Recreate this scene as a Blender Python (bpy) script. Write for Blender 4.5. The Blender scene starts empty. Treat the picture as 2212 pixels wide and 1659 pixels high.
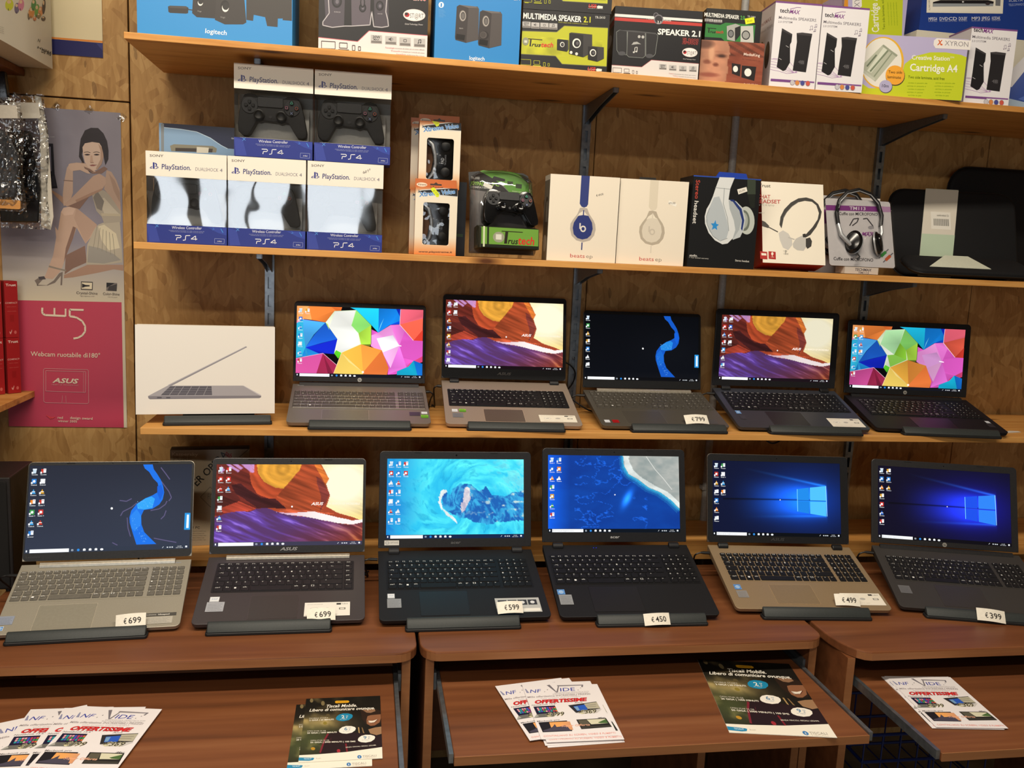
import bpy, bmesh, math, random
import numpy as np
from mathutils import Vector, Matrix
from mathutils.geometry import tessellate_polygon
R = math.radians
SC = bpy.context.scene
COL = SC.collection
random.seed(7)
G = 1.57                      # height of the camera above the floor; heights below are given from the camera

# ---------------------------------------------------------------- camera
FPX, YAW, PITCH, ROLL, DIST = 1873.5, .171998, .149863, .046411, 2.5
def cam_axes():
    cy, sy, cp, sp = math.cos(YAW), math.sin(YAW), math.cos(PITCH), math.sin(PITCH)
    f = Vector((sy*cp, cy*cp, -sp)); r = Vector((cy, -sy, 0)); u = r.cross(f)
    c, s = math.cos(ROLL), math.sin(ROLL)
    return c*r+s*u, -s*r+c*u, f
CR, CU, CF = cam_axes()
CP = Vector((0, -DIST, G))
cam = bpy.data.objects.new('camera', bpy.data.cameras.new('camera'))
COL.objects.link(cam)
cam.data.sensor_width = 36; cam.data.sensor_fit = 'HORIZONTAL'; cam.data.lens = FPX/2212*36
cam.data.clip_start = .05
cam.matrix_world = Matrix.Translation(CP) @ Matrix((CR, CU, -CF)).transposed().to_4x4()
SC.camera = cam

# ---------------------------------------------------------------- light and exposure
SC.view_settings.view_transform = 'Standard'; SC.view_settings.look = 'None'
SC.view_settings.exposure = 0.0; SC.view_settings.gamma = 1; SC.view_settings.use_curve_mapping = False
SC.cycles.max_bounces = 6; SC.cycles.transparent_max_bounces = 12
SC.cycles.caustics_reflective = False; SC.cycles.caustics_refractive = False
W = bpy.data.worlds.new('world'); SC.world = W; W.use_nodes = True
W.node_tree.nodes['Background'].inputs[0].default_value = (1, .95, .88, 1)
W.node_tree.nodes['Background'].inputs[1].default_value = .05
def area(name, loc, target, sx, sy, power, col):
    l = bpy.data.lights.new(name, 'AREA'); l.shape = 'RECTANGLE'; l.size = sx; l.size_y = sy; l.energy = power; l.color = col
    o = bpy.data.objects.new(name, l); COL.objects.link(o); o.location = loc
    o.rotation_euler = (Vector(target)-Vector(loc)).to_track_quat('-Z', 'Z').to_euler()
    return o
WARM = (1, .89, .73)
area('ceiling_tube_near', (-.05, -1.5, 2.98), (-.05, -1.3, 0), 2.9, .14, 70, WARM)
area('ceiling_tube_middle', (-.6, -3.4, 2.98), (-.6, -3.0, 0), 1.5, .14, 40, WARM)
for xa, xb in ((-1.75, -1.42), (-1.24, -1.04), (-.99, -.72), (-.53, .02)):      # daylight through the panes of the shop front
    area('shop_window_pane', ((xa+xb)/2, -6.4, 1.25), ((xa+xb)/2, 0, 1.25), xb-xa, 1.9, 12.5*1.9*(xb-xa), (.86, .93, 1))

# ---------------------------------------------------------------- helpers: colours, materials
def lin(h):
    if isinstance(h, str):
        h = h.lstrip('#'); h = [int(h[i:i+2], 16)/255 for i in (0, 2, 4)]
    return tuple(c/12.92 if c <= .04045 else ((c+.055)/1.055)**2.4 for c in h)
MATS = {}
def nodes(name):
    m = bpy.data.materials.new(name); m.use_nodes = True
    nt = m.node_tree; b = nt.nodes['Principled BSDF']
    return m, nt, b
def N(nt, kind, **kw):
    n = nt.nodes.new(kind)
    for k, v in kw.items():
        if k.startswith('i_'): n.inputs[k[2:].replace('_', ' ')].default_value = v
        else: setattr(n, k, v)
    return n
def mat(name, col='#808080', rough=.5, metal=0, spec=.5, grain=.06, gscale=180, bump=0, coat=0):
    """plain procedural surface: base colour with a fine noise in tone and gloss"""
    if name in MATS: return MATS[name]
    m, nt, b = nodes(name)
    c = lin(col)
    tc = N(nt, 'ShaderNodeTexCoord'); no = N(nt, 'ShaderNodeTexNoise'); no.inputs['Scale'].default_value = gscale
    no.inputs['Detail'].default_value = 3
    nt.links.new(tc.outputs['Object'], no.inputs['Vector'])
    ra = N(nt, 'ShaderNodeValToRGB')
    ra.color_ramp.elements[0].color = tuple(x*(1-grain*2) for x in c)+(1,)
    ra.color_ramp.elements[1].color = tuple(min(1, x*(1+grain*2)) for x in c)+(1,)
    ra.color_ramp.elements[0].position = .3; ra.color_ramp.elements[1].position = .7
    nt.links.new(no.outputs['Fac'], ra.inputs['Fac']); nt.links.new(ra.outputs['Color'], b.inputs['Base Color'])
    b.inputs['Roughness'].default_value = rough; b.inputs['Metallic'].default_value = metal
    b.inputs['Specular IOR Level'].default_value = spec; b.inputs['Coat Weight'].default_value = coat
    b.inputs['Coat Roughness'].default_value = .08
    if bump:
        bp = N(nt, 'ShaderNodeBump'); bp.inputs['Strength'].default_value = bump; bp.inputs['Distance'].default_value = .002
        nt.links.new(no.outputs['Fac'], bp.inputs['Height']); nt.links.new(bp.outputs['Normal'], b.inputs['Normal'])
    MATS[name] = m
    return m
def wood(name, cols, stretch=(1.2, 16, 16), rough=.5, rings=6, knots=0, spec=.3, wave=.55):
    m, nt, b = nodes(name)
    tc = N(nt, 'ShaderNodeTexCoord'); mp = N(nt, 'ShaderNodeMapping'); mp.inputs['Scale'].default_value = stretch
    nt.links.new(tc.outputs['Object'], mp.inputs['Vector'])
    n1 = N(nt, 'ShaderNodeTexNoise'); n1.inputs['Scale'].default_value = 1.4; n1.inputs['Detail'].default_value = 6; n1.inputs['Distortion'].default_value = .6
    n2 = N(nt, 'ShaderNodeTexNoise'); n2.inputs['Scale'].default_value = rings; n2.inputs['Detail'].default_value = 4
    nt.links.new(mp.outputs[0], n1.inputs['Vector']); nt.links.new(mp.outputs[0], n2.inputs['Vector'])
    mx = N(nt, 'ShaderNodeMath', operation='MULTIPLY_ADD'); mx.inputs[1].default_value = wave
    sb = N(nt, 'ShaderNodeMath', operation='MULTIPLY'); sb.inputs[1].default_value = 1-wave
    nt.links.new(n2.outputs['Fac'], sb.inputs[0]); nt.links.new(n1.outputs['Fac'], mx.inputs[0]); nt.links.new(sb.outputs[0], mx.inputs[2])
    ra = N(nt, 'ShaderNodeValToRGB'); el = ra.color_ramp.elements
    ps = np.linspace(.3, .7, len(cols))
    el[0].position = ps[0]; el[0].color = lin(cols[0])+(1,); el[1].position = ps[-1]; el[1].color = lin(cols[-1])+(1,)
    for p, c in list(zip(ps, cols))[1:-1]:
        e = el.new(float(p)); e.color = lin(c)+(1,)
    nt.links.new(mx.outputs[0], ra.inputs['Fac'])
    out = ra.outputs['Color']
    if knots:
        mk = N(nt, 'ShaderNodeMapping'); mk.inputs['Scale'].default_value = (3.2, 9, 9)
        nt.links.new(tc.outputs['Object'], mk.inputs['Vector'])
        vo = N(nt, 'ShaderNodeTexVoronoi'); vo.inputs['Scale'].default_value = 1.0
        nt.links.new(mk.outputs[0], vo.inputs['Vector'])
        kr = N(nt, 'ShaderNodeValToRGB'); kr.color_ramp.elements[0].position = .04; kr.color_ramp.elements[1].position = .16
        kr.color_ramp.elements[0].color = (1, 1, 1, 1); kr.color_ramp.elements[1].color = (0, 0, 0, 1)
        nt.links.new(vo.outputs['Distance'], kr.inputs['Fac'])
        mi = N(nt, 'ShaderNodeMix', data_type='RGBA'); mi.inputs[7].default_value = lin(knots)+(1,)
        nt.links.new(kr.outputs['Color'], mi.inputs[0]); nt.links.new(out, mi.inputs[6]); out = mi.outputs[2]
    nt.links.new(out, b.inputs['Base Color']); b.inputs['Roughness'].default_value = rough; b.inputs['Specular IOR Level'].default_value = spec
    MATS[name] = m
    return m
def osb(name, cols):
    """oriented strand board: three layers of long flakes in different directions, dark knots of bark"""
    m, nt, b = nodes(name)
    tc = N(nt, 'ShaderNodeTexCoord')
    wn = N(nt, 'ShaderNodeTexNoise'); wn.inputs['Scale'].default_value = 6; wn.inputs['Detail'].default_value = 2
    nt.links.new(tc.outputs['Object'], wn.inputs['Vector'])
    ad = N(nt, 'ShaderNodeVectorMath', operation='MULTIPLY_ADD'); ad.inputs[1].default_value = (.06, .06, .06)
    nt.links.new(wn.outputs['Color'], ad.inputs[0]); nt.links.new(tc.outputs['Object'], ad.inputs[2])
    lays = []
    for ang, sc, seed in ((8, (52, 1, 13), 0), (-38, (46, 1, 12), 3.3), (55, (40, 1, 13), 7.1)):
        rt = N(nt, 'ShaderNodeVectorRotate', rotation_type='Y_AXIS'); rt.inputs['Angle'].default_value = R(ang)
        nt.links.new(ad.outputs[0], rt.inputs['Vector'])
        mp = N(nt, 'ShaderNodeMapping'); mp.inputs['Scale'].default_value = sc; mp.inputs['Location'].default_value = (seed, 0, seed)
        nt.links.new(rt.outputs[0], mp.inputs['Vector'])
        vo = N(nt, 'ShaderNodeTexVoronoi', voronoi_dimensions='3D'); vo.inputs['Scale'].default_value = 1; vo.inputs['Randomness'].default_value = 1
        nt.links.new(mp.outputs[0], vo.inputs['Vector'])
        sp = N(nt, 'ShaderNodeSeparateColor'); nt.links.new(vo.outputs['Color'], sp.inputs[0]); lays.append((sp, vo))
    # pick a layer per region by comparing the random values
    m1 = N(nt, 'ShaderNodeMath', operation='GREATER_THAN'); nt.links.new(lays[1][0].outputs[1], m1.inputs[0]); m1.inputs[1].default_value = .55
    m2 = N(nt, 'ShaderNodeMath', operation='GREATER_THAN'); nt.links.new(lays[2][0].outputs[1], m2.inputs[0]); m2.inputs[1].default_value = .72
    x1 = N(nt, 'ShaderNodeMix'); nt.links.new(m1.outputs[0], x1.inputs[0]); nt.links.new(lays[0][0].outputs[0], x1.inputs[2]); nt.links.new(lays[1][0].outputs[0], x1.inputs[3])
    x2 = N(nt, 'ShaderNodeMix'); nt.links.new(m2.outputs[0], x2.inputs[0]); nt.links.new(x1.outputs[0], x2.inputs[2]); nt.links.new(lays[2][0].outputs[0], x2.inputs[3])
    fn = N(nt, 'ShaderNodeTexNoise'); fn.inputs['Scale'].default_value = 1; fn.inputs['Detail'].default_value = 5
    mf = N(nt, 'ShaderNodeMapping'); mf.inputs['Scale'].default_value = (130, 10, 14); nt.links.new(ad.outputs[0], mf.inputs['Vector']); nt.links.new(mf.outputs[0], fn.inputs['Vector'])
    mm = N(nt, 'ShaderNodeMath', operation='MULTIPLY_ADD'); mm.inputs[1].default_value = .62; nt.links.new(fn.outputs['Fac'], mm.inputs[0])
    m3 = N(nt, 'ShaderNodeMath', operation='MULTIPLY'); m3.inputs[1].default_value = .40; nt.links.new(x2.outputs[0], m3.inputs[0]); nt.links.new(m3.outputs[0], mm.inputs[2])
    ra = N(nt, 'ShaderNodeValToRGB'); el = ra.color_ramp.elements
    el[0].position = .12; el[0].color = lin(cols[0])+(1,); el[1].position = .85; el[1].color = lin(cols[3])+(1,)
    for p, c in ((.34, cols[1]), (.6, cols[2])):
        e = el.new(p); e.color = lin(c)+(1,)
    nt.links.new(mm.outputs[0], ra.inputs['Fac'])
    # bark chips
    vk = N(nt, 'ShaderNodeTexVoronoi'); vk.inputs['Scale'].default_value = 1
    mk = N(nt, 'ShaderNodeMapping'); mk.inputs['Scale'].default_value = (46, 5, 14); nt.links.new(ad.outputs[0], mk.inputs['Vector']); nt.links.new(mk.outputs[0], vk.inputs['Vector'])
    sk = N(nt, 'ShaderNodeSeparateColor'); nt.links.new(vk.outputs['Color'], sk.inputs[0])
    g1 = N(nt, 'ShaderNodeMath', operation='GREATER_THAN'); g1.inputs[1].default_value = .86; nt.links.new(sk.outputs[0], g1.inputs[0])
    g2 = N(nt, 'ShaderNodeMath', operation='LESS_THAN'); g2.inputs[1].default_value = .27; nt.links.new(vk.outputs['Distance'], g2.inputs[0])
    g3 = N(nt, 'ShaderNodeMath', operation='MULTIPLY'); nt.links.new(g1.outputs[0], g3.inputs[0]); nt.links.new(g2.outputs[0], g3.inputs[1])
    g4 = N(nt, 'ShaderNodeMath', operation='MULTIPLY'); g4.inputs[1].default_value = .42; nt.links.new(g3.outputs[0], g4.inputs[0])
    mi = N(nt, 'ShaderNodeMix', data_type='RGBA'); mi.inputs[7].default_value = lin('#4a2c14')+(1,)
    nt.links.new(g4.outputs[0], mi.inputs[0]); nt.links.new(ra.outputs['Color'], mi.inputs[6])
    nt.links.new(mi.outputs[2], b.inputs['Base Color']); b.inputs['Roughness'].default_value = .55; b.inputs['Specular IOR Level'].default_value = .3
    bp = N(nt, 'ShaderNodeBump'); bp.inputs['Strength'].default_value = .25; bp.inputs['Distance'].default_value = .001
    nt.links.new(mm.outputs[0], bp.inputs['Height']); nt.links.new(bp.outputs['Normal'], b.inputs['Normal'])
    MATS[name] = m
    return m
def print_mat(name, rough, spec=.4, emit=0, coat=0):
    """printed sheet or lit screen: the ink colour is stored per printed shape"""
    m, nt, b = nodes(name)
    at = N(nt, 'ShaderNodeAttribute', attribute_name='Ink')
    if emit:
        b.inputs['Base Color'].default_value = (.004, .004, .005, 1)
        nt.links.new(at.outputs['Color'], b.inputs['Emission Color']); b.inputs['Emission Strength'].default_value = emit
    else:
        nt.links.new(at.outputs['Color'], b.inputs['Base Color'])
    b.inputs['Roughness'].default_value = rough; b.inputs['Specular IOR Level'].default_value = spec
    b.inputs['Coat Weight'].default_value = coat; b.inputs['Coat Roughness'].default_value = .06
    MATS[name] = m
    return m
def clear_plastic(name, rough=.04, refl=.1, tint=(1, 1, 1), wrinkle=0, wscale=30):
    m, nt, b = nodes(name); nt.nodes.remove(b)
    tr = N(nt, 'ShaderNodeBsdfTransparent'); tr.inputs[0].default_value = tint+(1,)
    gl = N(nt, 'ShaderNodeBsdfGlossy'); gl.inputs['Roughness'].default_value = rough
    lw = N(nt, 'ShaderNodeLayerWeight'); lw.inputs['Blend'].default_value = .25
    ma = N(nt, 'ShaderNodeMath', operation='MULTIPLY_ADD'); ma.inputs[1].default_value = .7; ma.inputs[2].default_value = refl; ma.use_clamp = True
    nt.links.new(lw.outputs['Fresnel'], ma.inputs[0])
    mx = N(nt, 'ShaderNodeMixShader'); nt.links.new(ma.outputs[0], mx.inputs[0]); nt.links.new(tr.outputs[0], mx.inputs[1]); nt.links.new(gl.outputs[0], mx.inputs[2])
    nt.links.new(mx.outputs[0], nt.nodes['Material Output'].inputs[0])
    if wrinkle:
        tc = N(nt, 'ShaderNodeTexCoord'); no = N(nt, 'ShaderNodeTexNoise'); no.inputs['Scale'].default_value = wscale; no.inputs['Detail'].default_value = 1
        oi = N(nt, 'ShaderNodeObjectInfo'); ad = N(nt, 'ShaderNodeVectorMath', operation='MULTIPLY_ADD'); ad.inputs[1].default_value = (9, 9, 9)   # every film creased its own way
        nt.links.new(oi.outputs['Random'], ad.inputs[0]); nt.links.new(tc.outputs['Object'], ad.inputs[2]); nt.links.new(ad.outputs[0], no.inputs['Vector'])
        bp = N(nt, 'ShaderNodeBump'); bp.inputs['Strength'].default_value = wrinkle; bp.inputs['Distance'].default_value = .01
        nt.links.new(no.outputs['Fac'], bp.inputs['Height']); nt.links.new(bp.outputs['Normal'], gl.inputs['Normal']); nt.links.new(bp.outputs['Normal'], lw.inputs['Normal'])
    MATS[name] = m
    return m

# ---------------------------------------------------------------- helpers: geometry
def rrect(x0, x1, y0, y1, r, n=5, corners=(1, 1, 1, 1)):
    """rounded rectangle, counter-clockwise; corners: bottom-left, bottom-right, top-right, top-left"""
    out = []
    for (cx, cy, a, on) in ((x0, y0, 180, corners[0]), (x1, y0, 270, corners[1]), (x1, y1, 0, corners[2]), (x0, y1, 90, corners[3])):
        if not on or r <= 0: out.append((cx, cy)); continue
        ox = cx+r if cx == x0 else cx-r; oy = cy+r if cy == y0 else cy-r
        for i in range(n+1):
            t = R(a+90*i/n); out.append((ox+r*math.cos(t), oy+r*math.sin(t)))
    return out
class MB:
    """collects shapes for ONE mesh"""
    def __init__(s): s.v = []; s.f = []; s.m = []
    def add(s, vs, fs, m=0):
        n = len(s.v); s.v += [tuple(v) for v in vs]; s.f += [tuple(i+n for i in f) for f in fs]; s.m += [m]*len(fs); return s
    def box(s, x0, x1, y0, y1, z0, z1, m=0):
        v = [(x, y, z) for z in (z0, z1) for y in (y0, y1) for x in (x0, x1)]
        return s.add(v, [(0, 2, 3, 1), (4, 5, 7, 6), (0, 1, 5, 4), (2, 6, 7, 3), (0, 4, 6, 2), (1, 3, 7, 5)], m)
    def prism(s, pts, a, b, ax='z', m=0):
        """outline (counter-clockwise) extruded from a to b; ax 'z': (x,y), 'y': (x,z), 'x': (y,z)"""
        k = len(pts)
        if ax == 'z': P = lambda p, t: (p[0], p[1], t)
        elif ax == 'x': P = lambda p, t: (t, p[0], p[1])
        else: P = lambda p, t: (p[0], t, p[1])
        if ax == 'y': a, b = b, a
        v = [P(p, a) for p in pts]+[P(p, b) for p in pts]
        tri = tessellate_polygon([[Vector((p[0], p[1], 0)) for p in pts]]) if k > 4 and not convex(pts) else None
        f = []
        if tri:
            for t in tri:
                q = [pts[i] for i in t]
                ar = (q[1][0]-q[0][0])*(q[2][1]-q[0][1])-(q[2][0]-q[0][0])*(q[1][1]-q[0][1])
                t = t if ar > 0 else t[::-1]
                f += [tuple(i+k for i in t), tuple(t[::-1])]
        else: f += [tuple(range(k, 2*k)), tuple(range(k-1, -1, -1))]
        f += [(i, (i+1) % k, (i+1) % k+k, i+k) for i in range(k)]
        return s.add(v, f, m)
    def tube(s, pts, r, n=8, m=0, cap=True):
        pts = [Vector(p) for p in pts]; rs = r if isinstance(r, (list, tuple)) else [r]*len(pts); vs = []
        u = None
        for i, p in enumerate(pts):
            d = (pts[min(i+1, len(pts)-1)]-pts[max(i-1, 0)]).normalized()
            if u is None: u = d.orthogonal().normalized()
            u = (u-d*u.dot(d)).normalized(); w = d.cross(u)
            vs += [p+(u*math.cos(2*math.pi*j/n)+w*math.sin(2*math.pi*j/n))*rs[i] for j in range(n)]
        k = len(pts)
        fs = [(i*n+j, i*n+(j+1) % n, (i+1)*n+(j+1) % n, (i+1)*n+j) for i in range(k-1) for j in range(n)]
        if cap: fs += [tuple(range(n-1, -1, -1)), tuple((k-1)*n+j for j in range(n))]
        return s.add(vs, fs, m)
    def lathe(s, prof, c=(0, 0, 0), n=20, ax='z', m=0):
        vs = []
        for r, h in prof:
            for j in range(n):
                a = 2*math.pi*j/n; x, y = r*math.cos(a), r*math.sin(a)
                vs.append((c[0]+x, c[1]+y, c[2]+h) if ax == 'z' else (c[0]+x, c[1]-h, c[2]+y))
        k = len(prof)
        fs = [(i*n+j, i*n+(j+1) % n, (i+1)*n+(j+1) % n, (i+1)*n+j) for i in range(k-1) for j in range(n)]
        fs += [tuple(range(n-1, -1, -1)), tuple((k-1)*n+j for j in range(n))]
        return s.add(vs, fs, m)
    def ring(s, out, inn, a, b, ax='y', m=0):
        """frame between two outlines of equal length, from a (front) to b"""
        k = len(out); P = (lambda p, t: (p[0], t, p[1])) if ax == 'y' else (lambda p, t: (p[0], p[1], t))
        if ax == 'z': a, b = b, a
        v = [P(p, a) for p in out]+[P(p, a) for p in inn]+[P(p, b) for p in out]+[P(p, b) for p in inn]
        f = []
        for i in range(k):
            j = (i+1) % k
            f += [(i, j, k+j, k+i), (2*k+i, 3*k+i, 3*k+j, 2*k+j), (i, 2*k+i, 2*k+j, j), (k+i, k+j, 3*k+j, 3*k+i)]
        return s.add(v, f, m)
    def build(s, name, mats, parent=None, loc=(0, 0, 0), rot=(0, 0, 0), bevel=0, seg=2, smooth=False):
        me = bpy.data.meshes.new(name); me.from_pydata(s.v, [], s.f)
        for mm in (mats if isinstance(mats, (list, tuple)) else [mats]): me.materials.append(mm)
        if any(s.m): me.polygons.foreach_set('material_index', s.m)
        if bevel:
            bm = bmesh.new(); bm.from_mesh(me); bmesh.ops.remove_doubles(bm, verts=bm.verts, dist=1e-6)
            es = [e for e in bm.edges if len(e.link_faces) == 2 and e.calc_face_angle(0) > R(35)]
            bmesh.ops.bevel(bm, geom=es, offset=bevel, segments=seg, affect='EDGES', profile=.5, clamp_overlap=True)
            bm.to_mesh(me); bm.free()
        if smooth:
            me.polygons.foreach_set('use_smooth', [True]*len(me.polygons))
            me.set_sharp_from_angle(angle=R(40))
        me.update()
        o = bpy.data.objects.new(name, me); COL.objects.link(o)
        if parent: o.parent = parent
        o.location = loc; o.rotation_euler = rot
        return o
def convex(p):
    n = len(p); s = 0
    for i in range(n):
        a, b, c = p[i], p[(i+1) % n], p[(i+2) % n]
        z = (b[0]-a[0])*(c[1]-b[1])-(b[1]-a[1])*(c[0]-b[0])
        if abs(z) > 1e-12:
            if s and (z > 0) != (s > 0): return False
            s = z
    return True
def tag(o, label=None, cat=None, group=None, kind=None):
    for k, v in (('label', label), ('category', cat), ('group', group), ('kind', kind)):
        if v: o[k] = v
    return o
def thing(name, label, cat, loc, rz=0, group=None):
    o = bpy.data.objects.new(name, None); COL.objects.link(o); o.empty_display_size = .05
    o.location = loc; o.rotation_euler = (0, 0, rz)
    return tag(o, label, cat, group)
def box_mesh(x0, x1, y0, y1, z0, z1): return MB().box(x0, x1, y0, y1, z0, z1)

# ---------------------------------------------------------------- helpers: flat print
def img_pt(p):
    """pixel of the 2212 x 1659 photograph at which a point of the scene appears (used to trace artwork onto flat faces)"""
    q = Vector(p)-CP; z = q.dot(CF)
    return (1106+FPX*q.dot(CR)/z, 829.5-FPX*q.dot(CU)/z)
def on_plane(x, y, axis, val):
    d = CF+CR*((x-1106)/FPX)-CU*((y-829.5)/FPX)
    return CP+d*((val-CP[axis])/d[axis])
def homog(src, dst):
    A, b = [], []
    for (x, y), (u, v) in zip(src, dst):
        A.append([x, y, 1, 0, 0, 0, -u*x, -u*y]); b.append(u); A.append([0, 0, 0, x, y, 1, -v*x, -v*y]); b.append(v)
    h = np.linalg.solve(np.array(A, float), np.array(b, float)); return np.append(h, 1).reshape(3, 3)
_tc = {}
_rv = np.random.RandomState(5)
def glyphs(t, bold=0, shear=0):
    k = (t, bold, shear)
    if k not in _tc:
        cu = bpy.data.curves.new('t', 'FONT'); cu.body = t; cu.size = 1; cu.offset = bold; cu.shear = shear; cu.resolution_u = 2
        cu.dimensions = '2D'; cu.fill_mode = 'BOTH'
        ob = bpy.data.objects.new('t', cu); me = ob.to_mesh()
        v = np.array([q.co[:2] for q in me.vertices]) if len(me.vertices) else np.zeros((0, 2))
        f = [tuple(p.vertices) for p in me.polygons]
        ob.to_mesh_clear(); bpy.data.objects.remove(ob); bpy.data.curves.remove(cu)
        _tc[k] = (v, f)
    return _tc[k]
class Print:
    """flat artwork on a w x h face (x right, z up); shapes are given in the pixels of a zoomed view of the photograph"""
    def __init__(s, w, h, quad=None):
        s.w, s.h = w, h; s.V = []; s.F = []; s.C = []; s.n = 0
        s.H = homog(quad, [(0, h), (w, h), (w, 0), (0, 0)]) if quad else homog([(0, 0), (1, 0), (1, 1), (0, 1)], [(0, h), (w, h), (w, 0), (0, 0)])
    def uv(s, p):
        q = s.H @ np.array([p[0], p[1], 1.]); return (q[0]/q[2], q[1]/q[2])
    def raw(s, uvs, faces, col):
        y = -.0003-s.n*2e-5; s.n += 1; n = len(s.V)
        s.V += [(u-s.w/2, y, v) for u, v in uvs]
        s.F += [tuple(i+n for i in f) for f in faces]
        c = lin(col)+(1,) if not isinstance(col, np.ndarray) else None
        s.C += [c]*len(uvs) if c else [tuple(q)+(1,) for q in col]
    def ngon(s, uvs, col, vary=0):
        tr = []
        for t in tessellate_polygon([[Vector((a, b, 0)) for a, b in uvs]]):
            q = [uvs[i] for i in t]
            ar = (q[1][0]-q[0][0])*(q[2][1]-q[0][1])-(q[2][0]-q[0][0])*(q[1][1]-q[0][1])
            tr.append(t if ar > 0 else t[::-1])
        if vary:
            c = np.array(lin(col)); k = 1+vary*(2*_rv.rand(len(uvs))-1); col = np.clip(c[None]*k[:, None], 0, 1)
        s.raw(uvs, tr, col); return s
    def poly(s, pts, col): return s.ngon([s.uv(p) for p in pts], col)
    def clip(s, pts, col, vary=0):
        """polygon limited to the face"""
        p = [s.uv(q) for q in pts]
        for ax, lim, sg in ((0, 0, 1), (0, s.w, -1), (1, 0, 1), (1, s.h, -1)):
            o = []
            for i in range(len(p)):
                a, b = p[i-1], p[i]; da, db = (a[ax]-lim)*sg, (b[ax]-lim)*sg
                if (da >= 0) != (db >= 0):
                    t = da/(da-db); o.append((a[0]+(b[0]-a[0])*t, a[1]+(b[1]-a[1])*t))
                if db >= 0: o.append(b)
            p = o
            if not p: return s
        return s.ngon(p, col, vary)
    def rect(s, x0, y0, x1, y1, col):
        a, b = s.uv((x0, y0)), s.uv((x1, y1))
        return s.R(a[0]/s.w, 1-a[1]/s.h, b[0]/s.w, 1-b[1]/s.h, col)
    def R(s, a, b, c, d, col):
        """rectangle in fractions of the face, from its top left corner"""
        u0, u1 = sorted((max(0, min(1, a)), max(0, min(1, c)))); v0, v1 = sorted((max(0, min(1, b)), max(0, min(1, d))))
        p = [(u0*s.w, (1-v1)*s.h), (u1*s.w, (1-v1)*s.h), (u1*s.w, (1-v0)*s.h), (u0*s.w, (1-v0)*s.h)]
        s.raw(p, [(0, 1, 2, 3)], col); return s
    def bg(s, col): return s.R(0, 0, 1, 1, col)
    def ell(s, cx, cy, rx, ry, col, rot=0, n=24):
        c, t = math.cos(R(rot)), math.sin(R(rot))
        return s.clip([(cx+rx*math.cos(a)*c-ry*math.sin(a)*t, cy+rx*math.cos(a)*t+ry*math.sin(a)*c) for a in [2*math.pi*i/n for i in range(n)]], col)
    def line(s, pts, wd, col):
        for a, b in zip(pts, pts[1:]):
            dx, dy = b[0]-a[0], b[1]-a[1]; l = math.hypot(dx, dy) or 1; nx, ny = -dy/l*wd/2, dx/l*wd/2
            s.clip([(a[0]+nx, a[1]+ny), (b[0]+nx, b[1]+ny), (b[0]-nx, b[1]-ny), (a[0]-nx, a[1]-ny)], col); s.n -= 1
        s.n += 1
        return s
    def text(s, t, x0, y0, x1, y1, hpx, col, bold=0, shear=0, out=None):
        """t written on the baseline from (x0,y0) to (x1,y1), capitals hpx high; out: outline colour"""
        if out: s.text(t, x0, y0, x1, y1, hpx, out, bold+.035, shear)
        v, f = glyphs(t, bold, shear)
        if not len(v): return s
        a, b = np.array(s.uv((x0, y0))), np.array(s.uv((x1, y1)))
        L = math.hypot(x1-x0, y1-y0) or 1
        c = np.array(s.uv((x0+(y1-y0)/L*hpx, y0-(x1-x0)/L*hpx)))
        ch = .727
        lo, hi = v[:, 0].min(), v[:, 0].max()
        ex = (b-a)/max(hi-lo, 1e-6); ey = (c-a)/ch
        p = a+np.outer(v[:, 0]-lo, ex)+np.outer(v[:, 1], ey)
        if ex[0]*ey[1]-ex[1]*ey[0] < 0: f = [q[::-1] for q in f]
        s.raw([tuple(q) for q in p], f, col); return s
    def image(s, fn, nx, ny, box=(0, 0, 1, 1)):
        """picture computed per point: fn(U, V) -> sRGB, U right and V down in fractions of the face"""
        U, V = np.meshgrid(np.linspace(box[0], box[2], nx), np.linspace(box[1], box[3], ny)); U, V = U.ravel(), V.ravel()
        c = np.clip(fn(U, V), 0, 1); c = np.where(c <= .04045, c/12.92, ((c+.055)/1.055)**2.4)
        f = [(j*nx+i, (j+1)*nx+i, (j+1)*nx+i+1, j*nx+i+1) for j in range(ny-1) for i in range(nx-1)]
        s.raw(list(zip(U*s.w, (1-V)*s.h)), f, c); return s
    def build(s, name, m, parent=None, loc=(0, 0, 0), rot=(0, 0, 0)):
        me = bpy.data.meshes.new(name); me.from_pydata(s.V, [], s.F)
        at = me.color_attributes.new('Ink', 'FLOAT_COLOR', 'POINT'); at.data.foreach_set('color', np.array(s.C, np.float32).ravel())
        me.materials.append(m); me.update()
        o = bpy.data.objects.new(name, me); COL.objects.link(o)
        if parent: o.parent = parent
        o.location = loc; o.rotation_euler = rot
        return o
def zoomed(quad, k): return [((x-k[1])/k[0], (y-k[2])/k[0]) for x, y in quad]
def face_quad(M, w, h, k):
    """corners of a face (x centred, z up in the frame M) in the pixels of the zoomed view k = (scale, left, top)"""
    return zoomed([img_pt(M @ Vector(p)) for p in ((-w/2, 0, h), (w/2, 0, h), (w/2, 0, 0), (-w/2, 0, 0))], k)
FULL = (1, 0, 0)
def frame(loc, rz, lean=0):
    return Matrix.Translation(loc) @ Matrix.Rotation(rz, 4, 'Z') @ Matrix.Rotation(-lean, 4, 'X')

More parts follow.
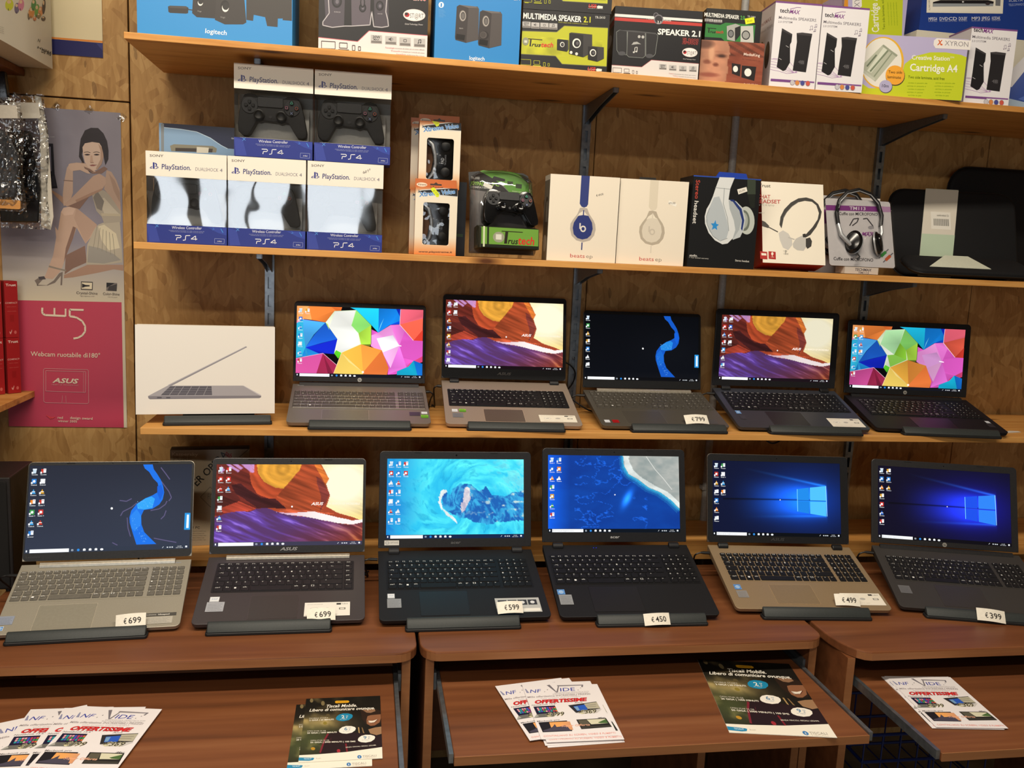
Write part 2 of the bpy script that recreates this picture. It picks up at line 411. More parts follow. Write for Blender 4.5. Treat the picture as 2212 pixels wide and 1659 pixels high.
PAPER = print_mat('printed_paper', .55, .3)
GLOSSY = print_mat('printed_carton', .38, .5)
SCREEN = print_mat('lit_screen', .5, .04, emit=1.08)
_rng = np.random.RandomState(3)
_lat = _rng.rand(64, 64)
def vnoise(x, y):
    xi, yi = np.floor(x).astype(int), np.floor(y).astype(int); fx, fy = x-xi, y-yi
    fx, fy = fx*fx*(3-2*fx), fy*fy*(3-2*fy)
    g = lambda a, b: _lat[a % 64, b % 64]
    return (g(xi, yi)*(1-fx)+g(xi+1, yi)*fx)*(1-fy)+(g(xi, yi+1)*(1-fx)+g(xi+1, yi+1)*fx)*fy
def fbm(x, y, o=5):
    t = 0; a = .5
    for i in range(o): t = t+a*vnoise(x+i*17.3, y+i*9.1); x, y, a = x*2, y*2, a*.5
    return t
def inside(U, V, poly):
    r = np.zeros(U.shape, bool); n = len(poly)
    for i in range(n):
        (x0, y0), (x1, y1) = poly[i-1], poly[i]
        if y0 == y1: continue
        c = ((y0 > V) != (y1 > V)) & (U < (x1-x0)*(V-y0)/(y1-y0)+x0); r ^= c
    return r
def srgb(h): h = h.lstrip('#'); return np.array([int(h[i:i+2], 16)/255 for i in (0, 2, 4)])
# ---------------------------------------------------------------- the room
OSB = osb('strand_board', ('#91683a', '#ab814c', '#bb9159', '#caa269'))
PINE = wood('pine_plank', ('#b5793a', '#c98d49', '#d8a05a', '#cf9450'), knots='#5a3216', rough=.45)
CHERRY = wood('cherry_laminate', ('#5b3620', '#6e4126', '#7a4a2c', '#865636'), stretch=(.7, 14, 14), rough=.45, rings=3, spec=.3)
CHERRY_EDGE = wood('cherry_edge_band', ('#8a5a3a', '#96643f', '#a06e48'), stretch=(1, 20, 20), rough=.45)
PLASTER = mat('plaster', '#8f8778', .8, bump=.1, gscale=40)
FLOORM = mat('floor_tile', '#6e6558', .5, gscale=12, grain=.15)
STEEL = mat('zinc_steel', '#8f959b', .38, .85, gscale=60, grain=.1)
DARKSTEEL = mat('dark_steel', '#70767c', .42, .6)
SLOT = mat('slot_dark', '#08080a', .8)
PVC = mat('grey_conduit', '#a9a9a6', .5)
def structure(name, mb, m, parent=None, **k):
    o = mb.build(name, m, parent, **k)
    if not parent: tag(o, kind='structure')
    return o
def zz(h): return h+G
X0, X1, YF, HC, XL = -1.25, 2.9, -6.5, 3.05, -3.4
structure('floor', box_mesh(XL-.1, X1+.1, YF, .1, -.1, 0), FLOORM)
structure('ceiling', box_mesh(XL-.1, X1+.1, YF, .1, HC, HC+.1), PLASTER)
structure('wall_left', box_mesh(X0-.1, X0, -1.5, .1, 0, HC), PLASTER)
structure('wall_far_left', box_mesh(XL-.1, XL, YF, .1, 0, HC), PLASTER)
structure('wall_right', box_mesh(X1, X1+.1, YF, .1, 0, HC), PLASTER)
structure('wall_front', box_mesh(XL, X1, YF-.1, YF, 0, HC), PLASTER)
wall = structure('wall_back', box_mesh(XL, X1, .016, .1, 0, HC), mat('stud_backing', '#241a10', .9))
# strand boards, each its own sheet with an open joint between
SEAM, HS = -.619, .345
for (a, b, c, d) in ((X0, SEAM-.002, 0, zz(HS)-.002), (X0, SEAM-.002, zz(HS)+.002, HC), (SEAM+.002, .643, 0, HC), (.6455, 1.905, 0, HC), (1.9075, X1, 0, HC)):
    structure('board', box_mesh(a, b, 0, .014, c, d), OSB, wall, bevel=.0008, seg=1)

# slotted uprights, brackets and shelves
XU = (-.26, .613, 1.533)
for i, x in enumerate(XU):
    u = thing('slotted_upright', ('slotted steel upright on the strand board wall behind the boxed game controllers',
              'slotted steel upright on the wall between the two white headphone boxes and third-shelf laptops',
              'slotted steel upright on the wall behind the silver and purple headset pack')[i], 'upright', (x, 0, zz(-1.0)))
    b = MB(); b.box(-.0125, .0125, -.003, -.0005, 0, 1.95); b.box(-.0125, -.0102, -.013, -.003, 0, 1.95); b.box(.0102, .0125, -.013, -.003, 0, 1.95)
    b.box(-.0125, -.0045, -.0145, -.0125, 0, 1.95); b.box(.0045, .0125, -.0145, -.0125, 0, 1.95)
    b.build('channel', STEEL, u)
    w = MB()
    for k in range(38): w.box(-.0045, .0045, -.0142, -.0128, .004+k*.05, .022+k*.05)
    tag(w.build('slot_bridges', STEEL, u), kind='stuff')
    sc = MB()
    for k in range(4): sc.lathe([(.0045, 0), (.0045, .0015), (.002, .003)], (0, -.0146, .28+k*.42), 12, 'y')
    tag(sc.build('screw_heads', DARKSTEEL, u), kind='stuff')
S = {1: (.438, .4, .0145), 2: (-.0145, .352, .016), 3: (-.449, .372, .0165), 4: (-.80, .31, .018)}
SN = {1: 'top pine shelf holding the speaker cartons', 2: 'second pine shelf holding controllers and headphone boxes',
      3: 'third pine shelf holding five open laptops', 4: 'lowest pine shelf hidden behind the row of desk laptops'}
for n, (z, d, t) in S.items():
    x0 = -.53 if n != 3 else -.518
    o = MB().box(x0, 2.35, -d, -.0155, zz(z)-t, zz(z)).build('wall_shelf', PINE, bevel=.0012, seg=2)
    tag(o, SN[n], 'shelf')
    for i, x in enumerate(XU):
        ln = d-.115
        br = thing('shelf_bracket', 'steel bracket under the %s, on the %s upright' % (('top shelf', 'second shelf', 'third shelf', 'lowest shelf')[n-1], ('left', 'middle', 'right')[i]), 'bracket', (x, -.0148, zz(z)-t-.0005))
        pr = [(0, -.052), (0, 0), (-ln, 0), (-ln, -.011), (-ln*.5, -.027)][::-1]
        a = MB(); a.prism(pr, -.0075, -.0055, 'x'); a.prism(pr, .0055, .0075, 'x'); a.build('arm', DARKSTEEL, br)
        MB().box(-.0055, .0055, -ln, 0, -.002, 0).build('top_flange', DARKSTEEL, br)
        MB().box(-.0055, .0055, -ln-.002, -ln, -.012, 0).build('front_tab', STEEL, br)

# conduit down the wall
p = thing('conduit_pipe', 'pale grey plastic conduit pipe running down the wall', 'pipe', (1.06, -.014, zz(-1)))
MB().tube([(0, 0, 0), (0, 0, 1.9)], .011, 14).build('pipe', PVC, p, smooth=True)
for h in (.48, 1.66): MB().lathe([(.0145, 0), (.0145, .05), (.0125, .053), (.0115, .053)], (0, 0, h), 16).build('coupling', PVC, p, smooth=True)
c = MB(); c.box(-.016, .016, -.013, .0135, 0, .012)
for h in (.3, 1.25): c.build('clip', PVC, p, loc=(0, 0, h))

# ---------------------------------------------------------------- desks
ZD = zz(-.82)
def desk(x0, x1, yf, label, chl, chr_, tray, inner=()):
    """cherry computer desk: top with shaped front corners, side panels, back, pull-out keyboard tray on steel slides"""
    t = thing('computer_desk', label, 'desk', ((x0+x1)/2, yf, 0))
    w = (x1-x0)/2; yb = -.345-yf
    o = [(-w, yb), (-w, chl[1])]
    if chl[0]:
        n = 6; cx, cy = chl
        o = [(-w, yb)]+[(-w+cx*(1-math.cos(R(90*i/n))) , cy*(1-math.sin(R(90*i/n)))) for i in range(n+1)]
    right = [(w-chr_*(1-math.cos(R(90*i/6))), chr_*(1-math.sin(R(90*i/6)))) for i in range(7)][::-1]
    pts = o+right+[(w, yb)]
    MB().prism(pts, ZD-.021, ZD, 'z').build('desk_top', CHERRY, t, bevel=.003)
    MB().prism([(a*.9985, b-.0006) for a, b in pts[1:-1]]+[(a*.99, b+.004) for a, b in pts[1:-1]][::-1], ZD-.0195, ZD-.0035, 'z').build('edge_band', CHERRY_EDGE, t)
    pl, pr = -w+.011, w-.013-.018
    for xa in (pl, pr):
        q = MB().box(xa, xa+.018, .02, yb, 0, ZD-.0215).build('side_panel', CHERRY, t)
        MB().box(xa+.0003, xa+.0177, .0185, .0205, 0, ZD-.022).build('panel_edge', CHERRY_EDGE, q)
    for xa in inner:
        q = MB().box(xa-x0-w, xa-x0-w+.018, .02, yb-.02, 0, ZD-.13).build('divider_panel', CHERRY, t)
        MB().box(xa-x0-w+.0003, xa-x0-w+.0177, .0185, .0205, 0, ZD-.131).build('panel_edge', CHERRY_EDGE, q)
    MB().box(pl+.019, pr-.001, yb-.02, yb-.004, .25, ZD-.023).build('back_panel', CHERRY, t)
    ty0, ty1 = tray
    tr = MB().box(pl+.034, pr-.016, ty0-yf, ty1-yf, zz(-.895)-.018, zz(-.895)).build('keyboard_tray', CHERRY, t, bevel=.0015, seg=1)
    MB().box(pl+.0345, pr-.0165, ty0-yf-.0012, ty0-yf+.0005, zz(-.895)-.0175, zz(-.895)-.0008).build('tray_edge', CHERRY_EDGE, tr)
    for sx, xa in ((1, pl+.0185), (-1, pr-.0005)):
        a, b = sorted((xa, xa+sx*.006)); c2, d2 = sorted((xa+sx*.0065, xa+sx*.0148))
        MB().box(a, b, .03, yb-.05, zz(-.898)-.02, zz(-.898)+.018).build('fixed_slide', DARKSTEEL, t)
        MB().box(c2, d2, ty0-yf+.004, ty1-yf, zz(-.898)-.012, zz(-.898)+.006).build('tray_slide', STEEL, tr)
    return t
desk(-.80, .122, -.82, 'cherry computer desk at the left, with a pale leaflet fan on its pulled-out tray', (.03, .03), .045, (-1.13, -.72))
desk(.129, 1.033, -.82, 'cherry computer desk in the middle, with its keyboard tray pulled out', (.04, .045), .045, (-1.075, -.68), (.757, .982))
desk(1.046, 1.95, -.885, 'cherry computer desk at the right, standing slightly forward of its neighbour', (.055, .12), .045, (-1.146, -.76), ())
# ---------------------------------------------------------------- cartons
z1 = (.28933, 0, 0); z2 = (.28933, 240, 0); z3 = (.28933, 680, 0); z4 = (.25316, 1100, 0); z5 = (.27667, 1600, 0)
z6 = (.28933, 0, 480); z7 = (.25769, 290, 320); z8 = (.21698, 850, 220); zb = (.22604, 1160, 350); zt = (.27667, 1600, 350)
zA = (.30741, 270, 620); zB = (.28933, 930, 620); zC = (.31284, 1520, 640); zD = (.3707, 0, 940); zE = (.35262, 780, 940); zF = (.33092, 1480, 940)
def card(c): return mat('card_'+c.strip('#'), c, .5, spec=.4, grain=.02)
S1, S2, S3 = S[1][0], S[2][0], S[3][0]
def carton(name, label, cat, X, Y, Z, rz, w, h, d, col, k, lean=0, group=None, bg=None, mat_front=None, sides=None):
    """cardboard carton standing on its base; returns the thing and a Print for its front face"""
    t = thing(name, label, cat, (X, Y, zz(Z)+.0004), rz, group)
    rot = (-lean, 0, 0)
    b = MB(); b.box(-w/2, w/2, 0, d, 0, h)
    o = b.build('carton_body', card(col), t, rot=rot, bevel=.0012, seg=2)
    fl = MB(); fl.box(-w/2+.002, w/2-.002, d*.42, d*.425, h-.0002, h+.0008)
    fl.build('closing_flap', card(col), t, rot=rot)
    pr = Print(w, h, face_quad(frame((X, Y, zz(Z)), rz, lean), w, h, k))
    pr.t, pr.rot, pr.d = t, rot, d
    pr.bg(bg or col)
    return t, pr
def done(pr, m=None, name='front_print'): return pr.build(name, m or GLOSSY, pr.t, rot=pr.rot)
def side_print(t, w, d, h, side, rot=(0, 0, 0)):
    """a Print for a side face: side -1 left, +1 right (returned with its placement)"""
    pr = Print(d, h); pr.t = t
    pr.place = ((side*w/2, d/2, 0), (0, 0, -R(90) if side < 0 else R(90)))
    return pr
def done_side(pr, name='side_print'): return pr.build(name, GLOSSY, pr.t, loc=pr.place[0], rot=pr.place[1])
def device_icons(p, x, y, s, col, dy=.05):
    """row of outline icons: monitor, notebook, phone, player (s = pixel height)"""
    w = s*.06
    def box(a, b, c, d): p.line([(a, b), (c, b+(c-a)*dy), (c, d+(c-a)*dy), (a, d), (a, b)], w, col)
    box(x, y-s, x+s*1.6, y-.15*s); p.line([(x+.5*s, y), (x+1.1*s, y+.03*s)], w*1.6, col)
    box(x+2.1*s, y-.8*s, x+3.0*s, y-.2*s); p.line([(x+1.95*s, y+.02*s), (x+3.2*s, y+.08*s)], w*2.4, col)
    box(x+3.6*s, y-.5*s, x+3.9*s, y+.1*s); box(x+4.3*s, y-.35*s, x+4.55*s, y+.1*s)
def badges(p, pts, s, words=('20W', '', '', '')):
    for i, (x, y) in enumerate(pts):
        p.poly([(x, y), (x+s, y+s*.05), (x+s, y+s*.78), (x, y+s*.73)], '#b9b6b4')
        p.poly([(x+s*.04, y+s*.52), (x+s*.96, y+s*.56), (x+s*.96, y+s*.75), (x+s*.04, y+s*.7)], '#77726f')
        if i == 0:
            p.text('20W', x+s*.16, y+s*.3, x+s*.84, y+s*.33, s*.24, '#2a2628', .02); p.text('MAX', x+s*.25, y+s*.48, x+s*.75, y+s*.5, s*.14, '#2a2628', .02)
        elif i == 1:
            p.poly([(x+s*.3, y+s*.22), (x+s*.42, y+s*.22), (x+s*.55, y+s*.1), (x+s*.55, y+s*.5), (x+s*.42, y+s*.38), (x+s*.3, y+s*.36)], '#5a5658')
            p.line([(x+s*.63, y+s*.18), (x+s*.68, y+s*.3), (x+s*.63, y+s*.42)], s*.04, '#5a5658')
        elif i == 2: p.line([(x+s*.38, y+s*.2), (x+s*.62, y+s*.21), (x+s*.62, y+s*.42), (x+s*.38, y+s*.41), (x+s*.38, y+s*.2)], s*.05, '#4a4648')
        else:
            p.line([(x+s*.42, y+s*.42), (x+s*.42, y+s*.15), (x+s*.62, y+s*.12), (x+s*.62, y+s*.4)], s*.06, '#2e2a2c'); p.ell(x+s*.38, y+s*.43, s*.06, s*.05, '#2e2a2c'); p.ell(x+s*.58, y+s*.41, s*.06, s*.05, '#2e2a2c')
def oval_mark(p, x, y, rx, ry):
    p.ell(x, y, rx, ry, '#3c2a2c', 4); p.ell(x, y, rx*.96, ry*.93, '#e9e2de', 4); p.ell(x, y, rx*.9, ry*.84, '#d8d0cc', 4); p.ell(x, y, rx*.86, ry*.8, '#efe9e6', 4)
    p.ell(x-rx*.62, y-ry*.05, rx*.22, ry*.36, '#b01f28'); p.ell(x-rx*.68, y-ry*.2, rx*.14, ry*.22, '#2a1a1c')
    p.text('ST@RT', x-rx*.38, y+ry*.42, x+rx*.8, y+ry*.5, ry*.75, '#3a2c30', -.005)

# -- top shelf, from the left
t, p = carton('speaker_carton', 'large blue carton picturing a dark subwoofer set, leftmost on the top shelf', 'carton', -.339, -.388, S1, 0, .331, .33, .2, '#2f8fd4', z2)
DK = '#34302f'
p.clip([(425, 50), (440, 44), (560, 48), (578, 60), (575, 100), (560, 104), (440, 98), (428, 90)], DK); p.line([(575, 72), (640, 82)], 8, DK)
p.clip([(430, 52), (445, 46), (560, 50), (572, 60), (560, 66), (440, 60)], '#4a4644')
p.clip([(1010, -300), (1350, -300), (1350, 158), (1280, 152), (1282, 140), (1245, 140), (1243, 204), (1165, 196), (1150, 130), (1065, 112), (1060, 158), (1010, 150)], '#3d3937')
p.clip([(615, -80), (800, -80), (780, 140), (640, 130), (605, 100)], DK); p.clip([(790, -120), (985, -120), (1010, 170), (985, 184), (850, 184), (775, 150)], '#393534')
for x, y, s in ((664, 18, 26), (850, 56, 34)):
    p.ell(x, y-s*.3, s*.95, s*1.25, '#1c1a1a'); p.ell(x+s*.1, y+s*.1, s*.75, s*.95, '#e8e6e2'); p.ell(x+s*.18, y-s*.25, s*.72, s*.85, '#2a2828')
p.text('logitech', 702, 248, 862, 264, 36, '#f4f8fb', .012); p.text('logi', 818, 134, 850, 138, 12, '#9a9896'); p.text('logi', 646, 88, 674, 92, 11, '#9a9896')
done(p)

t, p = carton('speaker_carton', 'black and white carton with a 20 watt speaker set, between two blue cartons', 'carton', .0075, -.382, S1, 0, .247, .32, .19, '#171519', z3)
p.clip([(25, 280), (320, 312), (405, 232), (845, 268), (845, 440), (20, 400)], '#e4dcda'); p.line([(25, 280), (320, 312), (405, 232), (845, 268)], 5, '#c8626c')
p.clip([(55, 190), (80, 130), (60, -200), (230, -200), (218, 196), (130, 206)], '#4c4650'); p.clip([(270, -200), (420, -200), (412, 190), (275, 190)], '#5a525c')
p.clip([(440, -200), (545, -200), (552, 200), (500, 206), (445, 200)], '#453f48')
p.line([(95, -120), (108, 100), (60, 165), (60, 190), (130, 206), (225, 196), (275, 196), (412, 188), (425, 80), (440, 200), (500, 206), (550, 198), (545, 150), (530, 90), (545, -100)], 7, '#b9b4b8')
for x, y, r in ((165, 12, 42), (357, 60, 30), (485, 45, 32)):
    p.ell(x, y, r*.9, r*1.15, '#17151a'); p.ell(x, y, r*.6, r*.8, '#3a3640'); p.ell(x+2, y+2, r*.3, r*.4, '#6b6670')
p.ell(357, 20, 18, 40, '#17151a'); p.ell(357, 18, 10, 30, '#5d565f'); p.text('EUROD', 145, 95, 192, 98, 10, '#b9b4b8'); p.text('EUROD', 470, 108, 505, 110, 8, '#b9b4b8')
oval_mark(p, 742, 115, 86, 48); p.text('Global Technology | Power', 672, 186, 808, 192, 12, '#d9d4d2', 0, .2); p.text('2000', 735, 2, 832, 8, 40, '#d8474c', .02, out='#f0e0e0')
badges(p, ((418, 262), (526, 270), (632, 280), (740, 288)), 84); device_icons(p, 50, 372, 64, '#2c282a')
for i, (a, b) in enumerate((('Tecnologia', 'brevettata dei driver per un suono raffinato'), ('Touch', 'di manopola per il controllo del volume'), ('Superficie', 'qualità senza Max Volume'))):
    y = 362+i*24; x = 525+i*42; p.text(a, x, y, x+70, y+3, 10, '#b8505c'); p.text(b, x+76, y+4, 818, y+16, 9, '#6e686a')
done(p)

t, p = carton('speaker_carton', 'smaller blue carton picturing a pair of desktop speakers, right of the black one', 'carton', .2475, -.386, S1, 0, .2, .27, .16, '#2c86cc', z3)
p.ell(944, 38, 20, 22, '#e6eef4'); p.text('1', 938, 52, 948, 53, 28, '#2c86cc', .02)
for i in range(7): p.text('a small note in print lines', 924, 74+i*9, 960+(i % 3)*8, 76+i*9, 5, '#7fb6dd')
for dx, dy, kn in ((0, 0, 0), (172, 40, 1)):
    p.clip([(1140+dx, 55+dy), (1215+dx, 50+dy), (1226+dx, 70+dy), (1220+dx, 300+dy), (1128+dx, 322+dy)], '#4f4a4a')
    p.clip([(1060+dx, 50+dy), (1080+dx, 38+dy), (1140+dx, 50+dy), (1148+dx, 70+dy), (1130+dx, 322+dy), (1050+dx, 300+dy), (1046+dx, 280+dy)], '#3b3637')
    p.clip([(1080+dx, 38+dy), (1200+dx, 50+dy), (1222+dx, 62+dy), (1146+dx, 60+dy)], '#6a6564')
    p.ell(1104+dx, 120+dy, 26, 42, '#77716e'); p.ell(1105+dx, 120+dy, 22, 37, '#b0aaa4'); p.ell(1106+dx, 120+dy, 17, 30, '#4a4646'); p.ell(1106+dx, 122+dy, 12, 22, '#6a6665')
    p.clip([(1058+dx, 254+dy), (1122+dx, 264+dy), (1116+dx, 304+dy), (1052+dx, 292+dy)], '#121012')
    if kn: p.ell(1264, 265, 34, 32, '#2a2627'); p.ell(1258, 263, 26, 26, '#56504f'); p.ell(1256, 262, 20, 20, '#474241')
    else: p.text('logitech', 1078, 215, 1106, 218, 9, '#c0bcb8')
p.text('logitech', 1153, 448, 1266, 455, 30, '#eef5fa', .012); p.text('2.1', 1484, 4, 1530, 6, 14, '#e6eef4')
done(p)

def green_pack(label, X, Y, Z, rz, w, h, d, k, dx, dy):
    t, p = carton('speaker_carton', label, 'carton', X, Y, Z, rz, w, h, d, '#17161a', k)
    o = lambda pts: [(a+dx, b+dy) for a, b in pts]
    p.clip(o([(100, 265), (405, 275), (470, 222), (842, 240), (830, 570), (450, 548), (395, 480), (90, 462)]), '#b9bc26')
    p.image(lambda U, V: np.clip(np.array([.74, .75, .16])*(.72+.5*fbm(U*9, V*7))[:, None], 0, 1), 26, 12, (.06, .46, .93, .78))
    p.line(o([(100, 265), (405, 275), (470, 222), (842, 240)]), 5, '#6a6b4a'); p.line(o([(90, 462), (395, 480), (450, 548), (830, 570)]), 5, '#6a6b4a')
    p.text('MULTIMEDIA SPEAKER', 118+dx, 158+dy, 615+dx, 190+dy, 50, '#f0efe9', .025); p.text('2.1', 634+dx, 191+dy, 692+dx, 194+dy, 50, '#d6d62a', .02); p.text('TR-S410', 732+dx, 160+dy, 818+dx, 163+dy, 22, '#d8d8d2')
    p.text('PORTABLE AND COMPACT DESIGN', 420+dx, 196+dy, 668+dx, 214+dy, 10, '#b5b52a'); badges(p, o([(112, 185), (188, 192), (265, 195), (340, 200)]), 70)
    p.ell(140+dx, 355+dy, 28, 34, '#8d9076'); p.rect(128+dx, 345+dy, 152+dx, 368+dy, '#cfd0c0')
    p.line(o([(160, 332), (282, 342)]), 6, '#2a2418'); p.line(o([(185, 334), (178, 396)]), 13, '#2a2418')
    p.text('rus', 190+dx, 396+dy, 270+dx, 402+dy, 34, '#2a2418', .02, .25); p.text('tech', 272+dx, 402+dy, 376+dx, 404+dy, 40, '#d6322c', .02, .2)
    def spk(x, y, w2, h2, sd, cr):
        p.clip(o([(x, y), (x+w2*.15, y-h2*.03), (x+w2+sd, y+h2*.06), (x+w2+sd, y+h2*.8), (x+w2, y+h2), (x, y+h2*.85)]), '#3a3838')
        p.clip(o([(x, y), (x+w2, y+h2*.08), (x+w2*.97, y+h2), (x-w2*.02, y+h2*.86)]), '#1d1c1e')
        p.ell(x+w2*.52+dx, y+h2*.42+dy, cr, cr*1.15, '#e8e6de'); p.ell(x+w2*.54+dx, y+h2*.43+dy, cr*.72, cr*.85, '#242226'); p.ell(x+w2*.58+dx, y+h2*.42+dy, cr*.35, cr*.42, '#5a585c')
    spk(408, 338, 85, 105, 14, 19); spk(512, 285, 120, 205, 75, 36); spk(672, 398, 80, 130, 55, 27)
    p.ell(527+dx, 450+dy, 12, 13, '#e0ded6'); p.ell(574+dx, 462+dy, 12, 13, '#e0ded6')
    device_icons(p, 97+dx, 562+dy, 54, '#b9bb28'); p.text('USB', 668+dx, 604+dy, 735+dx, 608+dy, 32, '#d6322c', .015, .2); p.line(o([(668, 592), (735, 596)]), 3, '#f0c0b0')
    p.poly(o([(738, 596), (750, 586), (790, 592), (788, 610), (745, 612)]), '#e4e2da'); p.text('UNIVERSAL SERIAL BUS', 664+dx, 612+dy, 792+dx, 618+dy, 6, '#c8c6be')
    done(p)
green_pack('lime and black carton of a three-piece speaker set, lower of the two stacked', .457, -.386, S1, R(-6), .207, .131, .15, z4, 0, 0)
green_pack('lime and black speaker carton lying on top of an identical one', .459, -.384, S1+.1325, R(-6), .21, .131, .15, z4, 8, -536)

t, p = carton('speaker_carton', 'black carton lettered SPEAKER 2.1 with white and red stripes', 'carton', .684, -.386, S1, R(-5.9), .214, .158, .14, '#141317', z4)
p.clip([(900, 118), (1665, 170), (1665, 192), (900, 142)], '#e8e4e0'); p.clip([(900, 148), (1662, 202), (1660, 228), (898, 176)], '#bf3a34')
for x, y, r in ((1252, 132, 22), (1275, 168, 40)):
    p.ell(x, y, r, r*1.05, '#77737a'); p.ell(x, y, r*.78, r*.82, '#2a282c')
p.text('2.1', 1262, 200, 1294, 202, 22, '#e8e4e0', .02); p.text('MUSIC', 1170, 166, 1238, 170, 14, '#e8e4e0'); p.text('SPEAKER', 1306, 180, 1380, 186, 14, '#e8e4e0')
p.text('SPEAKER 2.1', 1266, 294, 1628, 316, 50, '#f2f0ec', .03); p.text('EI-3089', 1474, 372, 1618, 382, 46, '#3a1416', .03, out='#cf4a44')
for pts, c in (([(915, 275), (940, 258), (1005, 268), (1005, 470), (940, 465), (918, 430)], '#242326'), ([(1165, 278), (1245, 285), (1268, 305), (1245, 465), (1220, 490), (1165, 480)], '#242326'), ([(1010, 268), (1160, 278), (1160, 478), (1140, 496), (1020, 488), (1002, 470)], '#302e31')):
    p.clip(pts, c); p.line(pts+[pts[0]], 4, '#7f8480')
p.clip([(930, 258), (1060, 262), (1240, 282), (1262, 296), (1160, 284), (1010, 272)], '#4c4c4e')
p.ell(960, 458, 32, 18, '#4c4c50'); p.ell(1195, 480, 32, 18, '#4c4c50'); p.ell(1108, 315, 12, 13, '#b9b9b6'); p.ell(1140, 318, 12, 13, '#b9b9b6')
p.poly([(1042, 385), (1060, 362), (1090, 358), (1125, 380), (1095, 378), (1065, 382)], '#a9aaa8'); p.line([(1068, 450), (1072, 408), (1092, 404), (1090, 440)], 6, '#c8c8c4'); p.ell(1062, 448, 9, 7, '#c8c8c4'); p.ell(1084, 442, 9, 7, '#c8c8c4')
oval_mark(p, 1540, 450, 68, 42); p.text('Global Technology | Power', 1482, 508, 1590, 516, 9, '#cfcac6', 0, .2)
p.clip([(868, 556), (1130, 574), (1212, 514), (1616, 546), (1605, 695), (862, 640)], '#dcd6d2'); p.line([(868, 556), (1130, 574), (1212, 514), (1616, 546)], 4, '#a4565a')
badges(p, ((1278, 548), (1362, 556), (1448, 562), (1534, 566)), 64); device_icons(p, 884, 626, 46, '#2c282a')
for i in range(3): p.text('Telefono', 1360+i*34, 632+i*20, 1405+i*34, 635+i*20, 8, '#b8505c'); p.text('brevettata dei driver per suono', 1410+i*34, 636+i*20, 1590, 650+i*20, 7, '#7a7476')
done(p)
q = side_print(t, .214, .14, .158, -1); q.R(0, 0, 1, 1, '#1b1a1d'); q.R(0, .12, 1, .18, '#d8d4d0'); q.R(0, .19, 1, .27, '#b03630'); q.ell(.55, .45, .3, .1, '#dcd6d2'); done_side(q)

t, p = carton('speaker_carton', 'small red carton with a large face photo and two cube speakers', 'carton', .8765, -.3905, S1, R(-5.9), .158, .0975, .12, '#93503c', z4)
def fc(U, V):
    c = np.array([.55, .28, .2])+(.22*(fbm(U*4+9, V*10)-.5))[:, None]*np.array([1, .8, .7])
    st = ((np.sin((U*1.2-V*1.6)*22) > .3) & (U > .42) & (V < .35)); c[st] *= .75
    hd = inside(U, V, [(-.1, -.1), (.36, -.1), (.44, .1), (.46, .3), (.43, .5), (.45, .7), (.41, 1.1), (-.1, 1.1)])
    sk = np.array([.80, .56, .44])*(.85+.25*fbm(U*6, V*6))[:, None]*(1.02-.35*np.abs(U-.24)*1.6)[:, None]
    c[hd] = sk[hd]
    for cx, cy, rx, ry, col in ((.33, .36, .1, .055, '#6a4030'), (.335, .365, .06, .035, '#33201c'), (.32, .27, .12, .03, '#a87058'), (.11, .52, .07, .06, '#7a4232'), (.25, .58, .05, .05, '#6a3428'), (.17, .3, .05, .22, '#dca884'), (.15, .83, .18, .06, '#8e4a3c'), (.05, .1, .16, .12, '#5a3a30')):
        e = ((U-cx)/rx)**2+((V-cy)/ry)**2; w = np.clip(1.3-e, 0, 1)[:, None]*.8; c = c*(1-w)+srgb(col)*w
    return c
p.image(fc, 60, 40)
p.text('MediaKing', 2000, 474, 2138, 486, 24, '#f0ddd0', .01); p.text('ALTOPARLANTI 2.0', 1985, 510, 2140, 530, 12, '#5a2a22')
for pts in ([(1898, 540), (1975, 552), (1968, 655), (1900, 630)], [(1985, 560), (2108, 572), (2090, 692), (1980, 662)]): p.clip(pts, '#221c1c')
p.ell(1930, 590, 21, 27, '#f0ece4'); p.ell(2036, 620, 30, 34, '#f0ece4'); p.text('RoHS CE FC', 2002, 722, 2120, 732, 12, '#ecdcd0')
done(p)
t, p = carton('speaker_carton', 'small green and black speaker carton with yellow price sticker, on the red carton', 'carton', .874, -.388, S1+.0982, R(-5.9), .138, .0735, .11, '#141517', z4)
p.clip([(1655, 200), (1800, 215), (1845, 195), (2100, 215), (2085, 380), (1850, 365), (1810, 325), (1640, 315)], '#2f7d38')
p.text('MULTIMEDIA SPEAKER', 1664, 140, 1960, 166, 34, '#ecece6', .025); p.text('2.0', 1972, 168, 2008, 170, 34, '#4fb04a', .02); p.text('TR-S400', 2030, 148, 2100, 156, 16, '#c8c8c2')
badges(p, ((1668, 160), (1706, 164), (1744, 168), (1782, 170)), 34)
p.line([(1690, 240), (1765, 246)], 5, '#1c1a16'); p.line([(1705, 242), (1702, 280)], 9, '#1c1a16'); p.text('rus', 1712, 282, 1760, 285, 22, '#1c1a16', .02, .2); p.text('tech', 1762, 285, 1826, 288, 26, '#c23c32', .02, .2)
p.clip([(1855, 225), (1930, 205), (1970, 220), (1970, 300), (1925, 355), (1858, 340)], '#a9a9a4'); p.clip([(1925, 240), (1972, 222), (1970, 300), (1925, 355)], '#1c1c1e'); p.clip([(1975, 225), (2080, 222), (2085, 370), (1972, 360)], '#c4c4be')
p.ell(1890, 290, 26, 34, '#2a2a2e'); p.ell(1890, 290, 19, 26, '#77797a'); p.ell(2018, 302, 36, 40, '#2a2a2e'); p.ell(2018, 302, 28, 31, '#9a9b98'); device_icons(p, 1652, 366, 26, '#2f6a34'); p.rect(2022, 380, 2072, 396, '#a8342e')
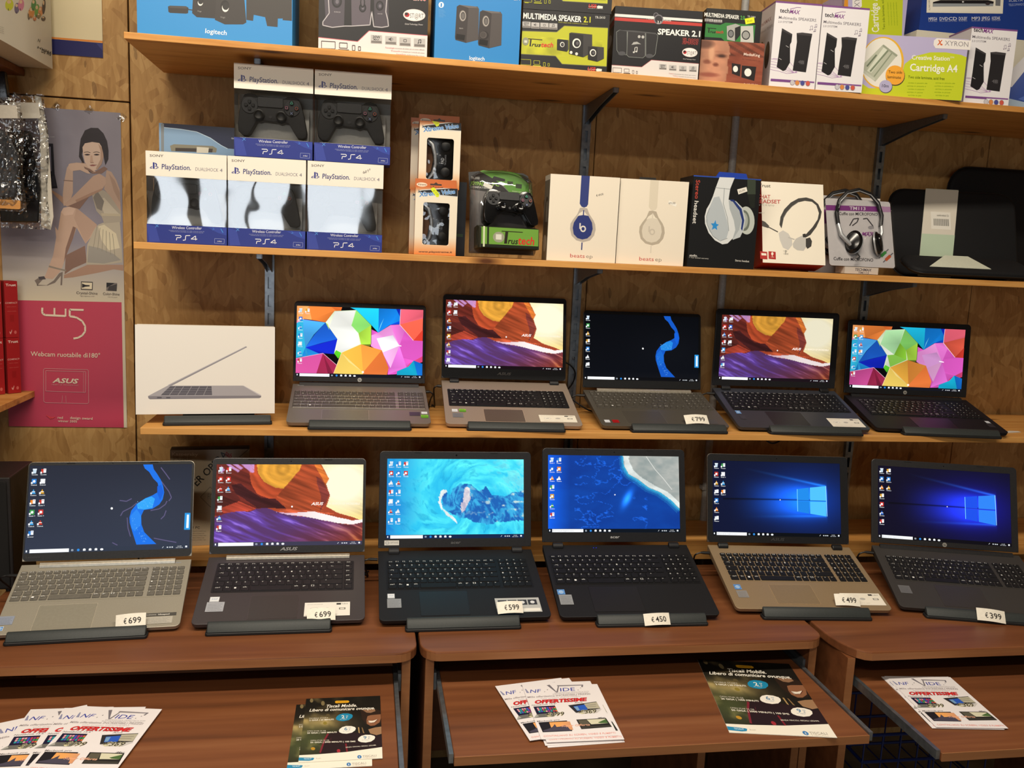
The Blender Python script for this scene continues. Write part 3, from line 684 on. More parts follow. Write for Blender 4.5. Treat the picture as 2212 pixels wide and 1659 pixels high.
p.poly([(2008, 162), (2088, 148), (2094, 196), (2016, 210)], '#e8ee1c'); p.text('20,60', 2028, 192, 2074, 184, 16, '#6a7a10')
done(p)

def tower_pack(label, X, Y, rz, h, w, d, k, dx, dy, side=False):
    t, p = carton('speaker_carton', label, 'carton', X, Y, S1, rz, w, h, d, '#d9d6da', k, bg='#eae7ea')
    o = lambda pts: [(a+dx, b+dy) for a, b in pts]
    p.R(0, 0, 1, .022, '#7f4f8c'); p.R(0, .022, 1, 1, '#eae7ea')
    p.text('tech', 305+dx, 98+dy, 378+dx, 104+dy, 36, '#2c2530', .02); p.text('MAX', 380+dx, 106+dy, 462+dx, 114+dy, 32, '#7a2f86', .02, .25)
    p.line(o([(385, 72), (440, 60), (470, 62)]), 4, '#7a2f86'); p.text('Multimedia SPEAKERS', 296+dx, 148+dy, 588+dx, 172+dy, 24, '#6b6570', .004); p.text('2.0 SYSTEM', 292+dx, 178+dy, 402+dx, 184+dy, 16, '#7d7780', .006)
    for x, y, s in ((545, 222, 26), (582, 205, 20), (575, 240, 16)):
        p.line(o([(x, y+s*.5), (x, y-s*.6), (x+s*.6, y-s*.7), (x+s*.6, y+s*.4)]), 3, '#8a7f92'); p.ell(x-4+dx, y+s*.5+dy, 5, 4, '#8a7f92'); p.ell(x+s*.6-4+dx, y+s*.4+dy, 5, 4, '#8a7f92')
    for i in range(5): p.line(o([(232-i*4, 460+i*20), (300, 470+i*22), (360, 520+i*14), (420, 570), (440, 545+i*6)]), 2.4, ('#b48ac0', '#cdaed6')[i % 2])
    p.line(o([(250, 458), (330, 462), (385, 490), (410, 520)]), 2.4, '#b48ac0')
    p.clip(o([(322, 222), (402, 268), (395, 330), (384, 350), (384, 490), (350, 548), (330, 556), (280, 525), (296, 420)]), '#201e21'); p.clip(o([(322, 222), (402, 268), (398, 280), (320, 240)]), '#3c393c')
    p.line(o([(352, 358), (374, 372)]), 4, '#b9b6b8'); p.line(o([(298, 456), (318, 468)]), 4, '#b9b6b8')
    p.clip(o([(436, 260), (480, 256), (558, 266), (545, 330), (535, 400), (508, 566), (405, 552), (425, 420), (438, 330)]), '#262427'); p.clip(o([(436, 260), (480, 256), (558, 266), (552, 284), (438, 272)]), '#3f3c3f')
    p.poly(o([(462, 472), (498, 474), (494, 508), (460, 504)]), '#3a383b'); p.text('4B', 446+dx, 496+dy, 492+dx, 502+dy, 26, '#6a686b')
    p.R(.03, .905, .98, .922, '#8a5a9a'); p.R(.03, .905, .5, .934, '#7a4a8c')
    for x, c in ((402, '#c8c4ca'), (440, '#d98a4a'), (481, '#4a4f96'), (523, '#cf5a4c')): p.ell(x+dx, 646+(x-402)*.06+dy, 18, 21, '#8d8790'); p.ell(x+dx, 646+(x-402)*.06+dy, 15.5, 18.5, c)
    done(p)
    q = side_print(t, w, d, h, -1); q.bg('#c3bec2'); q.R(0, 0, 1, .022, '#6f4a78'); q.text('techMAX', .1, .2, .8, .2, .05, '#8a6a70', .01); q.text('Multimedia SPEAKERS', .08, .29, .95, .29, .035, '#8a8288')
    q.ell(.3, .52, .16, .12, '#33302f'); q.ell(.72, .6, .16, .16, '#2a2829'); q.ell(.3, .74, .13, .12, '#332f30'); done_side(q)
    f = Print(w, d); f.bg('#7c4d86'); f.build('lid_print', GLOSSY, t, loc=(0, 0, h), rot=(-R(90), 0, 0))
tower_pack('white speaker carton with two black tower speakers, beside the red face carton', 1.0395, -.39, R(-3.9), .203, .119, .1, z5, 0, 0)
tower_pack('white tower-speaker carton touching the green laminating-cartridge box', 1.1615, -.3985, R(-3.9), .202, .121, .1, z5, 350, 34)
tower_pack('white tower-speaker carton at the right end of the top shelf', 1.58, -.393, R(-4.3), .188, .124, .1, z5, 1512, 150)

def xyron(label, X, Y, rz, w, h, d, Z=S1, k=z5, up=False):
    t, p = carton('cartridge_carton', label, 'carton', X, Y, Z, rz, w, h, d, '#b4a9cc', k, bg='#bab2d6')
    return t, p
t, p = xyron('lilac and lime laminating-cartridge box lying lengthwise on the top shelf', 1.366, -.391, R(-8), .266, .15, .11)
gre = '#c6d22c'
p.clip([(912, 733), (925, 640), (1000, 690), (1150, 690), (1250, 600), (1280, 500), (1360, 440), (1480, 410), (1600, 410), (1720, 430), (1790, 460), (1717, 800), (905, 740)], gre)
p.ell(1105, 492, 168, 204, '#e8b43a', 8, 40); p.ell(1100, 490, 155, 192, '#e9e6dc', 8, 40)
p.clip([(1110, 350), (1225, 430), (1050, 640), (945, 560), (960, 500)], '#b9bdaa'); p.clip([(1115, 372), (1160, 390), (1020, 570), (985, 555)], '#d8dccb'); p.line([(1150, 395), (1010, 560)], 14, '#7f8a72'); p.line([(1185, 410), (1040, 600)], 10, '#8d9680'); p.line([(1110, 355), (1220, 440)], 16, '#9aa08c'); p.line([(945, 545), (1045, 625)], 18, '#c8ccbc'); p.line([(1060, 430), (985, 520)], 12, '#6f7a64')
p.ell(1206, 594, 76, 78, '#4a4030'); p.ell(1204, 588, 74, 76, '#f2a93a'); p.text('Two side', 1152, 574, 1260, 578, 24, '#3a2c12', .008); p.text('laminate', 1145, 612, 1250, 618, 24, '#3a2c12', .008)
p.ell(1132, 680, 52, 50, '#5a5468'); p.ell(1130, 675, 50, 48, '#b4b0d2'); p.text('10m', 1102, 682, 1154, 686, 26, '#2c2838', .006)
p.poly([(1530, 300), (1800, 318), (1790, 392), (1520, 378), (1504, 352), (1508, 318)], '#efeae6'); p.text('X', 1532, 352, 1574, 354, 40, '#d9622c', .04, .2); p.ell(1568, 350, 7, 7, '#d9622c'); p.text('XYRON', 1592, 356, 1775, 368, 40, '#8a858c', -.004)
p.text('Creative Station', 1334, 466, 1630, 476, 36, '#f4f4e6', .016); p.text('TM', 1632, 456, 1664, 458, 14, '#f4f4e6'); p.text('Cartridge A4', 1320, 554, 1690, 566, 58, '#f6f6ea', .018); p.text('Two side laminate, acid free', 1306, 612, 1590, 626, 22, '#5f7414', .004)
for cx in (1306, 1520):
    for i in range(5): p.text('scritta in piccolo stampata'[:22-i*2], cx-8*(i % 2), 652+i*24, cx+150-i*12, 656+i*24, 10, '#8fae1c')
done(p)
t, p = xyron('lilac and lime cartridge box stood on end behind the white tower-speaker cartons', 1.353, -.205, 0, .186, .30, .12)
p.clip([(955, -900), (1290, -900), (1258, 300), (930, 300)], gre); p.clip([(770, -900), (838, -900), (838, 300), (770, 300)], '#e0962e')
for s2, y0, c, x0, hh in (('XYRON', -90, '#8a858c', 0, 0),): pass
p.poly([(870, -160), (940, -160), (945, 52), (915, 70), (872, 62)], '#efeae6')
p.text('XYRON', 928, 56, 926, -130, 44, '#8a858c', -.004); p.text('Cartridge A4', 1080, 252, 1062, -62, 58, '#f2f4e2', .018); p.text('Two side laminate, acid free', 1128, 232, 1112, -60, 20, '#5f7414', .004); p.text('AVVISO', 808, 52, 806, -20, 16, '#7a5414')
for i in range(4): p.text('scritta in piccolo stampata', 1160+i*22, 200, 1150+i*22, 20, 9, '#8fae1c')
done(p)

t, p = carton('player_carton', 'deep blue disc player carton at the top right, on a white box', 'carton', 1.665, -.2, S1+.218, 0, .345, .26, .12, '#1c3a86', z5, bg='#1d3c8c')
p.clip([(1465, -400), (2075, -400), (2045, 108), (1450, 100)], '#ece6d2'); p.clip([(1470, -400), (2060, -400), (2035, 95), (1460, 88)], '#f1ecdc')
p.clip([(1500, 18), (1560, 2), (1930, 2), (1975, 14), (1970, 50), (1500, 54)], '#1e1c20'); p.clip([(1502, 28), (1972, 30), (1970, 50), (1502, 54)], '#9aa0a4'); p.ell(1928, 30, 18, 12, '#3c3436'); p.clip([(1990, -40), (2030, -40), (2026, 48), (1988, 46)], '#77797c'); p.line([(1540, -6), (1900, -8)], 4, '#77797c'); p.ell(1735, 16, 8, 6, '#e0e0e0')
p.text('FLYRECORDER', 1480, 80, 1476, -20, 14, '#77736a')
for i, (x, s2) in enumerate(((1466, 'MPEG4'), (1552, 'DVD'), (1622, 'CD'), (1702, 'DOLBY'), (1802, 'MP3'), (1878, 'JPEG'), (1960, 'KODAK'))): p.text(s2, x, 162-i, x+66, 161-i, 26, '#d9dcea', .012); p.text('DIGITAL VIDEO', x, 172-i, x+66, 171-i, 7, '#b9c0da')
p.text('SCELTA', 2092, 16, 2200, 12, 20, '#c8d0e8'); p.text('TELECOMANDO', 2090, 50, 2212, 44, 20, '#9fb0dc')
done(p)
t, p = carton('white_carton', 'plain off-white box supporting the blue disc player carton', 'carton', 1.66, -.215, S1, 0, .365, .217, .14, '#d8d2bf', z5)
done(p)
t = thing('plastic_pouch', 'blue and white striped pouch leaning at the right end of the top shelf', 'pouch', (1.742, -.33, zz(S1)+.0008), R(-20))
b = MB(); b.prism([(-.075, 0), (.12, 0), (.12, .17), (.02, .155), (-.06, .07)], 0, .05, 'y'); b.build('pouch_body', card('#21408f'), t, bevel=.012, seg=3, smooth=True)
p = Print(.195, .17); p.clip([(.02, .56), (.35, .1), (.5, .08), (.2, .62)], '#d5d3d6'); p.clip([(.02, .98), (.02, .75), (.9, .98)], '#9fb4c8'); p.clip([(.3, .8), (.7, .55), (.95, .6), (.6, .9)], '#4a66b4')
p.build('pouch_print', GLOSSY, t, loc=(.0225, 0, 0))
# ---------------------------------------------------------------- second shelf: controllers
BLACK = mat('black_plastic', '#17181a', .42, spec=.4); BLACKGLOSS = mat('black_gloss', '#0d0d0f', .16, spec=.6); DGREY = mat('dark_grey_plastic', '#2b2c2f', .5)
SOFT = mat('soft_touch_black', '#1e1f22', .6); SILVER = mat('silver_plastic', '#b9bcc0', .3, .5); WHITE = mat('white_card', '#efe9dd', .55, grain=.02)
WINDOW = clear_plastic('window_film', .03, .25, wrinkle=.16, wscale=9); THINFILM = clear_plastic('thin_film', .03, .04, wrinkle=.35, wscale=25); BLISTER = clear_plastic('blister_plastic', .05, .06, wrinkle=.2, wscale=30)
CRINKLE = clear_plastic('crinkled_film', .12, .10, wrinkle=1.0, wscale=55)
PADPX = [(1000, 745), (1022, 706), (1060, 698), (1095, 706), (1115, 718), (1220, 730), (1320, 745), (1345, 728), (1385, 724), (1430, 742), (1452, 790), (1475, 880), (1498, 1000), (1494, 1035), (1465, 1048), (1425, 1042), (1398, 1000), (1358, 930), (1330, 925), (1300, 935), (1270, 922), (1165, 908), (1140, 915), (1112, 912), (1062, 1000), (1040, 1018), (1005, 1015), (975, 985), (970, 930), (980, 840)]
def padpt(x, y, s=.0003): return ((x-1235)*s, -((y-(x-1235)*.07)-880)*s)
PRINTS = {}
def controller(label, loc, rz, group, lean=0, scale=1):
    """gamepad: one bodied shell with grips, touch pad, sticks, direction pad and action buttons"""
    t = thing('game_controller', label, 'game controller', loc, rz, group); t.scale = (scale,)*3
    pts = [padpt(*p) for p in PADPX][::-1]
    b = MB(); b.prism(pts, -.012, .022, 'y')
    o = b.build('shell', SOFT, t, bevel=.006, seg=3, smooth=True)
    a, c = padpt(1120, 725), padpt(1315, 815)
    MB().prism(rrect(a[0], c[0], c[1], a[1], .004), -.0145, -.011, 'y').build('touch_pad', DGREY, t, bevel=.0008)
    for x, y in ((1060, 790), (1382, 815)):
        q = padpt(x, y); MB().lathe([(.019, 0), (.019, .0012), (.018, .0018)], (q[0], -.012, q[1]), 24, 'y').build('button_disc', DGREY, t)
    for x, y in ((1133, 865), (1302, 880)):
        q = padpt(x, y); s = MB().lathe([(.0125, 0), (.0125, .002), (.008, .003), (.0075, .009), (.0115, .011), (.012, .0135), (.0095, .0142), (.006, .0125)], (q[0], -.0115, q[1]), 22, 'y').build('thumb_stick', BLACK, t, smooth=True)
    cx, cy = padpt(1060, 790)
    for dx, dz in ((0, 1), (0, -1), (1, 0), (-1, 0)):
        px = (-dz, dx)
        g = [(cx+dx*.003, cy+dz*.003), (cx+dx*.006+px[0]*.0035, cy+dz*.006+px[1]*.0035), (cx+dx*.0115+px[0]*.0035, cy+dz*.0115+px[1]*.0035), (cx+dx*.0115-px[0]*.0035, cy+dz*.0115-px[1]*.0035), (cx+dx*.006-px[0]*.0035, cy+dz*.006-px[1]*.0035)]
        ar = sum(g[i-1][0]*g[i][1]-g[i][0]*g[i-1][1] for i in range(5))
        MB().prism(g if ar > 0 else g[::-1], -.0172, -.0135, 'y').build('direction_key', BLACK, t, bevel=.0006, seg=1)
    for i, (x, y) in enumerate(((1380, 775), (1342, 812), (1418, 818), (1380, 855))):
        q = padpt(x, y); bt = MB().lathe([(.0052, 0), (.0052, .0035), (.0044, .0042)], (q[0], -.0135, q[1]), 16, 'y').build('action_button', BLACK, t, smooth=True)
        p = Print(.01, .01); col = ('#4fb89a', '#c9839a', '#c8705c', '#8d9ac4')[i]
        if i == 0: p.line([(.5, .2), (.85, .8), (.15, .8), (.5, .2)], .09, col)
        elif i == 1: p.line([(.22, .22), (.78, .22), (.78, .78), (.22, .78), (.22, .22)], .09, col)
        elif i == 2: p.line([(.5+.34*math.cos(k*.42), .5+.34*math.sin(k*.42)) for k in range(16)], .09, col)
        else: p.line([(.2, .2), (.8, .8)], .09, col); p.line([(.8, .2), (.2, .8)], .09, col)
        p.build('button_symbol', PAPER, bt, loc=(q[0], -.0178, q[1]-.005))
    q = padpt(1218, 880); MB().lathe([(.0035, 0), (.0035, .001)], (q[0], -.0122, q[1]), 14, 'y').build('home_button', DGREY, t)
    return t
CTRL = []
def pad_box(label, plabel, X, Y, Z, rz, price=False):
    w, h, d = .179, .2085, .078
    t = thing('controller_carton', label, 'carton', (X, Y, zz(Z)+.0004), rz, 'boxed wireless game controllers')
    hb, ht = .0425, .056
    b = MB(); b.box(-w/2, w/2, 0, d, h-ht, h); b.build('top_band', card('#efe8da'), t, bevel=.0008, seg=1)
    b = MB(); b.box(-w/2, w/2, 0, d, 0, hb); b.build('bottom_band', card('#1d2a80'), t, bevel=.0008, seg=1)
    b = MB(); b.box(-w/2+.001, w/2-.001, d-.002, d-.0005, hb+.0002, h-ht-.0002); b.build('back_panel', card('#c4c2bb'), t)
    b = MB(); b.prism([(.010, hb+.0004), (d-.004, hb+.0004), (d-.004, hb+.08), (.060, hb+.06), (.055, hb+.004), (.010, hb+.002)], -w/2+.012, w/2-.012, 'x'); b.build('inner_tray', card('#e2e0da'), t, bevel=.002)
    b = MB()
    y1, x1 = d-.003, w/2-.0006
    b.add([(-x1, y1, hb), (-x1, .0009, hb), (x1, .0009, hb), (x1, y1, hb), (-x1, y1, h-ht), (-x1, .0009, h-ht), (x1, .0009, h-ht), (x1, y1, h-ht)], [(0, 1, 5, 4), (1, 2, 6, 5), (2, 3, 7, 6)])
    b.build('clear_window', WINDOW, t)
    if price: p = None
    if 'band' not in PRINTS or price:
        p = Print(w, h, [(912, 472), (1518, 518), (1502, 1195), (915, 1155)])
        p.R(0, 0, 1, ht/h, '#f1eadc'); p.R(0, 1-hb/h, 1, 1, '#1c2b86')
        p.text('SONY', 942, 520, 1045, 524, 19, '#4a3d3a', .01); B = '#2a2f86'
        p.poly([(965, 562), (978, 564), (978, 614), (965, 610)], B); p.poly([(980, 566), (992, 570), (997, 580), (994, 592), (986, 590), (987, 578), (980, 574)], B)
        p.line([(962, 594), (946, 600), (945, 607), (962, 606)], 5, B); p.line([(981, 594), (1000, 596), (1005, 603), (984, 612)], 5, B)
        p.text('PlayStation.', 1030, 614, 1248, 626, 40, '#2c3074', .012); p.text('DUALSHOCK', 1281, 630, 1452, 641, 27, '#5a5470', -.008); p.text('4', 1464, 642, 1483, 643, 27, '#4a4468', -.004)
        p.clip([(915, 1024), (980, 1040), (1010, 1155), (930, 1155)], '#2f3f9c'); p.clip([(1360, 1056), (1505, 1064), (1500, 1120), (1440, 1100)], '#2a3fa0')
        p.line([(978, 1026), (1000, 1046)], 4, '#4a8ad8'); p.line([(1000, 1026), (978, 1048)], 4, '#4a8ad8'); p.line([(1460, 1068), (1476, 1098)], 5, '#3f8fe0'); p.line([(1400, 1060), (1412, 1072), (1396, 1076)], 3, '#3f7fd8')
        p.text('Wireless Controller', 1098, 1061, 1318, 1072, 21, '#e4e6f2', .002)
        for i in range(2): p.text('manette sans fil, controlador sin cable, comando senza fili', 1076+i*12, 1074+i*9, 1336-i*8, 1090+i*9, 5, '#b9c0e4')
        p.line([(1122, 1110), (1160, 1112), (1166, 1120), (1160, 1128), (1134, 1127), (1130, 1146)], 5, '#eef0f8'); p.line([(1232, 1114), (1200, 1114), (1196, 1146), (1178, 1148)], 5, '#eef0f8'); p.line([(1272, 1150), (1272, 1118), (1238, 1140), (1284, 1142)], 5, '#eef0f8')
        p.line([(1413, 1140), (1484, 1146), (1482, 1180), (1411, 1174), (1413, 1140)], 2.5, '#8f9ad0'); p.text('Jet Black', 1432, 1164, 1466, 1167, 9, '#e4e6f2', .01)
        if price: p.line([(1360, 560), (1352, 574), (1362, 580), (1366, 572), (1358, 568)], 2.4, '#5a5256'); p.line([(1374, 560), (1368, 572), (1378, 576), (1380, 560), (1372, 558)], 2.4, '#5a5256'); p.line([(1392, 548), (1388, 556), (1396, 556), (1394, 570)], 2.2, '#5a5256'); p.ell(1406, 548, 5, 6, '#5a5256'); p.ell(1406, 548, 3, 4, '#f1eadc')
        for nm, up in (('top_print', True), ('bottom_print', False)):
            q = Print(w, h); ix = {}
            for f in p.F:
                if (p.V[f[0]][2] > h/2) == up: q.F.append(tuple(ix.setdefault(i, len(ix)) for i in f))
            q.V = [p.V[i] for i in ix]; q.C = [p.C[i] for i in ix]
            o = q.build(nm, GLOSSY, t)
            if not price: PRINTS[nm] = o.data
        if not price: PRINTS['band'] = 1
    else:
        for nm in ('top_print', 'bottom_print'):
            o = bpy.data.objects.new(nm, PRINTS[nm]); COL.objects.link(o); o.parent = t
    M = Matrix.Translation((X, Y, zz(Z))) @ Matrix.Rotation(rz, 4, 'Z')
    pos = M @ Vector((-.004, .029, hb+.0535))
    if not CTRL: CTRL.append(controller(plabel, pos, rz, 'controllers in clear-window cartons'))
    else:
        c = CTRL[0].copy(); COL.objects.link(c); c.location = pos; c.rotation_euler = (0, 0, rz); c['label'] = plabel
        for ch in CTRL[0].children:
            e = ch.copy(); COL.objects.link(e); e.parent = c
            for g in ch.children: f = g.copy(); COL.objects.link(f); f.parent = e
    return t
pads = [('upper left', -.219, S2+.2095, 0), ('upper right', -.0365, S2+.2095, R(-1)), ('bottom left', -.415, S2, R(.8)), ('bottom middle', -.2335, S2, 0), ('bottom right', -.051, S2, 0)]
for n, X, Z, rz in pads:
    pad_box('white and blue game controller carton with clear window, %s of the five stacked' % n, 'black wireless controller behind the window of the %s carton' % n, X, -.331, Z, rz, n == 'bottom right')

# router carton behind
t, p = carton('router_carton', 'pale blue and navy carton with glossy window behind the game controller cartons', 'carton', -.3975, -.215, S2, 0, .205, .286, .1, '#8a8f8e', z2, bg='#7d9cbc')
p.clip([(385, 950), (520, 965), (640, 985), (740, 1030), (820, 1085), (870, 1110), (1100, 1130), (1100, 930), (385, 915)], '#141a3a'); p.line([(385, 952), (520, 966), (640, 986), (740, 1031), (820, 1086), (870, 1112)], 5, '#b9cfe0')
p.clip([(372, 925), (395, 925), (395, 1500), (378, 1500)], '#7a8084'); p.clip([(440, 1090), (470, 1078), (760, 1092), (790, 1110), (785, 1140), (450, 1130)], '#7f7a68'); p.clip([(480, 1105), (760, 1112), (755, 1140), (480, 1130)], '#3a3028'); p.clip([(640, 1098), (730, 1104), (725, 1145), (638, 1142)], '#cfc9b8')
p.text('nuovo', 898, 1040, 940, 1042, 18, '#cfd6e4')
done(p)

# ---- gamepad cartons with windows
def xtreme(label, X, Y, Z, rz, quad, first, sticker, clear=True, tab=True, plabel=None):
    w, h, d = .103, .163, .06
    t = thing('gamepad_carton', label, 'carton', (X, Y, zz(Z)+.0004), rz, 'orange and white gamepad cartons')
    p = Print(w, h, quad)
    P = lambda x, y: (lambda q: (q[0]-w/2, q[1]))(p.uv((x, y)))
    a, c = P(*first[0]), P(*first[1])
    win = rrect(a[0], c[0], c[1], a[1], .006, 5); out = []
    for (x, z) in win:
        fx = -w/2 if x < (a[0]+c[0])/2 else w/2; fz = 0 if z < (a[1]+c[1])/2 else h
        out.append((fx, fz))
    # outer outline follows the inner one around the corners
    k = len(win)//4; out = []
    for ci, (cx, cz) in enumerate(((-w/2, 0), (w/2, 0), (w/2, h), (-w/2, h))): out += [(cx, cz)]*k
    b = MB(); b.ring(out, win, 0, .0006, 'y')
    b.build('front_panel', card('#e6dccb'), t)
    b = MB(); b.box(-w/2, -w/2+.0006, .0007, d, 0, h); b.box(w/2-.0006, w/2, .0007, d, 0, h); b.box(-w/2, w/2, d-.0006, d, 0, h); b.box(-w/2, w/2, .0007, d, 0, .0006); b.box(-w/2, w/2, .0007, d, h-.0006, h)
    b.build('carton_body', card('#c98a5c'), t)
    b = MB(); b.prism(rrect(a[0]-.002, c[0]+.002, c[1]-.002, a[1]+.002, .005), .0009, .0011, 'y'); b.build('clear_window', THINFILM, t)
    if tab:
        b = MB(); pts = rrect(-w/2, w/2, h, h+.024, .003, 3, (0, 0, 1, 1)); hole = [(-.014, h+.010), (.014, h+.010), (.014, h+.014), (.005, h+.014), (0, h+.018), (-.005, h+.014), (-.014, h+.014)]
        b.prism(pts, d-.0009, d, 'y'); b.build('hang_tab', card('#b8622c'), t)
        q = Print(w, .024); q.bg('#c26a30'); q.poly([(.36, .62), (.64, .62), (.64, .45), (.55, .45), (.5, .28), (.45, .45), (.36, .45)], '#3a2c24'); q.ell(.16, .6, .13, .22, '#e6d9c4'); q.text('Xtreme', .06, .68, .27, .68, .2, '#4a3428', .01); q.text('playxt', .36, .94, .68, .94, .26, '#2c201a', .02)
        q.build('tab_print', GLOSSY, t, loc=(0, d-.001, h))
    # printed frame: coloured strips around the window, orange growing towards the bottom
    U0, U1, V0, V1 = (a[0]+w/2)/w, (c[0]+w/2)/w, 1-a[1]/h, 1-c[1]/h
    def col(U, V):
        t2 = np.clip((V-.72)/.3, 0, 1)[:, None]**1.2; t3 = np.clip((.1-V)/.1, 0, 1)[:, None]
        cc = np.array([.92, .88, .80])*(1-t2)+np.array([.86, .47, .16])*t2
        return cc*(1-t3)+np.array([.80, .44, .2])*t3
    for bx in ((0, 0, 1, V0), (0, V1, 1, 1), (0, V0, U0, V1), (U1, V0, 1, V1)): p.image(col, 4, 12, bx)
    x0, y0, x1, y1 = first[2]
    p.clip([(x0, y0+30), (x0+14, y0+8), (x0+40, y0), (x1, y1-62), (x1, y1+44), (x0+50, y1+20), (x0+14, y1+2), (x0, y1-30)], '#d9d6cf'); p.clip([(x0+8, y0+32), (x0+20, y0+14), (x0+44, y0+8), (x1, y1-52), (x1, y1+34), (x0+52, y1+10), (x0+20, y1-6), (x0+8, y1-32)], '#15151a')
    p.text('Xtreme Value', x0+14, y0+70, x1-22, y1+4, 44, '#4f86c4', .03, .12, out='#cfe0f0')
    if sticker == 1: p.poly([(380, 160), (440, 168), (460, 180), (455, 205), (430, 216)], '#d9e62a'); p.text('€ 5,00', 420, 196, 450, 186, 9, '#5a6a10')
    if sticker == 2: p.poly([(358, 862), (376, 846), (396, 842), (452, 908), (446, 936), (424, 942)], '#dbe81c'); p.text('€ 7,00', 384, 880, 436, 926, 18, '#54640e')
    if sticker: p.text('www.playxtreme.it', 248, 1494, 596, 1500, 18, '#3a2416', .018, .2) if sticker == 2 else None
    p.build('front_print', GLOSSY, t)
    if plabel:
        M = Matrix.Translation((X, Y, zz(Z))) @ Matrix.Rotation(rz, 4, 'Z')
        g = thing('game_controller', plabel, 'game controller', M @ Vector((0, .008, .005)), rz)
        mz = (a[1]+c[1])/2-.005
        b = MB(); b.prism([(-.04, mz-.062), (-.012, mz-.072), (.012, mz-.06), (.036, mz-.066), (.044, mz-.03), (.046, mz), (.044, mz+.034), (.036, mz+.066), (.012, mz+.06), (-.012, mz+.072), (-.04, mz+.062), (-.045, mz+.045), (-.02, mz+.03), (-.014, mz), (-.02, mz-.03), (-.045, mz-.045)], .006, .034, 'y')
        b.build('shell', BLACKGLOSS, g, bevel=.005, seg=3, smooth=True)
        tr = MB(); tr.tube([(-.034, .0045, mz+.052+.0), (-.018, .003, mz+.036), (-.011, .002, mz+.012), (-.009, .002, mz-.012), (-.014, .003, mz-.034), (-.026, .0045, mz-.05)], [.003, .005, .0045, .004, .005, .003], 10); tr.build('silver_trim', SILVER, g, smooth=True)
        for zz2 in (.034, -.03): MB().lathe([(.0115, 0), (.0115, .004), (.007, .006)], (.016, .0062, mz+zz2), 18, 'y').build('thumb_stick', BLACK, g, smooth=True)
        q = Print(.05, .06); q.text('PAD', .62, .66, .62, .42, .16, '#b9bcc0', .01); q.text('DIGITAL', .66, .3, .66, .72, .08, '#8a8d92')
        for i, (x, y) in enumerate(((.3, .3), (.45, .34), (.3, .7), (.45, .66))): q.text(('1', '2', '3', 'T')[i], x, y, x+.001, y-.05, .07, '#c0c3c8')
        q.build('shell_print', PAPER, g, loc=(.006, .0055, mz-.03))
    return t
F2 = ((288, 992), (555, 1425), (228, 868, 642, 895))
Q2 = [(205, 838), (645, 852), (632, 1530), (198, 1512)]
xtreme('lower front gamepad carton, silver curve of the pad showing in its window', .168, -.332, S2, R(-2), Q2, F2, 2, plabel='black and silver gamepad inside the lower front orange and white carton')
F1 = ((332, 322), (598, 752), (278, 196, 682, 224))
Q1 = [(258, 155), (683, 185), (665, 850), (232, 830)]
xtreme('upper front gamepad carton with a small yellow sticker at its top edge', .177, -.2705, S2+.1645, R(-1), Q1, F1, 1, plabel='black gamepad inside the upper front orange and white carton')
xtreme('lower rear gamepad carton, hidden behind the lower front one', .160, -.235, S2, R(-1), Q1, F1, 0, tab=False)
xtreme('upper rear gamepad carton, peeking out at the left behind the upper front one', .160, -.204, S2+.1645, R(-1), Q1, F1, 0)
t, p = carton('gamepad_carton', 'glossy black carton edge standing between orange cartons and round joypad pack', 'carton', .237, -.20, S2, R(-2), .038, .19, .10, '#101013', z8)
p.text('JOYPAD', .1, .1, .2, .1, .05, '#222226'); p.V.clear(); p.F.clear(); p.C.clear(); p.n = 0; p.bg('#0f0f12'); p.R(.15, .25, .85, .6, '#1c1d20'); p.R(.15, .7, .85, .74, '#2f4a22')
done(p)

# ---- joypad in a rounded clear blister
JX, JY, JR, JL = .340, -.30, R(10), R(12)
w, h = .174, .212
t = thing('joypad_pack', 'round-topped clear blister pack holding a black joypad on a green card', 'blister pack', (JX, JY, zz(S2)+.0105), JR)
q = face_quad(frame((JX, JY, zz(S2)+.0105), JR, JL), w, h, z8)
arch = [(-w/2, 0), (w/2, 0), (w/2-.008, h*.86)]+[((w/2-.008)*math.cos(a), h*.86+h*.14*math.sin(a)) for a in [R(12+156*i/10) for i in range(11)]]+[(-w/2+.008, h*.86)]
MB().prism(arch, 0, .001, 'y').build('backing_card', card('#3b3a3c'), t, rot=(-JL, 0, 0))
p = Print(w, h, q)
ar = [(p.w/2+x*.985, z) for x, z in arch]
p.ngon([(a, min(b, h*.995)) for a, b in ar], '#6d6a6a')
p.clip([(745, 700), (850, 690), (1010, 770), (1180, 930), (755, 870)], '#19191b'); p.clip([(860, 690), (1010, 652), (1200, 700), (1345, 800), (1355, 935), (1180, 935), (1100, 840), (1000, 770)], '#5c9638'); p.clip([(1000, 648), (1190, 655), (1340, 740), (1345, 820), (1240, 720), (1100, 680)], '#131314')
p.text('TR-2000', 772, 768, 856, 772, 24, '#d9d9d4', .01); p.text('JOYPAD', 762, 824, 905, 836, 36, '#8fc24a', .025); p.text('PC', 985, 836, 1052, 842, 36, '#8fc24a', .025); p.text('COMPATIBILE', 764, 856, 960, 868, 20, '#bdbdb8', .012)
p.poly([(890, 835), (905, 798), (990, 838), (975, 876)], '#e8e6da'); p.clip([(980, 768), (1000, 740), (1110, 770), (1110, 795), (990, 780)], '#16161a'); p.clip([(1134, 790), (1190, 795), (1186, 835), (1134, 828)], '#2a3a20'); p.clip([(1218, 815), (1278, 822), (1274, 866), (1216, 858)], '#2a3a20')
p.text('Windows compatible', 1180, 895, 1300, 905, 12, '#d9e6c4')
p.build('card_print', GLOSSY, t, rot=(-JL, 0, 0))
b = MB()
prof = [(1.0, -.002), (.985, -.014), (.93, -.036), (.8, -.046), (.5, -.048)]
cz = h*.5; rings = []
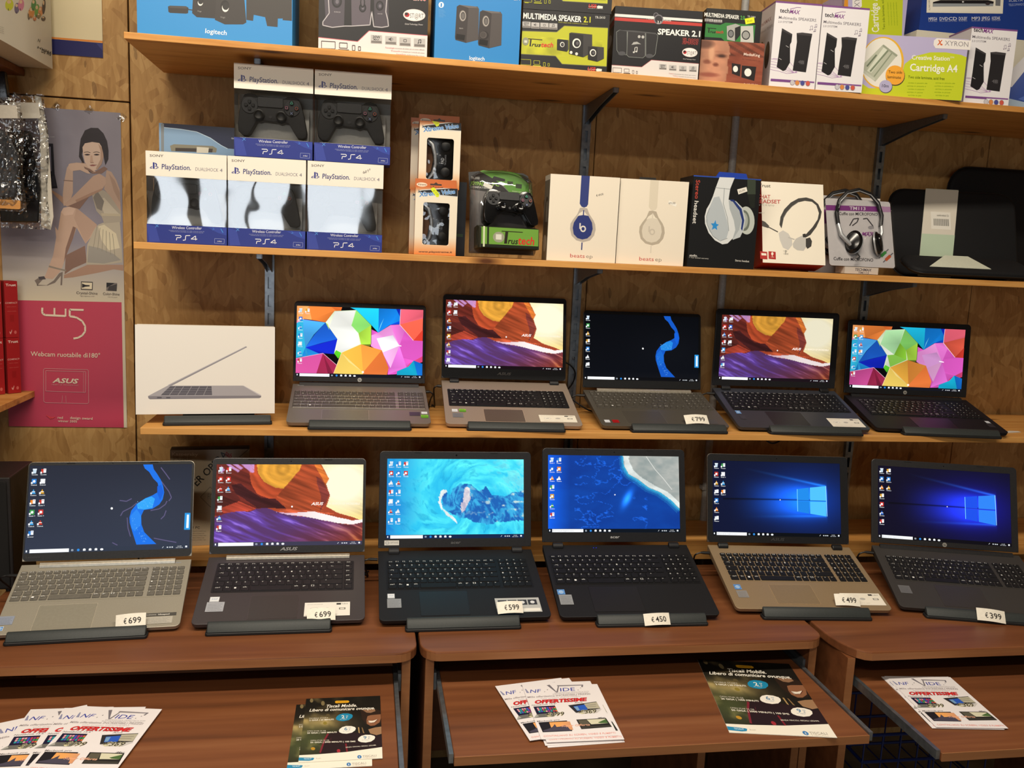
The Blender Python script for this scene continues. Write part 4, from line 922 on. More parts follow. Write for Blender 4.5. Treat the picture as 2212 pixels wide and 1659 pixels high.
for s, y in prof: rings.append([((x)*s, y, cz+(z-cz)*(s if s > .95 else s*.985)) for x, z in arch])
nA = len(arch); vs = [v for r in rings for v in r]
fs = [(i*nA+j, i*nA+(j+1) % nA, (i+1)*nA+(j+1) % nA, (i+1)*nA+j) for i in range(len(prof)-1) for j in range(nA)]+[tuple((len(prof)-1)*nA+j for j in range(nA))]
b.add(vs, fs); b.build('clear_dome', BLISTER, t, rot=(-JL, 0, 0), smooth=True)
b = MB()
rim = [(x, -.003, z) for x, z in arch]; b.tube(rim+[rim[0]], .0022, 6); b.build('sealed_rim', BLISTER, t, rot=(-JL, 0, 0), smooth=True)
# curved green label at the foot of the pack
p = Print(.15, .05)
p.bg('#6fa040'); p.R(0, 0, 1, .03, '#26301c'); p.R(0, .86, 1, 1, '#1d2117'); p.ell(.3, .5, .1, .26, '#9a9c86'); p.R(.25, .36, .35, .62, '#d9d9cc'); p.line([(.35, .2), (.72, .2)], .04, '#2a2418'); p.line([(.44, .2), (.42, .8)], .05, '#2a2418'); p.text('rus', .46, .8, .64, .8, .3, '#2a2418', .02, .2); p.text('tech', .64, .8, .93, .8, .4, '#d0342c', .02, .15)
for a in (.03, .1): p.R(a, 0, a+.03, 1, '#d6dcb8' if a < .05 else '#1d2117')
o = p.build('foot_label', GLOSSY, t, loc=(.004, -.05, .016), rot=(-JL*.4, 0, 0))
o2 = MB().prism([(-.006, 0), (.044, 0), (.043, .052), (.02, .056), (-.002, .05)], -.074, .082, 'x').build('foot_insert', card('#2a2e22'), t, loc=(0, -.043, .014), rot=(-JL*.4, 0, 0))
J = controller('glossy black joypad held in the round-topped clear blister pack', (JX+.012, JY-.026, zz(S2)+.122), JR, None, scale=.9)
J.rotation_euler = (-JL, 0, JR)
for ch in J.children:
    if ch.name.startswith(('shell', 'thumb')): ch.data = ch.data.copy(); ch.data.materials[0] = BLACKGLOSS

# ---------------------------------------------------------------- headphone cartons
def headphone_art(p, dx, dy, c1, c2, c3, logo):
    o = lambda pts: [(a+dx, b+dy) for a, b in pts]
    p.clip(o([(425, 120), (506, 125), (488, 405), (475, 428), (450, 437), (425, 428), (408, 400)]), c1)
    p.clip(o([(410, 440), (440, 436), (480, 445), (500, 500), (540, 560), (556, 600), (560, 650), (545, 705), (505, 752), (440, 768), (375, 750), (330, 705), (315, 640), (320, 590), (345, 550), (385, 500)]), c3)
    p.clip(o([(438, 470), (452, 470), (470, 500), (492, 515), (385, 520), (405, 490)]), '#ece4d2'); p.line(o([(446, 462), (443, 510)]), 11, c2)
    p.clip(o([(395, 515), (440, 508), (490, 515), (525, 580), (532, 640), (515, 700), (480, 732), (432, 742), (385, 728), (350, 690), (341, 630), (352, 580)]), c2)
    p.line(o([(430, 770), (426, 842)]), 11, c2)
    p.ell(440+dx, 640+dy, 28, 31, logo); p.ell(440+dx, 640+dy, 15, 17, c2); p.line(o([(412, 585), (410, 640)]), 13, logo)
def beats(label, X, rz, dx, dy, cols, tab):
    t, p = carton('headphone_carton', label, 'carton', X, -.331, S2, rz, .178, .2135, .075, '#e9dfcc', zb, bg='#eee4d2')
    headphone_art(p, dx, dy, *cols)
    p.text('beats', 316+dx, 912+dy, 454+dx, 918+dy, 38, '#c2403c', -.002); p.text('ep', 468+dx, 918+dy, 530+dx, 922+dy, 38, '#8d867c', -.006)
    if dx == 0: p.text('€ 69,00', 568, 332, 636, 316, 20, '#5a5450', .004)
    else: p.poly([(1252, 398), (1262, 368), (1336, 402), (1326, 430)], '#f8f4ea'); p.text('69,00', 1258, 404, 1322, 404, 20, '#5a5450', .004)
    done(p)
    if tab:
        b = MB(); b.prism([(-.024, .2135), (.024, .2135), (.022, .226), (-.022, .226)], .0735, .0745, 'y'); b.build('hang_tab', card('#1f1d1c'), t)
    q = side_print(t, .178, .075, .2135, -1); q.bg('#6a655c'); q.R(0, 0, 1, .06, '#c9c2b4'); q.ell(.55, .45, .28, .2, '#2a2826'); q.ell(.6, .45, .2, .15, '#7a756c'); q.R(.2, .55, .9, .72, '#38342f'); q.ell(.5, .8, .3, .1, '#b9b2a4'); done_side(q)
beats('white headphone carton picturing a dark blue ear cup', .5395, R(-2), 0, 0, ('#34407e', '#2c3878', '#b9b0a6', '#dcd8d0'), False)
beats('white headphone carton picturing a white ear cup, with black hang tab', .7215, R(-3.2), 660, 30, ('#ded4c0', '#dcd3c2', '#b9ae9c', '#c9c0b0'), True)

t, p = carton('headphone_carton', 'black carton lettered Stereo headset with white over-ear headphones', 'carton', .9105, -.342, S2, R(-1), .182, .231, .1, '#161719', zb)
p.R(0, 0, 1, .012, '#2a4fb0')
p.clip([(2010, 165), (2090, 172), (2088, 310), (2010, 310)], '#3b4438'); p.clip([(2012, 310), (2085, 312), (2080, 440), (2040, 440)], '#20241f')
p.ell(2000, 560, 78, 134, '#c3cac3', -3); p.ell(1978, 560, 55, 100, '#6f786f', -3); p.ell(1975, 560, 40, 76, '#a9b0a8')
p.clip([(1820, 360), (1900, 375), (1965, 440), (1992, 540), (1978, 640), (1940, 720), (1870, 745)], '#c6cdd0'); p.clip([(1840, 362), (1880, 362), (1955, 450), (1980, 560), (1960, 660), (1948, 640), (1958, 560), (1930, 460)], '#273a78'); p.clip([(1830, 370), (1870, 380), (1935, 470), (1952, 560), (1930, 650), (1870, 740)], '#aeb6ba')
p.clip([(1745, 146), (1888, 152), (1845, 260), (1830, 360), (1840, 450), (1880, 560), (1895, 650), (1870, 730), (1820, 780), (1770, 788), (1700, 750), (1640, 680), (1605, 590), (1602, 520), (1620, 450), (1650, 400), (1680, 330), (1710, 240)], '#dfe3e4')
p.clip([(1650, 430), (1690, 340), (1740, 330), (1780, 430), (1815, 560), (1830, 660), (1810, 730), (1760, 752), (1700, 730), (1645, 660), (1615, 570), (1622, 500)], '#b9c2c8'); p.line([(1700, 246), (1848, 262)], 4, '#7f868a'); p.line([(1790, 250), (1780, 400), (1820, 540), (1832, 660)], 5, '#8f979c'); p.line([(1650, 440), (1618, 520), (1625, 600), (1680, 710), (1750, 756), (1820, 730)], 4, '#7f868a')
p.poly([(1705, 556), (1712, 592), (1738, 600), (1716, 618), (1722, 652), (1698, 634), (1670, 648), (1680, 614), (1660, 588), (1690, 588)], '#2f8fd6')
p.text('Stereo', 1520, 172, 1508, 352, 40, '#c04a3c', .01); p.text('headset', 1506, 372, 1486, 590, 40, '#e8e6e0', .012)
p.poly([(1912, 264), (2000, 240), (2010, 282), (1924, 312)], '#efebe0'); p.text('20,00', 1930, 296, 1988, 276, 20, '#5a5650'); p.text('studio.', 1456, 902, 1532, 906, 22, '#e8e6e0', .012); p.text('1 Year limited warranty', 1454, 918, 1638, 930, 12, '#cfcdc6'); p.text('Stereo headset', 1892, 950, 2026, 960, 20, '#e0ded6', .006)
done(p)
b = MB(); b.prism([(-.03, .231), (.055, .231), (.05, .2425), (-.022, .2435)], .001, .006, 'y'); b.build('top_ribbon', card('#1c3fa8'), t)
q = side_print(t, .182, .1, .231, -1); q.bg('#131415'); q.text('Stereo headset', .3, .9, .3, .4, .12, '#3a3a3c'); done_side(q)

# ---- red and white headset carton leaning back
t, p = carton('headset_carton', 'white and red carton lettered CHAT HEADSET, leaning back', 'carton', 1.1155, -.342, S2+.0195, R(-4), .172, .222, .064, '#9c1f1c', zt, lean=R(16), bg='#efe7d6')
p.text('Trust', 141, 196, 232, 200, 26, '#2a2624', .014); p.text('CHAT', 130, 284, 230, 288, 30, '#b8362e', .016); p.text('HEADSET', 118, 322, 310, 326, 30, '#b8362e', .018); p.text('for PC & laptop', 130, 342, 262, 346, 16, '#a9a296'); p.text('wired', 140, 402, 184, 404, 12, '#cfc8ba')
hb = [(318, 520), (302, 490), (310, 430), (340, 370), (390, 318), (450, 285), (510, 278), (560, 292), (605, 330), (632, 390), (622, 440), (590, 510), (545, 570), (510, 590), (500, 575), (560, 510), (600, 450), (610, 400), (590, 340), (555, 312), (500, 305), (450, 316), (400, 350), (360, 395), (335, 440), (325, 490)]
p.clip(hb, '#3f3d3a'); p.line([(330, 440), (360, 392), (400, 348), (450, 314)], 4, '#7a766f')
p.clip([(140, 465), (158, 455), (190, 468), (222, 500), (215, 518), (160, 500), (140, 482)], '#4f4b47'); p.line([(218, 510), (290, 548)], 8, '#4a4642')
p.clip([(295, 555), (330, 535), (372, 560), (400, 610), (402, 650), (370, 690), (330, 670), (305, 610)], '#c9c6c0'); p.clip([(405, 640), (430, 600), (480, 575), (510, 590), (515, 660), (490, 695), (440, 690), (410, 668)], '#bfbcb6'); p.clip([(508, 600), (540, 590), (556, 620), (550, 660), (520, 680), (508, 660)], '#3a3835'); p.clip([(482, 565), (505, 560), (510, 590), (486, 590)], '#2e2c2a'); p.line([(370, 590), (420, 606)], 8, '#b9b6b0')
p.line([(350, 690), (350, 724)], 10, '#a9a59c'); p.text('USB', 332, 700, 362, 702, 10, '#8d887e'); p.text('VOLUME', 332, 724, 372, 726, 14, '#b9b4a8', .01)
for x in (150, 216): p.poly([(x, 698), (x+56, 703), (x+58, 762), (x+2, 757)], '#b02a26')
p.poly([(160, 712), (198, 715), (200, 732), (162, 730)], '#efe7d6'); p.ell(246, 718, 9, 13, '#efe7d6'); p.line([(246, 730), (246, 744), (234, 744), (258, 744)], 3, '#efe7d6')
done(p)
# bottom flap of the leaning carton in red
# ---- headset cards
def headset(label, loc, rz, lean, full=True):
    t = thing('headset', label, 'headset', loc, rz)
    t.rotation_euler = (-lean, 0, rz)
    pts = [(-.064, -.004, .02), (-.068, -.006, .05), (-.058, -.008, .085), (-.035, -.01, .108), (0, -.012, .117), (.035, -.01, .108), (.058, -.008, .085), (.068, -.006, .05), (.064, -.004, .02)]
    sm = [Vector(pts[0])]
    for a, c in zip(pts, pts[1:]): sm += [Vector(a).lerp(Vector(c), .5), Vector(c)]
    b = MB(); b.tube(sm, .0055, 8); b.build('headband', BLACK, t, smooth=True)
    b = MB(); b.tube([p2+Vector((0, -.0035, -.0045)) for p2 in sm[3:-3]], .0015, 6); b.build('headband_trim', SILVER, t, smooth=True)
    if not full: return t
    b = MB(); b.tube([(-.066, -.004, .03), (-.06, -.008, -.01), (-.038, -.012, -.038), (-.022, -.013, -.045)], [.004, .006, .005, .003], 8); b.build('yoke', SILVER, t, smooth=True)
    b = MB(); b.tube([(.066, -.004, .03), (.062, -.008, .0), (.052, -.01, -.02)], [.004, .005, .004], 8); b.build('yoke', SILVER, t, smooth=True)
    for x, z, a in ((-.02, -.03, 28), (.04, -.03, -28)):
        c = MB(); c.lathe([(.012, -.002), (.026, 0), (.03, .006), (.03, .012), (.025, .015), (.022, .021), (.01, .023)], (0, 0, 0), 24, 'y')
        cup = c.build('ear_cup', BLACKGLOSS, t, loc=(x, -.004, z), rot=(0, R(a*.5), R(a)*-1.5), smooth=True); cup.scale = (.75, .9, 1.05)
        c = MB(); c.lathe([(.0285, .0), (.0315, .002), (.0315, .005), (.0285, .007)], (0, 0, 0), 24, 'y'); c.build('ear_ring', SILVER, cup, loc=(0, -.003, 0), smooth=True)
    b = MB(); b.tube([(-.066, -.01, .052), (-.07, -.012, .064), (-.066, -.014, .072)], .0035, 6); b.tube([(-.02, -.014, -.06), (-.016, -.018, -.072), (-.022, -.016, -.08)], [.0022, .0022, .004], 6); b.build('microphone_boom', BLACK, t, smooth=True)
    return t
TMX, TMY, TMR, TML = 1.318, -.333, R(2), R(17)
t = thing('headset_pack', 'white and purple headset card, front one, lettered Cuffie con MICROFONO', 'blister pack', (TMX, TMY, zz(S2)+.021), TMR)
w, h = .196, .187
MB().prism(rrect(-w/2, w/2, 0, h, .007), 0, .0012, 'y').build('backing_card', card('#dad5d6'), t, rot=(-TML, 0, 0))
p = Print(w, h, face_quad(frame((TMX, TMY, zz(S2)+.021), TMR, TML), w, h, zt))
p.ngon([(x+w/2, z) for x, z in rrect(-w/2, w/2, 0, h, .007)], '#e2ddde')
p.clip([(640, 335), (1165, 350), (1165, 392), (640, 376)], '#8c3f8e'); p.clip([(1080, 345), (1170, 352), (1170, 392), (1100, 388)], '#c79ac4'); p.text('TM113', 848, 372, 974, 377, 26, '#f0e8ee', .018)
p.text('Cuffie con MICROFONO', 766, 414, 1068, 420, 24, '#2e2a30', .018); p.text('Cuffie con MICROFONO', 724, 766, 1034, 778, 26, '#2e2a30', .02); p.text('MAX', 946, 578, 1040, 580, 32, '#8c3f8e', .03, .2); p.line([(940, 560), (1000, 548), (1046, 552)], 5, '#b06ab0')
p.line([(850, 498), (880, 445), (920, 440), (908, 470), (870, 498)], 9, '#4a464c'); p.line([(955, 445), (985, 440), (1030, 498), (1035, 520)], 9, '#4a464c'); p.ell(1015, 512, 22, 14, '#a9a5aa')
for x, y, c in ((1115, 715, '#3f9a48'), (1150, 745, '#d9653a')): p.line([(x-38, y+38), (x+38, y-34)], 9, '#77737a'); p.line([(x-20, y+22), (x+18, y-14)], 24, c)
p.build('card_print', GLOSSY, t, rot=(-TML, 0, 0))
b = MB(); b.box(-.055, .045, -.004, .04, -.0195, -.0015); b.build('foot_box', card('#c9bdb0'), t)
p = Print(.1, .018); p.bg('#cfc4b8'); p.text('TECHMAX', .3, .55, .8, .55, .4, '#5a5258', .03, .15); p.text('TM113', .4, .95, .72, .95, .3, '#6a6268', .02); p.build('foot_print', GLOSSY, t, loc=(-.005, -.0042, -.0195))
b = MB(); b.prism(rrect(-w/2-.002, w/2+.002, -.002, h+.002, .008), -.0008, -.0004, 'y'); b.build('clear_film', BLISTER, t, rot=(-TML, 0, 0), loc=(0, -.0015, 0))
M = frame((TMX, TMY, zz(S2)+.021), TMR, TML)
headset('black and silver headset fixed on the front white and purple card', M @ Vector((-.005, -.003, .093)), TMR, TML)
T2 = (1.306, -.245, zz(S2)+.0004)
t = thing('headset_pack', 'white headset card half hidden behind the front purple-banded one', 'blister pack', T2, R(1))
MB().prism(rrect(-w/2, w/2, 0, h+.022, .007), 0, .05, 'y').build('backing_card', card('#cfcac8'), t)
p = Print(w, h+.022); p.bg('#d9d4d2'); p.R(0, .18, 1, .36, '#8c3f8e'); p.text('TM113', .4, .32, .66, .32, .1, '#f0e8ee', .018); p.build('card_print', GLOSSY, t)
headset('headset on the rear white card, only its black headband showing', (T2[0]-.018, T2[1]-.004, T2[2]+.107), R(1), R(2))

# ---------------------------------------------------------------- laptop sleeves at the right end
NEO = mat('black_neoprene', '#141416', .75, spec=.25, bump=.15, gscale=260); BAND = card('#cfd2c0')
def sleeve(label, loc, rot, w, h, th, r, band=None, corners=(1, 1, 1, 1)):
    t = thing('laptop_sleeve', label, 'laptop sleeve', loc); t.rotation_euler = rot
    MB().prism(rrect(-w/2, w/2, 0, h, r, 6, corners), 0, th, 'y').build('sleeve_body', NEO, t, bevel=th*.42, seg=3, smooth=True)
    z = MB(); z.tube([(x, th/2, z2) for x, z2 in rrect(-w/2-.001, w/2+.001, -.001, h+.001, r, 6, corners)], .0022, 6); z.build('zip_seam', BLACK, t, smooth=True)
    if band:
        x0, x1, sk = band
        MB().prism([(x0-sk, -.002), (x1-sk, -.002), (x1, h+.002), (x0, h+.002)], -.0018, -.001, 'y').build('paper_band', BAND, t)
        p = Print(x1-x0, h)
        p.ngon([(-sk, 0), (x1-x0-sk, 0), (x1-x0, h), (0, h)], '#d9d2c4'); p.ngon([(-sk, 0), (x1-x0-sk, 0), (x1-x0-sk*.5, h*.48), (-sk*.5, h*.48)], '#b9cbb2')
        p.R(.12, .26, .72, .46, '#e6e2d8')
        for i in range(26): p.R(.2+i*.018, .34, .2+i*.018+.006+.006*(i % 3 == 0), .42, '#4a4a48')
        p.text('custodia notebook 15,6', .3, .31, .66, .31, .025, '#77756e'); p.build('band_print', PAPER, t, loc=((x0+x1)/2, -.002, 0))
    return t
sleeve('black laptop sleeve standing upright with a pale paper band and barcode', (1.70, -.20, zz(S2)+.004), (R(-16), 0, R(-6)), .385, .262, .022, .05, (-.085, .015, .034))
s2 = sleeve('black laptop sleeve lying flat in front of the standing one', (1.655, -.345, zz(S2)+.0215), (R(-68), 0, R(-4)), .36, .11, .02, .035, None)
b = MB(); b.prism([(-.13, .02), (.05, .02), (.03, .108), (-.04, .108)], -.0024, -.001, 'y'); b.build('paper_band', BAND, s2)
sleeve('black sleeve with rounded corner at the back, tallest on the second shelf', (1.945, -.075, zz(S2)+.003), (R(-3), 0, R(0)), .40, .335, .025, .07)
# crumpled clear bags
def crumpled(name, label, loc, w, h, th, rz=0, seed=1, m=None, nx=14, nz=18, amp=.012, group=None, cat='plastic bag'):
    rs = np.random.RandomState(seed); t = thing(name, label, cat, loc, rz, group)
    b = MB()
    for sgn in (-1, 1):
        vs = []
        for j in range(nz+1):
            for i in range(nx+1):
                u, v = i/nx, j/nz; e = math.sin(math.pi*min(1, max(0, u)))**.5*math.sin(math.pi*min(1, max(0, v)))**.4
                vs.append(((u-.5)*w*(1+.06*math.sin(v*9+seed)), sgn*(.001+th/2*e)+amp*(rs.rand()-.5)*e, v*h))
        f = [(j*(nx+1)+i, j*(nx+1)+i+1, (j+1)*(nx+1)+i+1, (j+1)*(nx+1)+i) for j in range(nz) for i in range(nx)]
        b.add(vs, f if sgn < 0 else [q[::-1] for q in f])
    b.build('film', m or CRINKLE, t)
    return t
crumpled('plastic_bag', 'crumpled clear bag at the right edge of the second shelf', (1.925, -.31, zz(S2)+.003), .15, .12, .05, R(-10), 5)
# ---------------------------------------------------------------- what the screens show
def nq(quad):
    Hm = homog(quad, [(0, 0), (1, 0), (1, 1), (0, 1)])
    def f(pts):
        o = []
        for x, y in pts:
            q = Hm @ np.array([x, y, 1.]); o.append((q[0]/q[2], q[1]/q[2]))
        return o
    return f
QU = [(155, 143), (2105, 213), (2090, 1268), (140, 1235)]
def umbrellas(w, h, bright):
    p = Print(w, h, QU); p.bg('#07070a'); c = lambda hx: tuple(min(1, v*bright) for v in srgb(hx))
    hexd = lambda t: '#%02x%02x%02x' % tuple(int(round(255*x)) for x in t)
    P = lambda pts, col: p.clip(pts, hexd(c(col)), .28)
    P([(150, 140), (345, 150), (385, 362), (265, 347), (150, 415)], '#ffa860'); P([(340, 145), (855, 168), (840, 218), (740, 226), (598, 402), (385, 362)], '#f2843a'); P([(690, 165), (855, 168), (840, 218), (760, 220)], '#e8702e')
    P([(150, 372), (265, 347), (245, 380), (150, 418)], '#f89ab8')
    P([(150, 412), (250, 352), (262, 540), (290, 790), (235, 930), (140, 950)], '#35c4ee'); P([(250, 352), (598, 404), (420, 590), (290, 790), (258, 560)], '#49aaf0'); P([(250, 352), (598, 404), (560, 400), (270, 366)], '#7a8af0')
    P([(598, 404), (785, 660), (540, 720), (290, 790), (430, 590)], '#1e66dc'); P([(785, 660), (760, 770), (735, 890), (560, 880), (510, 890), (290, 790)], '#1226c4'); P([(290, 790), (515, 890), (340, 926), (228, 932)], '#1d86d2'); P([(290, 790), (340, 926), (290, 930)], '#2fa0e0')
    P([(738, 226), (1075, 212), (1305, 445), (1305, 738), (1285, 765), (1150, 742), (850, 872), (800, 962), (735, 880), (785, 660), (600, 402)], '#e9f8d0')
    P([(745, 235), (1060, 222), (1000, 450), (1100, 570), (1130, 735), (850, 865), (770, 830), (790, 660), (660, 470)], '#f6fbe8' if bright < 1 else '#fffff6')
    P([(1075, 212), (1305, 445), (1110, 570), (1000, 450)], '#8fe070'); P([(1305, 445), (1305, 738), (1150, 742), (1110, 570)], '#aede48'); P([(1150, 742), (1305, 738), (1285, 770)], '#7a8a2c'); P([(735, 880), (765, 830), (850, 872), (800, 962)], '#5cd22c'); P([(598, 402), (640, 430), (660, 520)], '#bfe87a')
    if bright < 1: P([(745, 235), (1060, 222), (1000, 450), (910, 650), (660, 470)], '#b9eeb0'); P([(790, 660), (910, 650), (1130, 735), (850, 865)], '#9ade58'); P([(1000, 450), (1110, 570), (1130, 735), (910, 650)], '#8ecf3a')
    P([(972, 168), (1422, 188), (1416, 562), (1305, 440), (1080, 214)], '#1fcaf4'); P([(1422, 188), (1758, 200), (1748, 432), (1592, 442), (1416, 562)], '#1382e2'); P([(1690, 198), (1758, 200), (1752, 330)], '#0f2cc0'); P([(1416, 562), (1500, 340), (1450, 440)], '#7fdcf6'); P([(1592, 442), (1748, 380), (1748, 432)], '#0f48d0')
    P([(1758, 200), (2110, 210), (2100, 345), (1742, 436)], '#ee6478'); P([(1742, 436), (2100, 345), (2096, 522), (1955, 682)], '#ee5f48'); P([(2100, 520), (2096, 690), (1955, 682)], '#d63c2c')
    P([(1416, 562), (1600, 445), (1742, 436), (1955, 682), (2100, 690), (2095, 1010), (1950, 998), (1850, 1092), (1690, 1200), (1560, 1205), (1575, 1100), (1478, 870), (1300, 765), (1310, 510)], '#ea5ecb')
    P([(1310, 600), (1416, 562), (1600, 445), (1740, 762), (1482, 872), (1305, 770)], '#f39ae0'); P([(1390, 650), (1640, 600), (1740, 762), (1482, 868)], '#fdeefc' if bright >= 1 else '#eaa6e6'); P([(1740, 762), (1482, 872), (1605, 1105)], '#f6b2e6'); P([(1740, 762), (1605, 1105), (1570, 1200), (1850, 1092)], '#ee76de'); P([(1600, 445), (1742, 436), (1820, 540), (1740, 762)], '#f07ad8'); P([(1850, 1092), (1900, 1030), (2100, 920), (2095, 1012), (1950, 998)], '#dc4478')
    p.line([(1690, 752), (1770, 766)], 16, '#fdf0fc'); p.line([(1742, 436), (1955, 682)], 7, '#f8d8dc'); p.line([(1310, 450), (1305, 738)], 6, '#20401c'); p.line([(1758, 205), (1745, 436)], 7, '#f4c8d0')
    P([(1148, 740), (1470, 830), (1578, 1100), (1550, 1212), (728, 1190), (850, 870)], '#f59a3a'); P([(1148, 740), (1184, 1170), (850, 870)], '#f4b244'); P([(850, 870), (1184, 1172), (1180, 1205), (728, 1190)], '#ffd968'); P([(850, 870), (1184, 1172), (960, 1010)], '#ffe28a'); P([(1470, 830), (1578, 1100), (1550, 1212), (1184, 1200), (1184, 1170)], '#f5803c'); P([(1148, 740), (1470, 830), (1184, 1170)], '#f69a40')
    p.ell(1180, 1168, 18, 18, '#fff4e8'); p.line([(850, 870), (728, 1190)], 7, '#f8dcb0')
    P([(140, 958), (562, 878), (470, 1195), (135, 1190)], '#d8549e'); P([(562, 878), (775, 1060), (722, 1190), (460, 1195)], '#a82a50'); p.line([(140, 958), (562, 878), (775, 1060)], 6, '#f0c0d4'); P([(562, 878), (600, 960), (720, 1190), (640, 1190)], '#8a2040')
    P([(1705, 1155), (1880, 1080), (1960, 988), (2020, 1220), (1700, 1220)], '#14b6de'); P([(1960, 988), (2095, 1040), (2095, 1225), (2018, 1220)], '#0f70d2')
    return p
QC = [(105, 148), (2060, 133), (2030, 1200), (68, 1245)]
def canyon(w, h, bright=1.):
    f = nq(QC); p = Print(w, h)
    L = [('#6f2b22', [(-50, 100), (640, 100), (600, 300), (640, 500), (900, 600), (700, 760), (-50, 860)]),
         ('#431d1e', [(300, 430), (420, 400), (520, 480), (700, 590), (890, 604), (1030, 730), (650, 730), (480, 610), (360, 540)]),
         ('#5a2520', [(90, 520), (340, 500), (420, 620), (330, 690), (150, 720), (60, 740)]),
         ('#c9532f', [(555, 160), (640, 150), (650, 280), (740, 390), (900, 470), (1000, 490), (930, 600), (800, 600), (640, 540), (560, 400), (540, 260)]),
         ('#f8b040', [(630, 100), (1260, 100), (1200, 220), (1060, 390), (1020, 470), (880, 450), (740, 380), (660, 280)]),
         ('#a94a2a', [(1250, 130), (1440, 130), (1560, 380), (1600, 540), (1500, 770), (1400, 760), (1040, 735), (900, 570), (960, 500), (1060, 390), (1200, 220)]),
         ('#e07a34', [(1400, 130), (1480, 130), (1600, 330), (1560, 420)]),
         ('#7e3830', [(1430, 300), (1500, 340), (1600, 530), (1560, 640), (1480, 760), (1490, 560), (1440, 400)]),
         ('#ffd870', [(1480, 100), (2100, 100), (2100, 900), (1880, 830), (1700, 780), (1560, 700), (1610, 560), (1560, 400), (1600, 330)]),
         ('#c64c36', [(150, 740), (400, 640), (640, 740), (420, 790), (200, 800)]),
         ('#d8603c', [(900, 770), (1050, 740), (1480, 770), (1700, 800), (1300, 800), (1000, 800)]),
         ('#7452b4', [(40, 870), (240, 800), (400, 770), (540, 780), (640, 735), (780, 728), (960, 795), (1150, 830), (1350, 850), (1600, 900), (1850, 940), (2100, 890), (2100, 1300), (0, 1300)]),
         ('#fff0ee', [(900, 780), (1080, 792), (1400, 768), (1700, 840), (1900, 880), (2100, 860), (2100, 890), (1900, 935), (1700, 918), (1480, 876), (1250, 835), (1050, 815)])]
    L = [(c, f(q)) for c, q in L]
    cb = f([(990, 200)])[0]; br = f([(1780, 390)])[0]
    def fn(U, V):
        X = U+.006*(fbm(U*14, V*14)-.5); Y = V+.010*(fbm(U*14+5, V*14)-.5)
        c = np.tile(srgb('#a8462a'), (len(U), 1)); st = fbm(U*3+V*2, V*30-U*22, 4); d = np.hypot((U-cb[0])*1.6, V-cb[1])
        ringw = .55*fbm(d*22+1.5*fbm(U*5, V*5), U*2, 3)+.35*st+.1*np.sin(d*60+7*fbm(U*4, V*4)); x1 = np.clip(1.5-np.hypot((U-br[0])*1.5, (V-br[1])*.95)*2.7, 0, 1)
        for i, (col, q) in enumerate(L):
            m = inside(X, Y, q); k = srgb(col)
            if i in (3, 4): c[m] = (k*(.66+.62*ringw)[:, None])[m]
            elif i == 11:
                s2 = fbm(U*3+V*2, (V-U*.8)*19+2*fbm(U*3, V*3), 4); t = np.clip((U-.45)*1.6+(V-.8)*1.4, 0, 1)[:, None]
                z = (srgb('#6a48b0')*(1-t)+srgb('#94402f')*t); dk = (srgb('#583668')*(1-t)+srgb('#6a2a22')*t); hi = (srgb('#b48cf4')*(1-t)+srgb('#e08a50')*t)
                a = np.clip((s2-.36)*4, 0, 1)[:, None]; b2 = np.clip((s2-.56)*5, 0, 1)[:, None]
                c[m] = (dk*(1-a)+z*a*(1-b2)+hi*b2*a)[m]
            elif i == 12: c[m] = (k*(1-.25*np.clip((.72-U)*2, 0, 1))[:, None]-np.array([0, .22, 0])*np.clip((.62-U)*3, 0, 1)[:, None])[m]
            else: c[m] = (k*(.62+.76*st)[:, None])[m]
        rb = inside(X, Y, L[8][1]); c[rb] = (c+(np.array([1, .97, .85])-c)*x1[:, None])[rb]
        pu = (V < .075+.03*np.sin(U*60)) & (U < .25) & (U > .03); pk = np.clip((fbm(U*40-V*30, V*6)-.38)*6, 0, 1)[:, None]; c[pu] = (c*(1-.8*pk)+srgb('#d9a8f0')*.8*pk)[pu]
        return c*bright
    p.image(fn, 230, 130)
    a = f([(1358, 682), (1522, 680), (1590, 672), (2005, 670), (1105, 705)])
    p.text('ASUS', *a[0], *a[1], .036, '#fff6ee', .03, .3); p.text('IN SEARCH OF INCREDIBLE', *a[2], *a[3], .026, '#fff2d8', .03); p.ell(*a[4], .006, .011, '#ffffff')
    return p
QL = [(172, 172), (1118, 172), (1105, 660), (145, 688)]
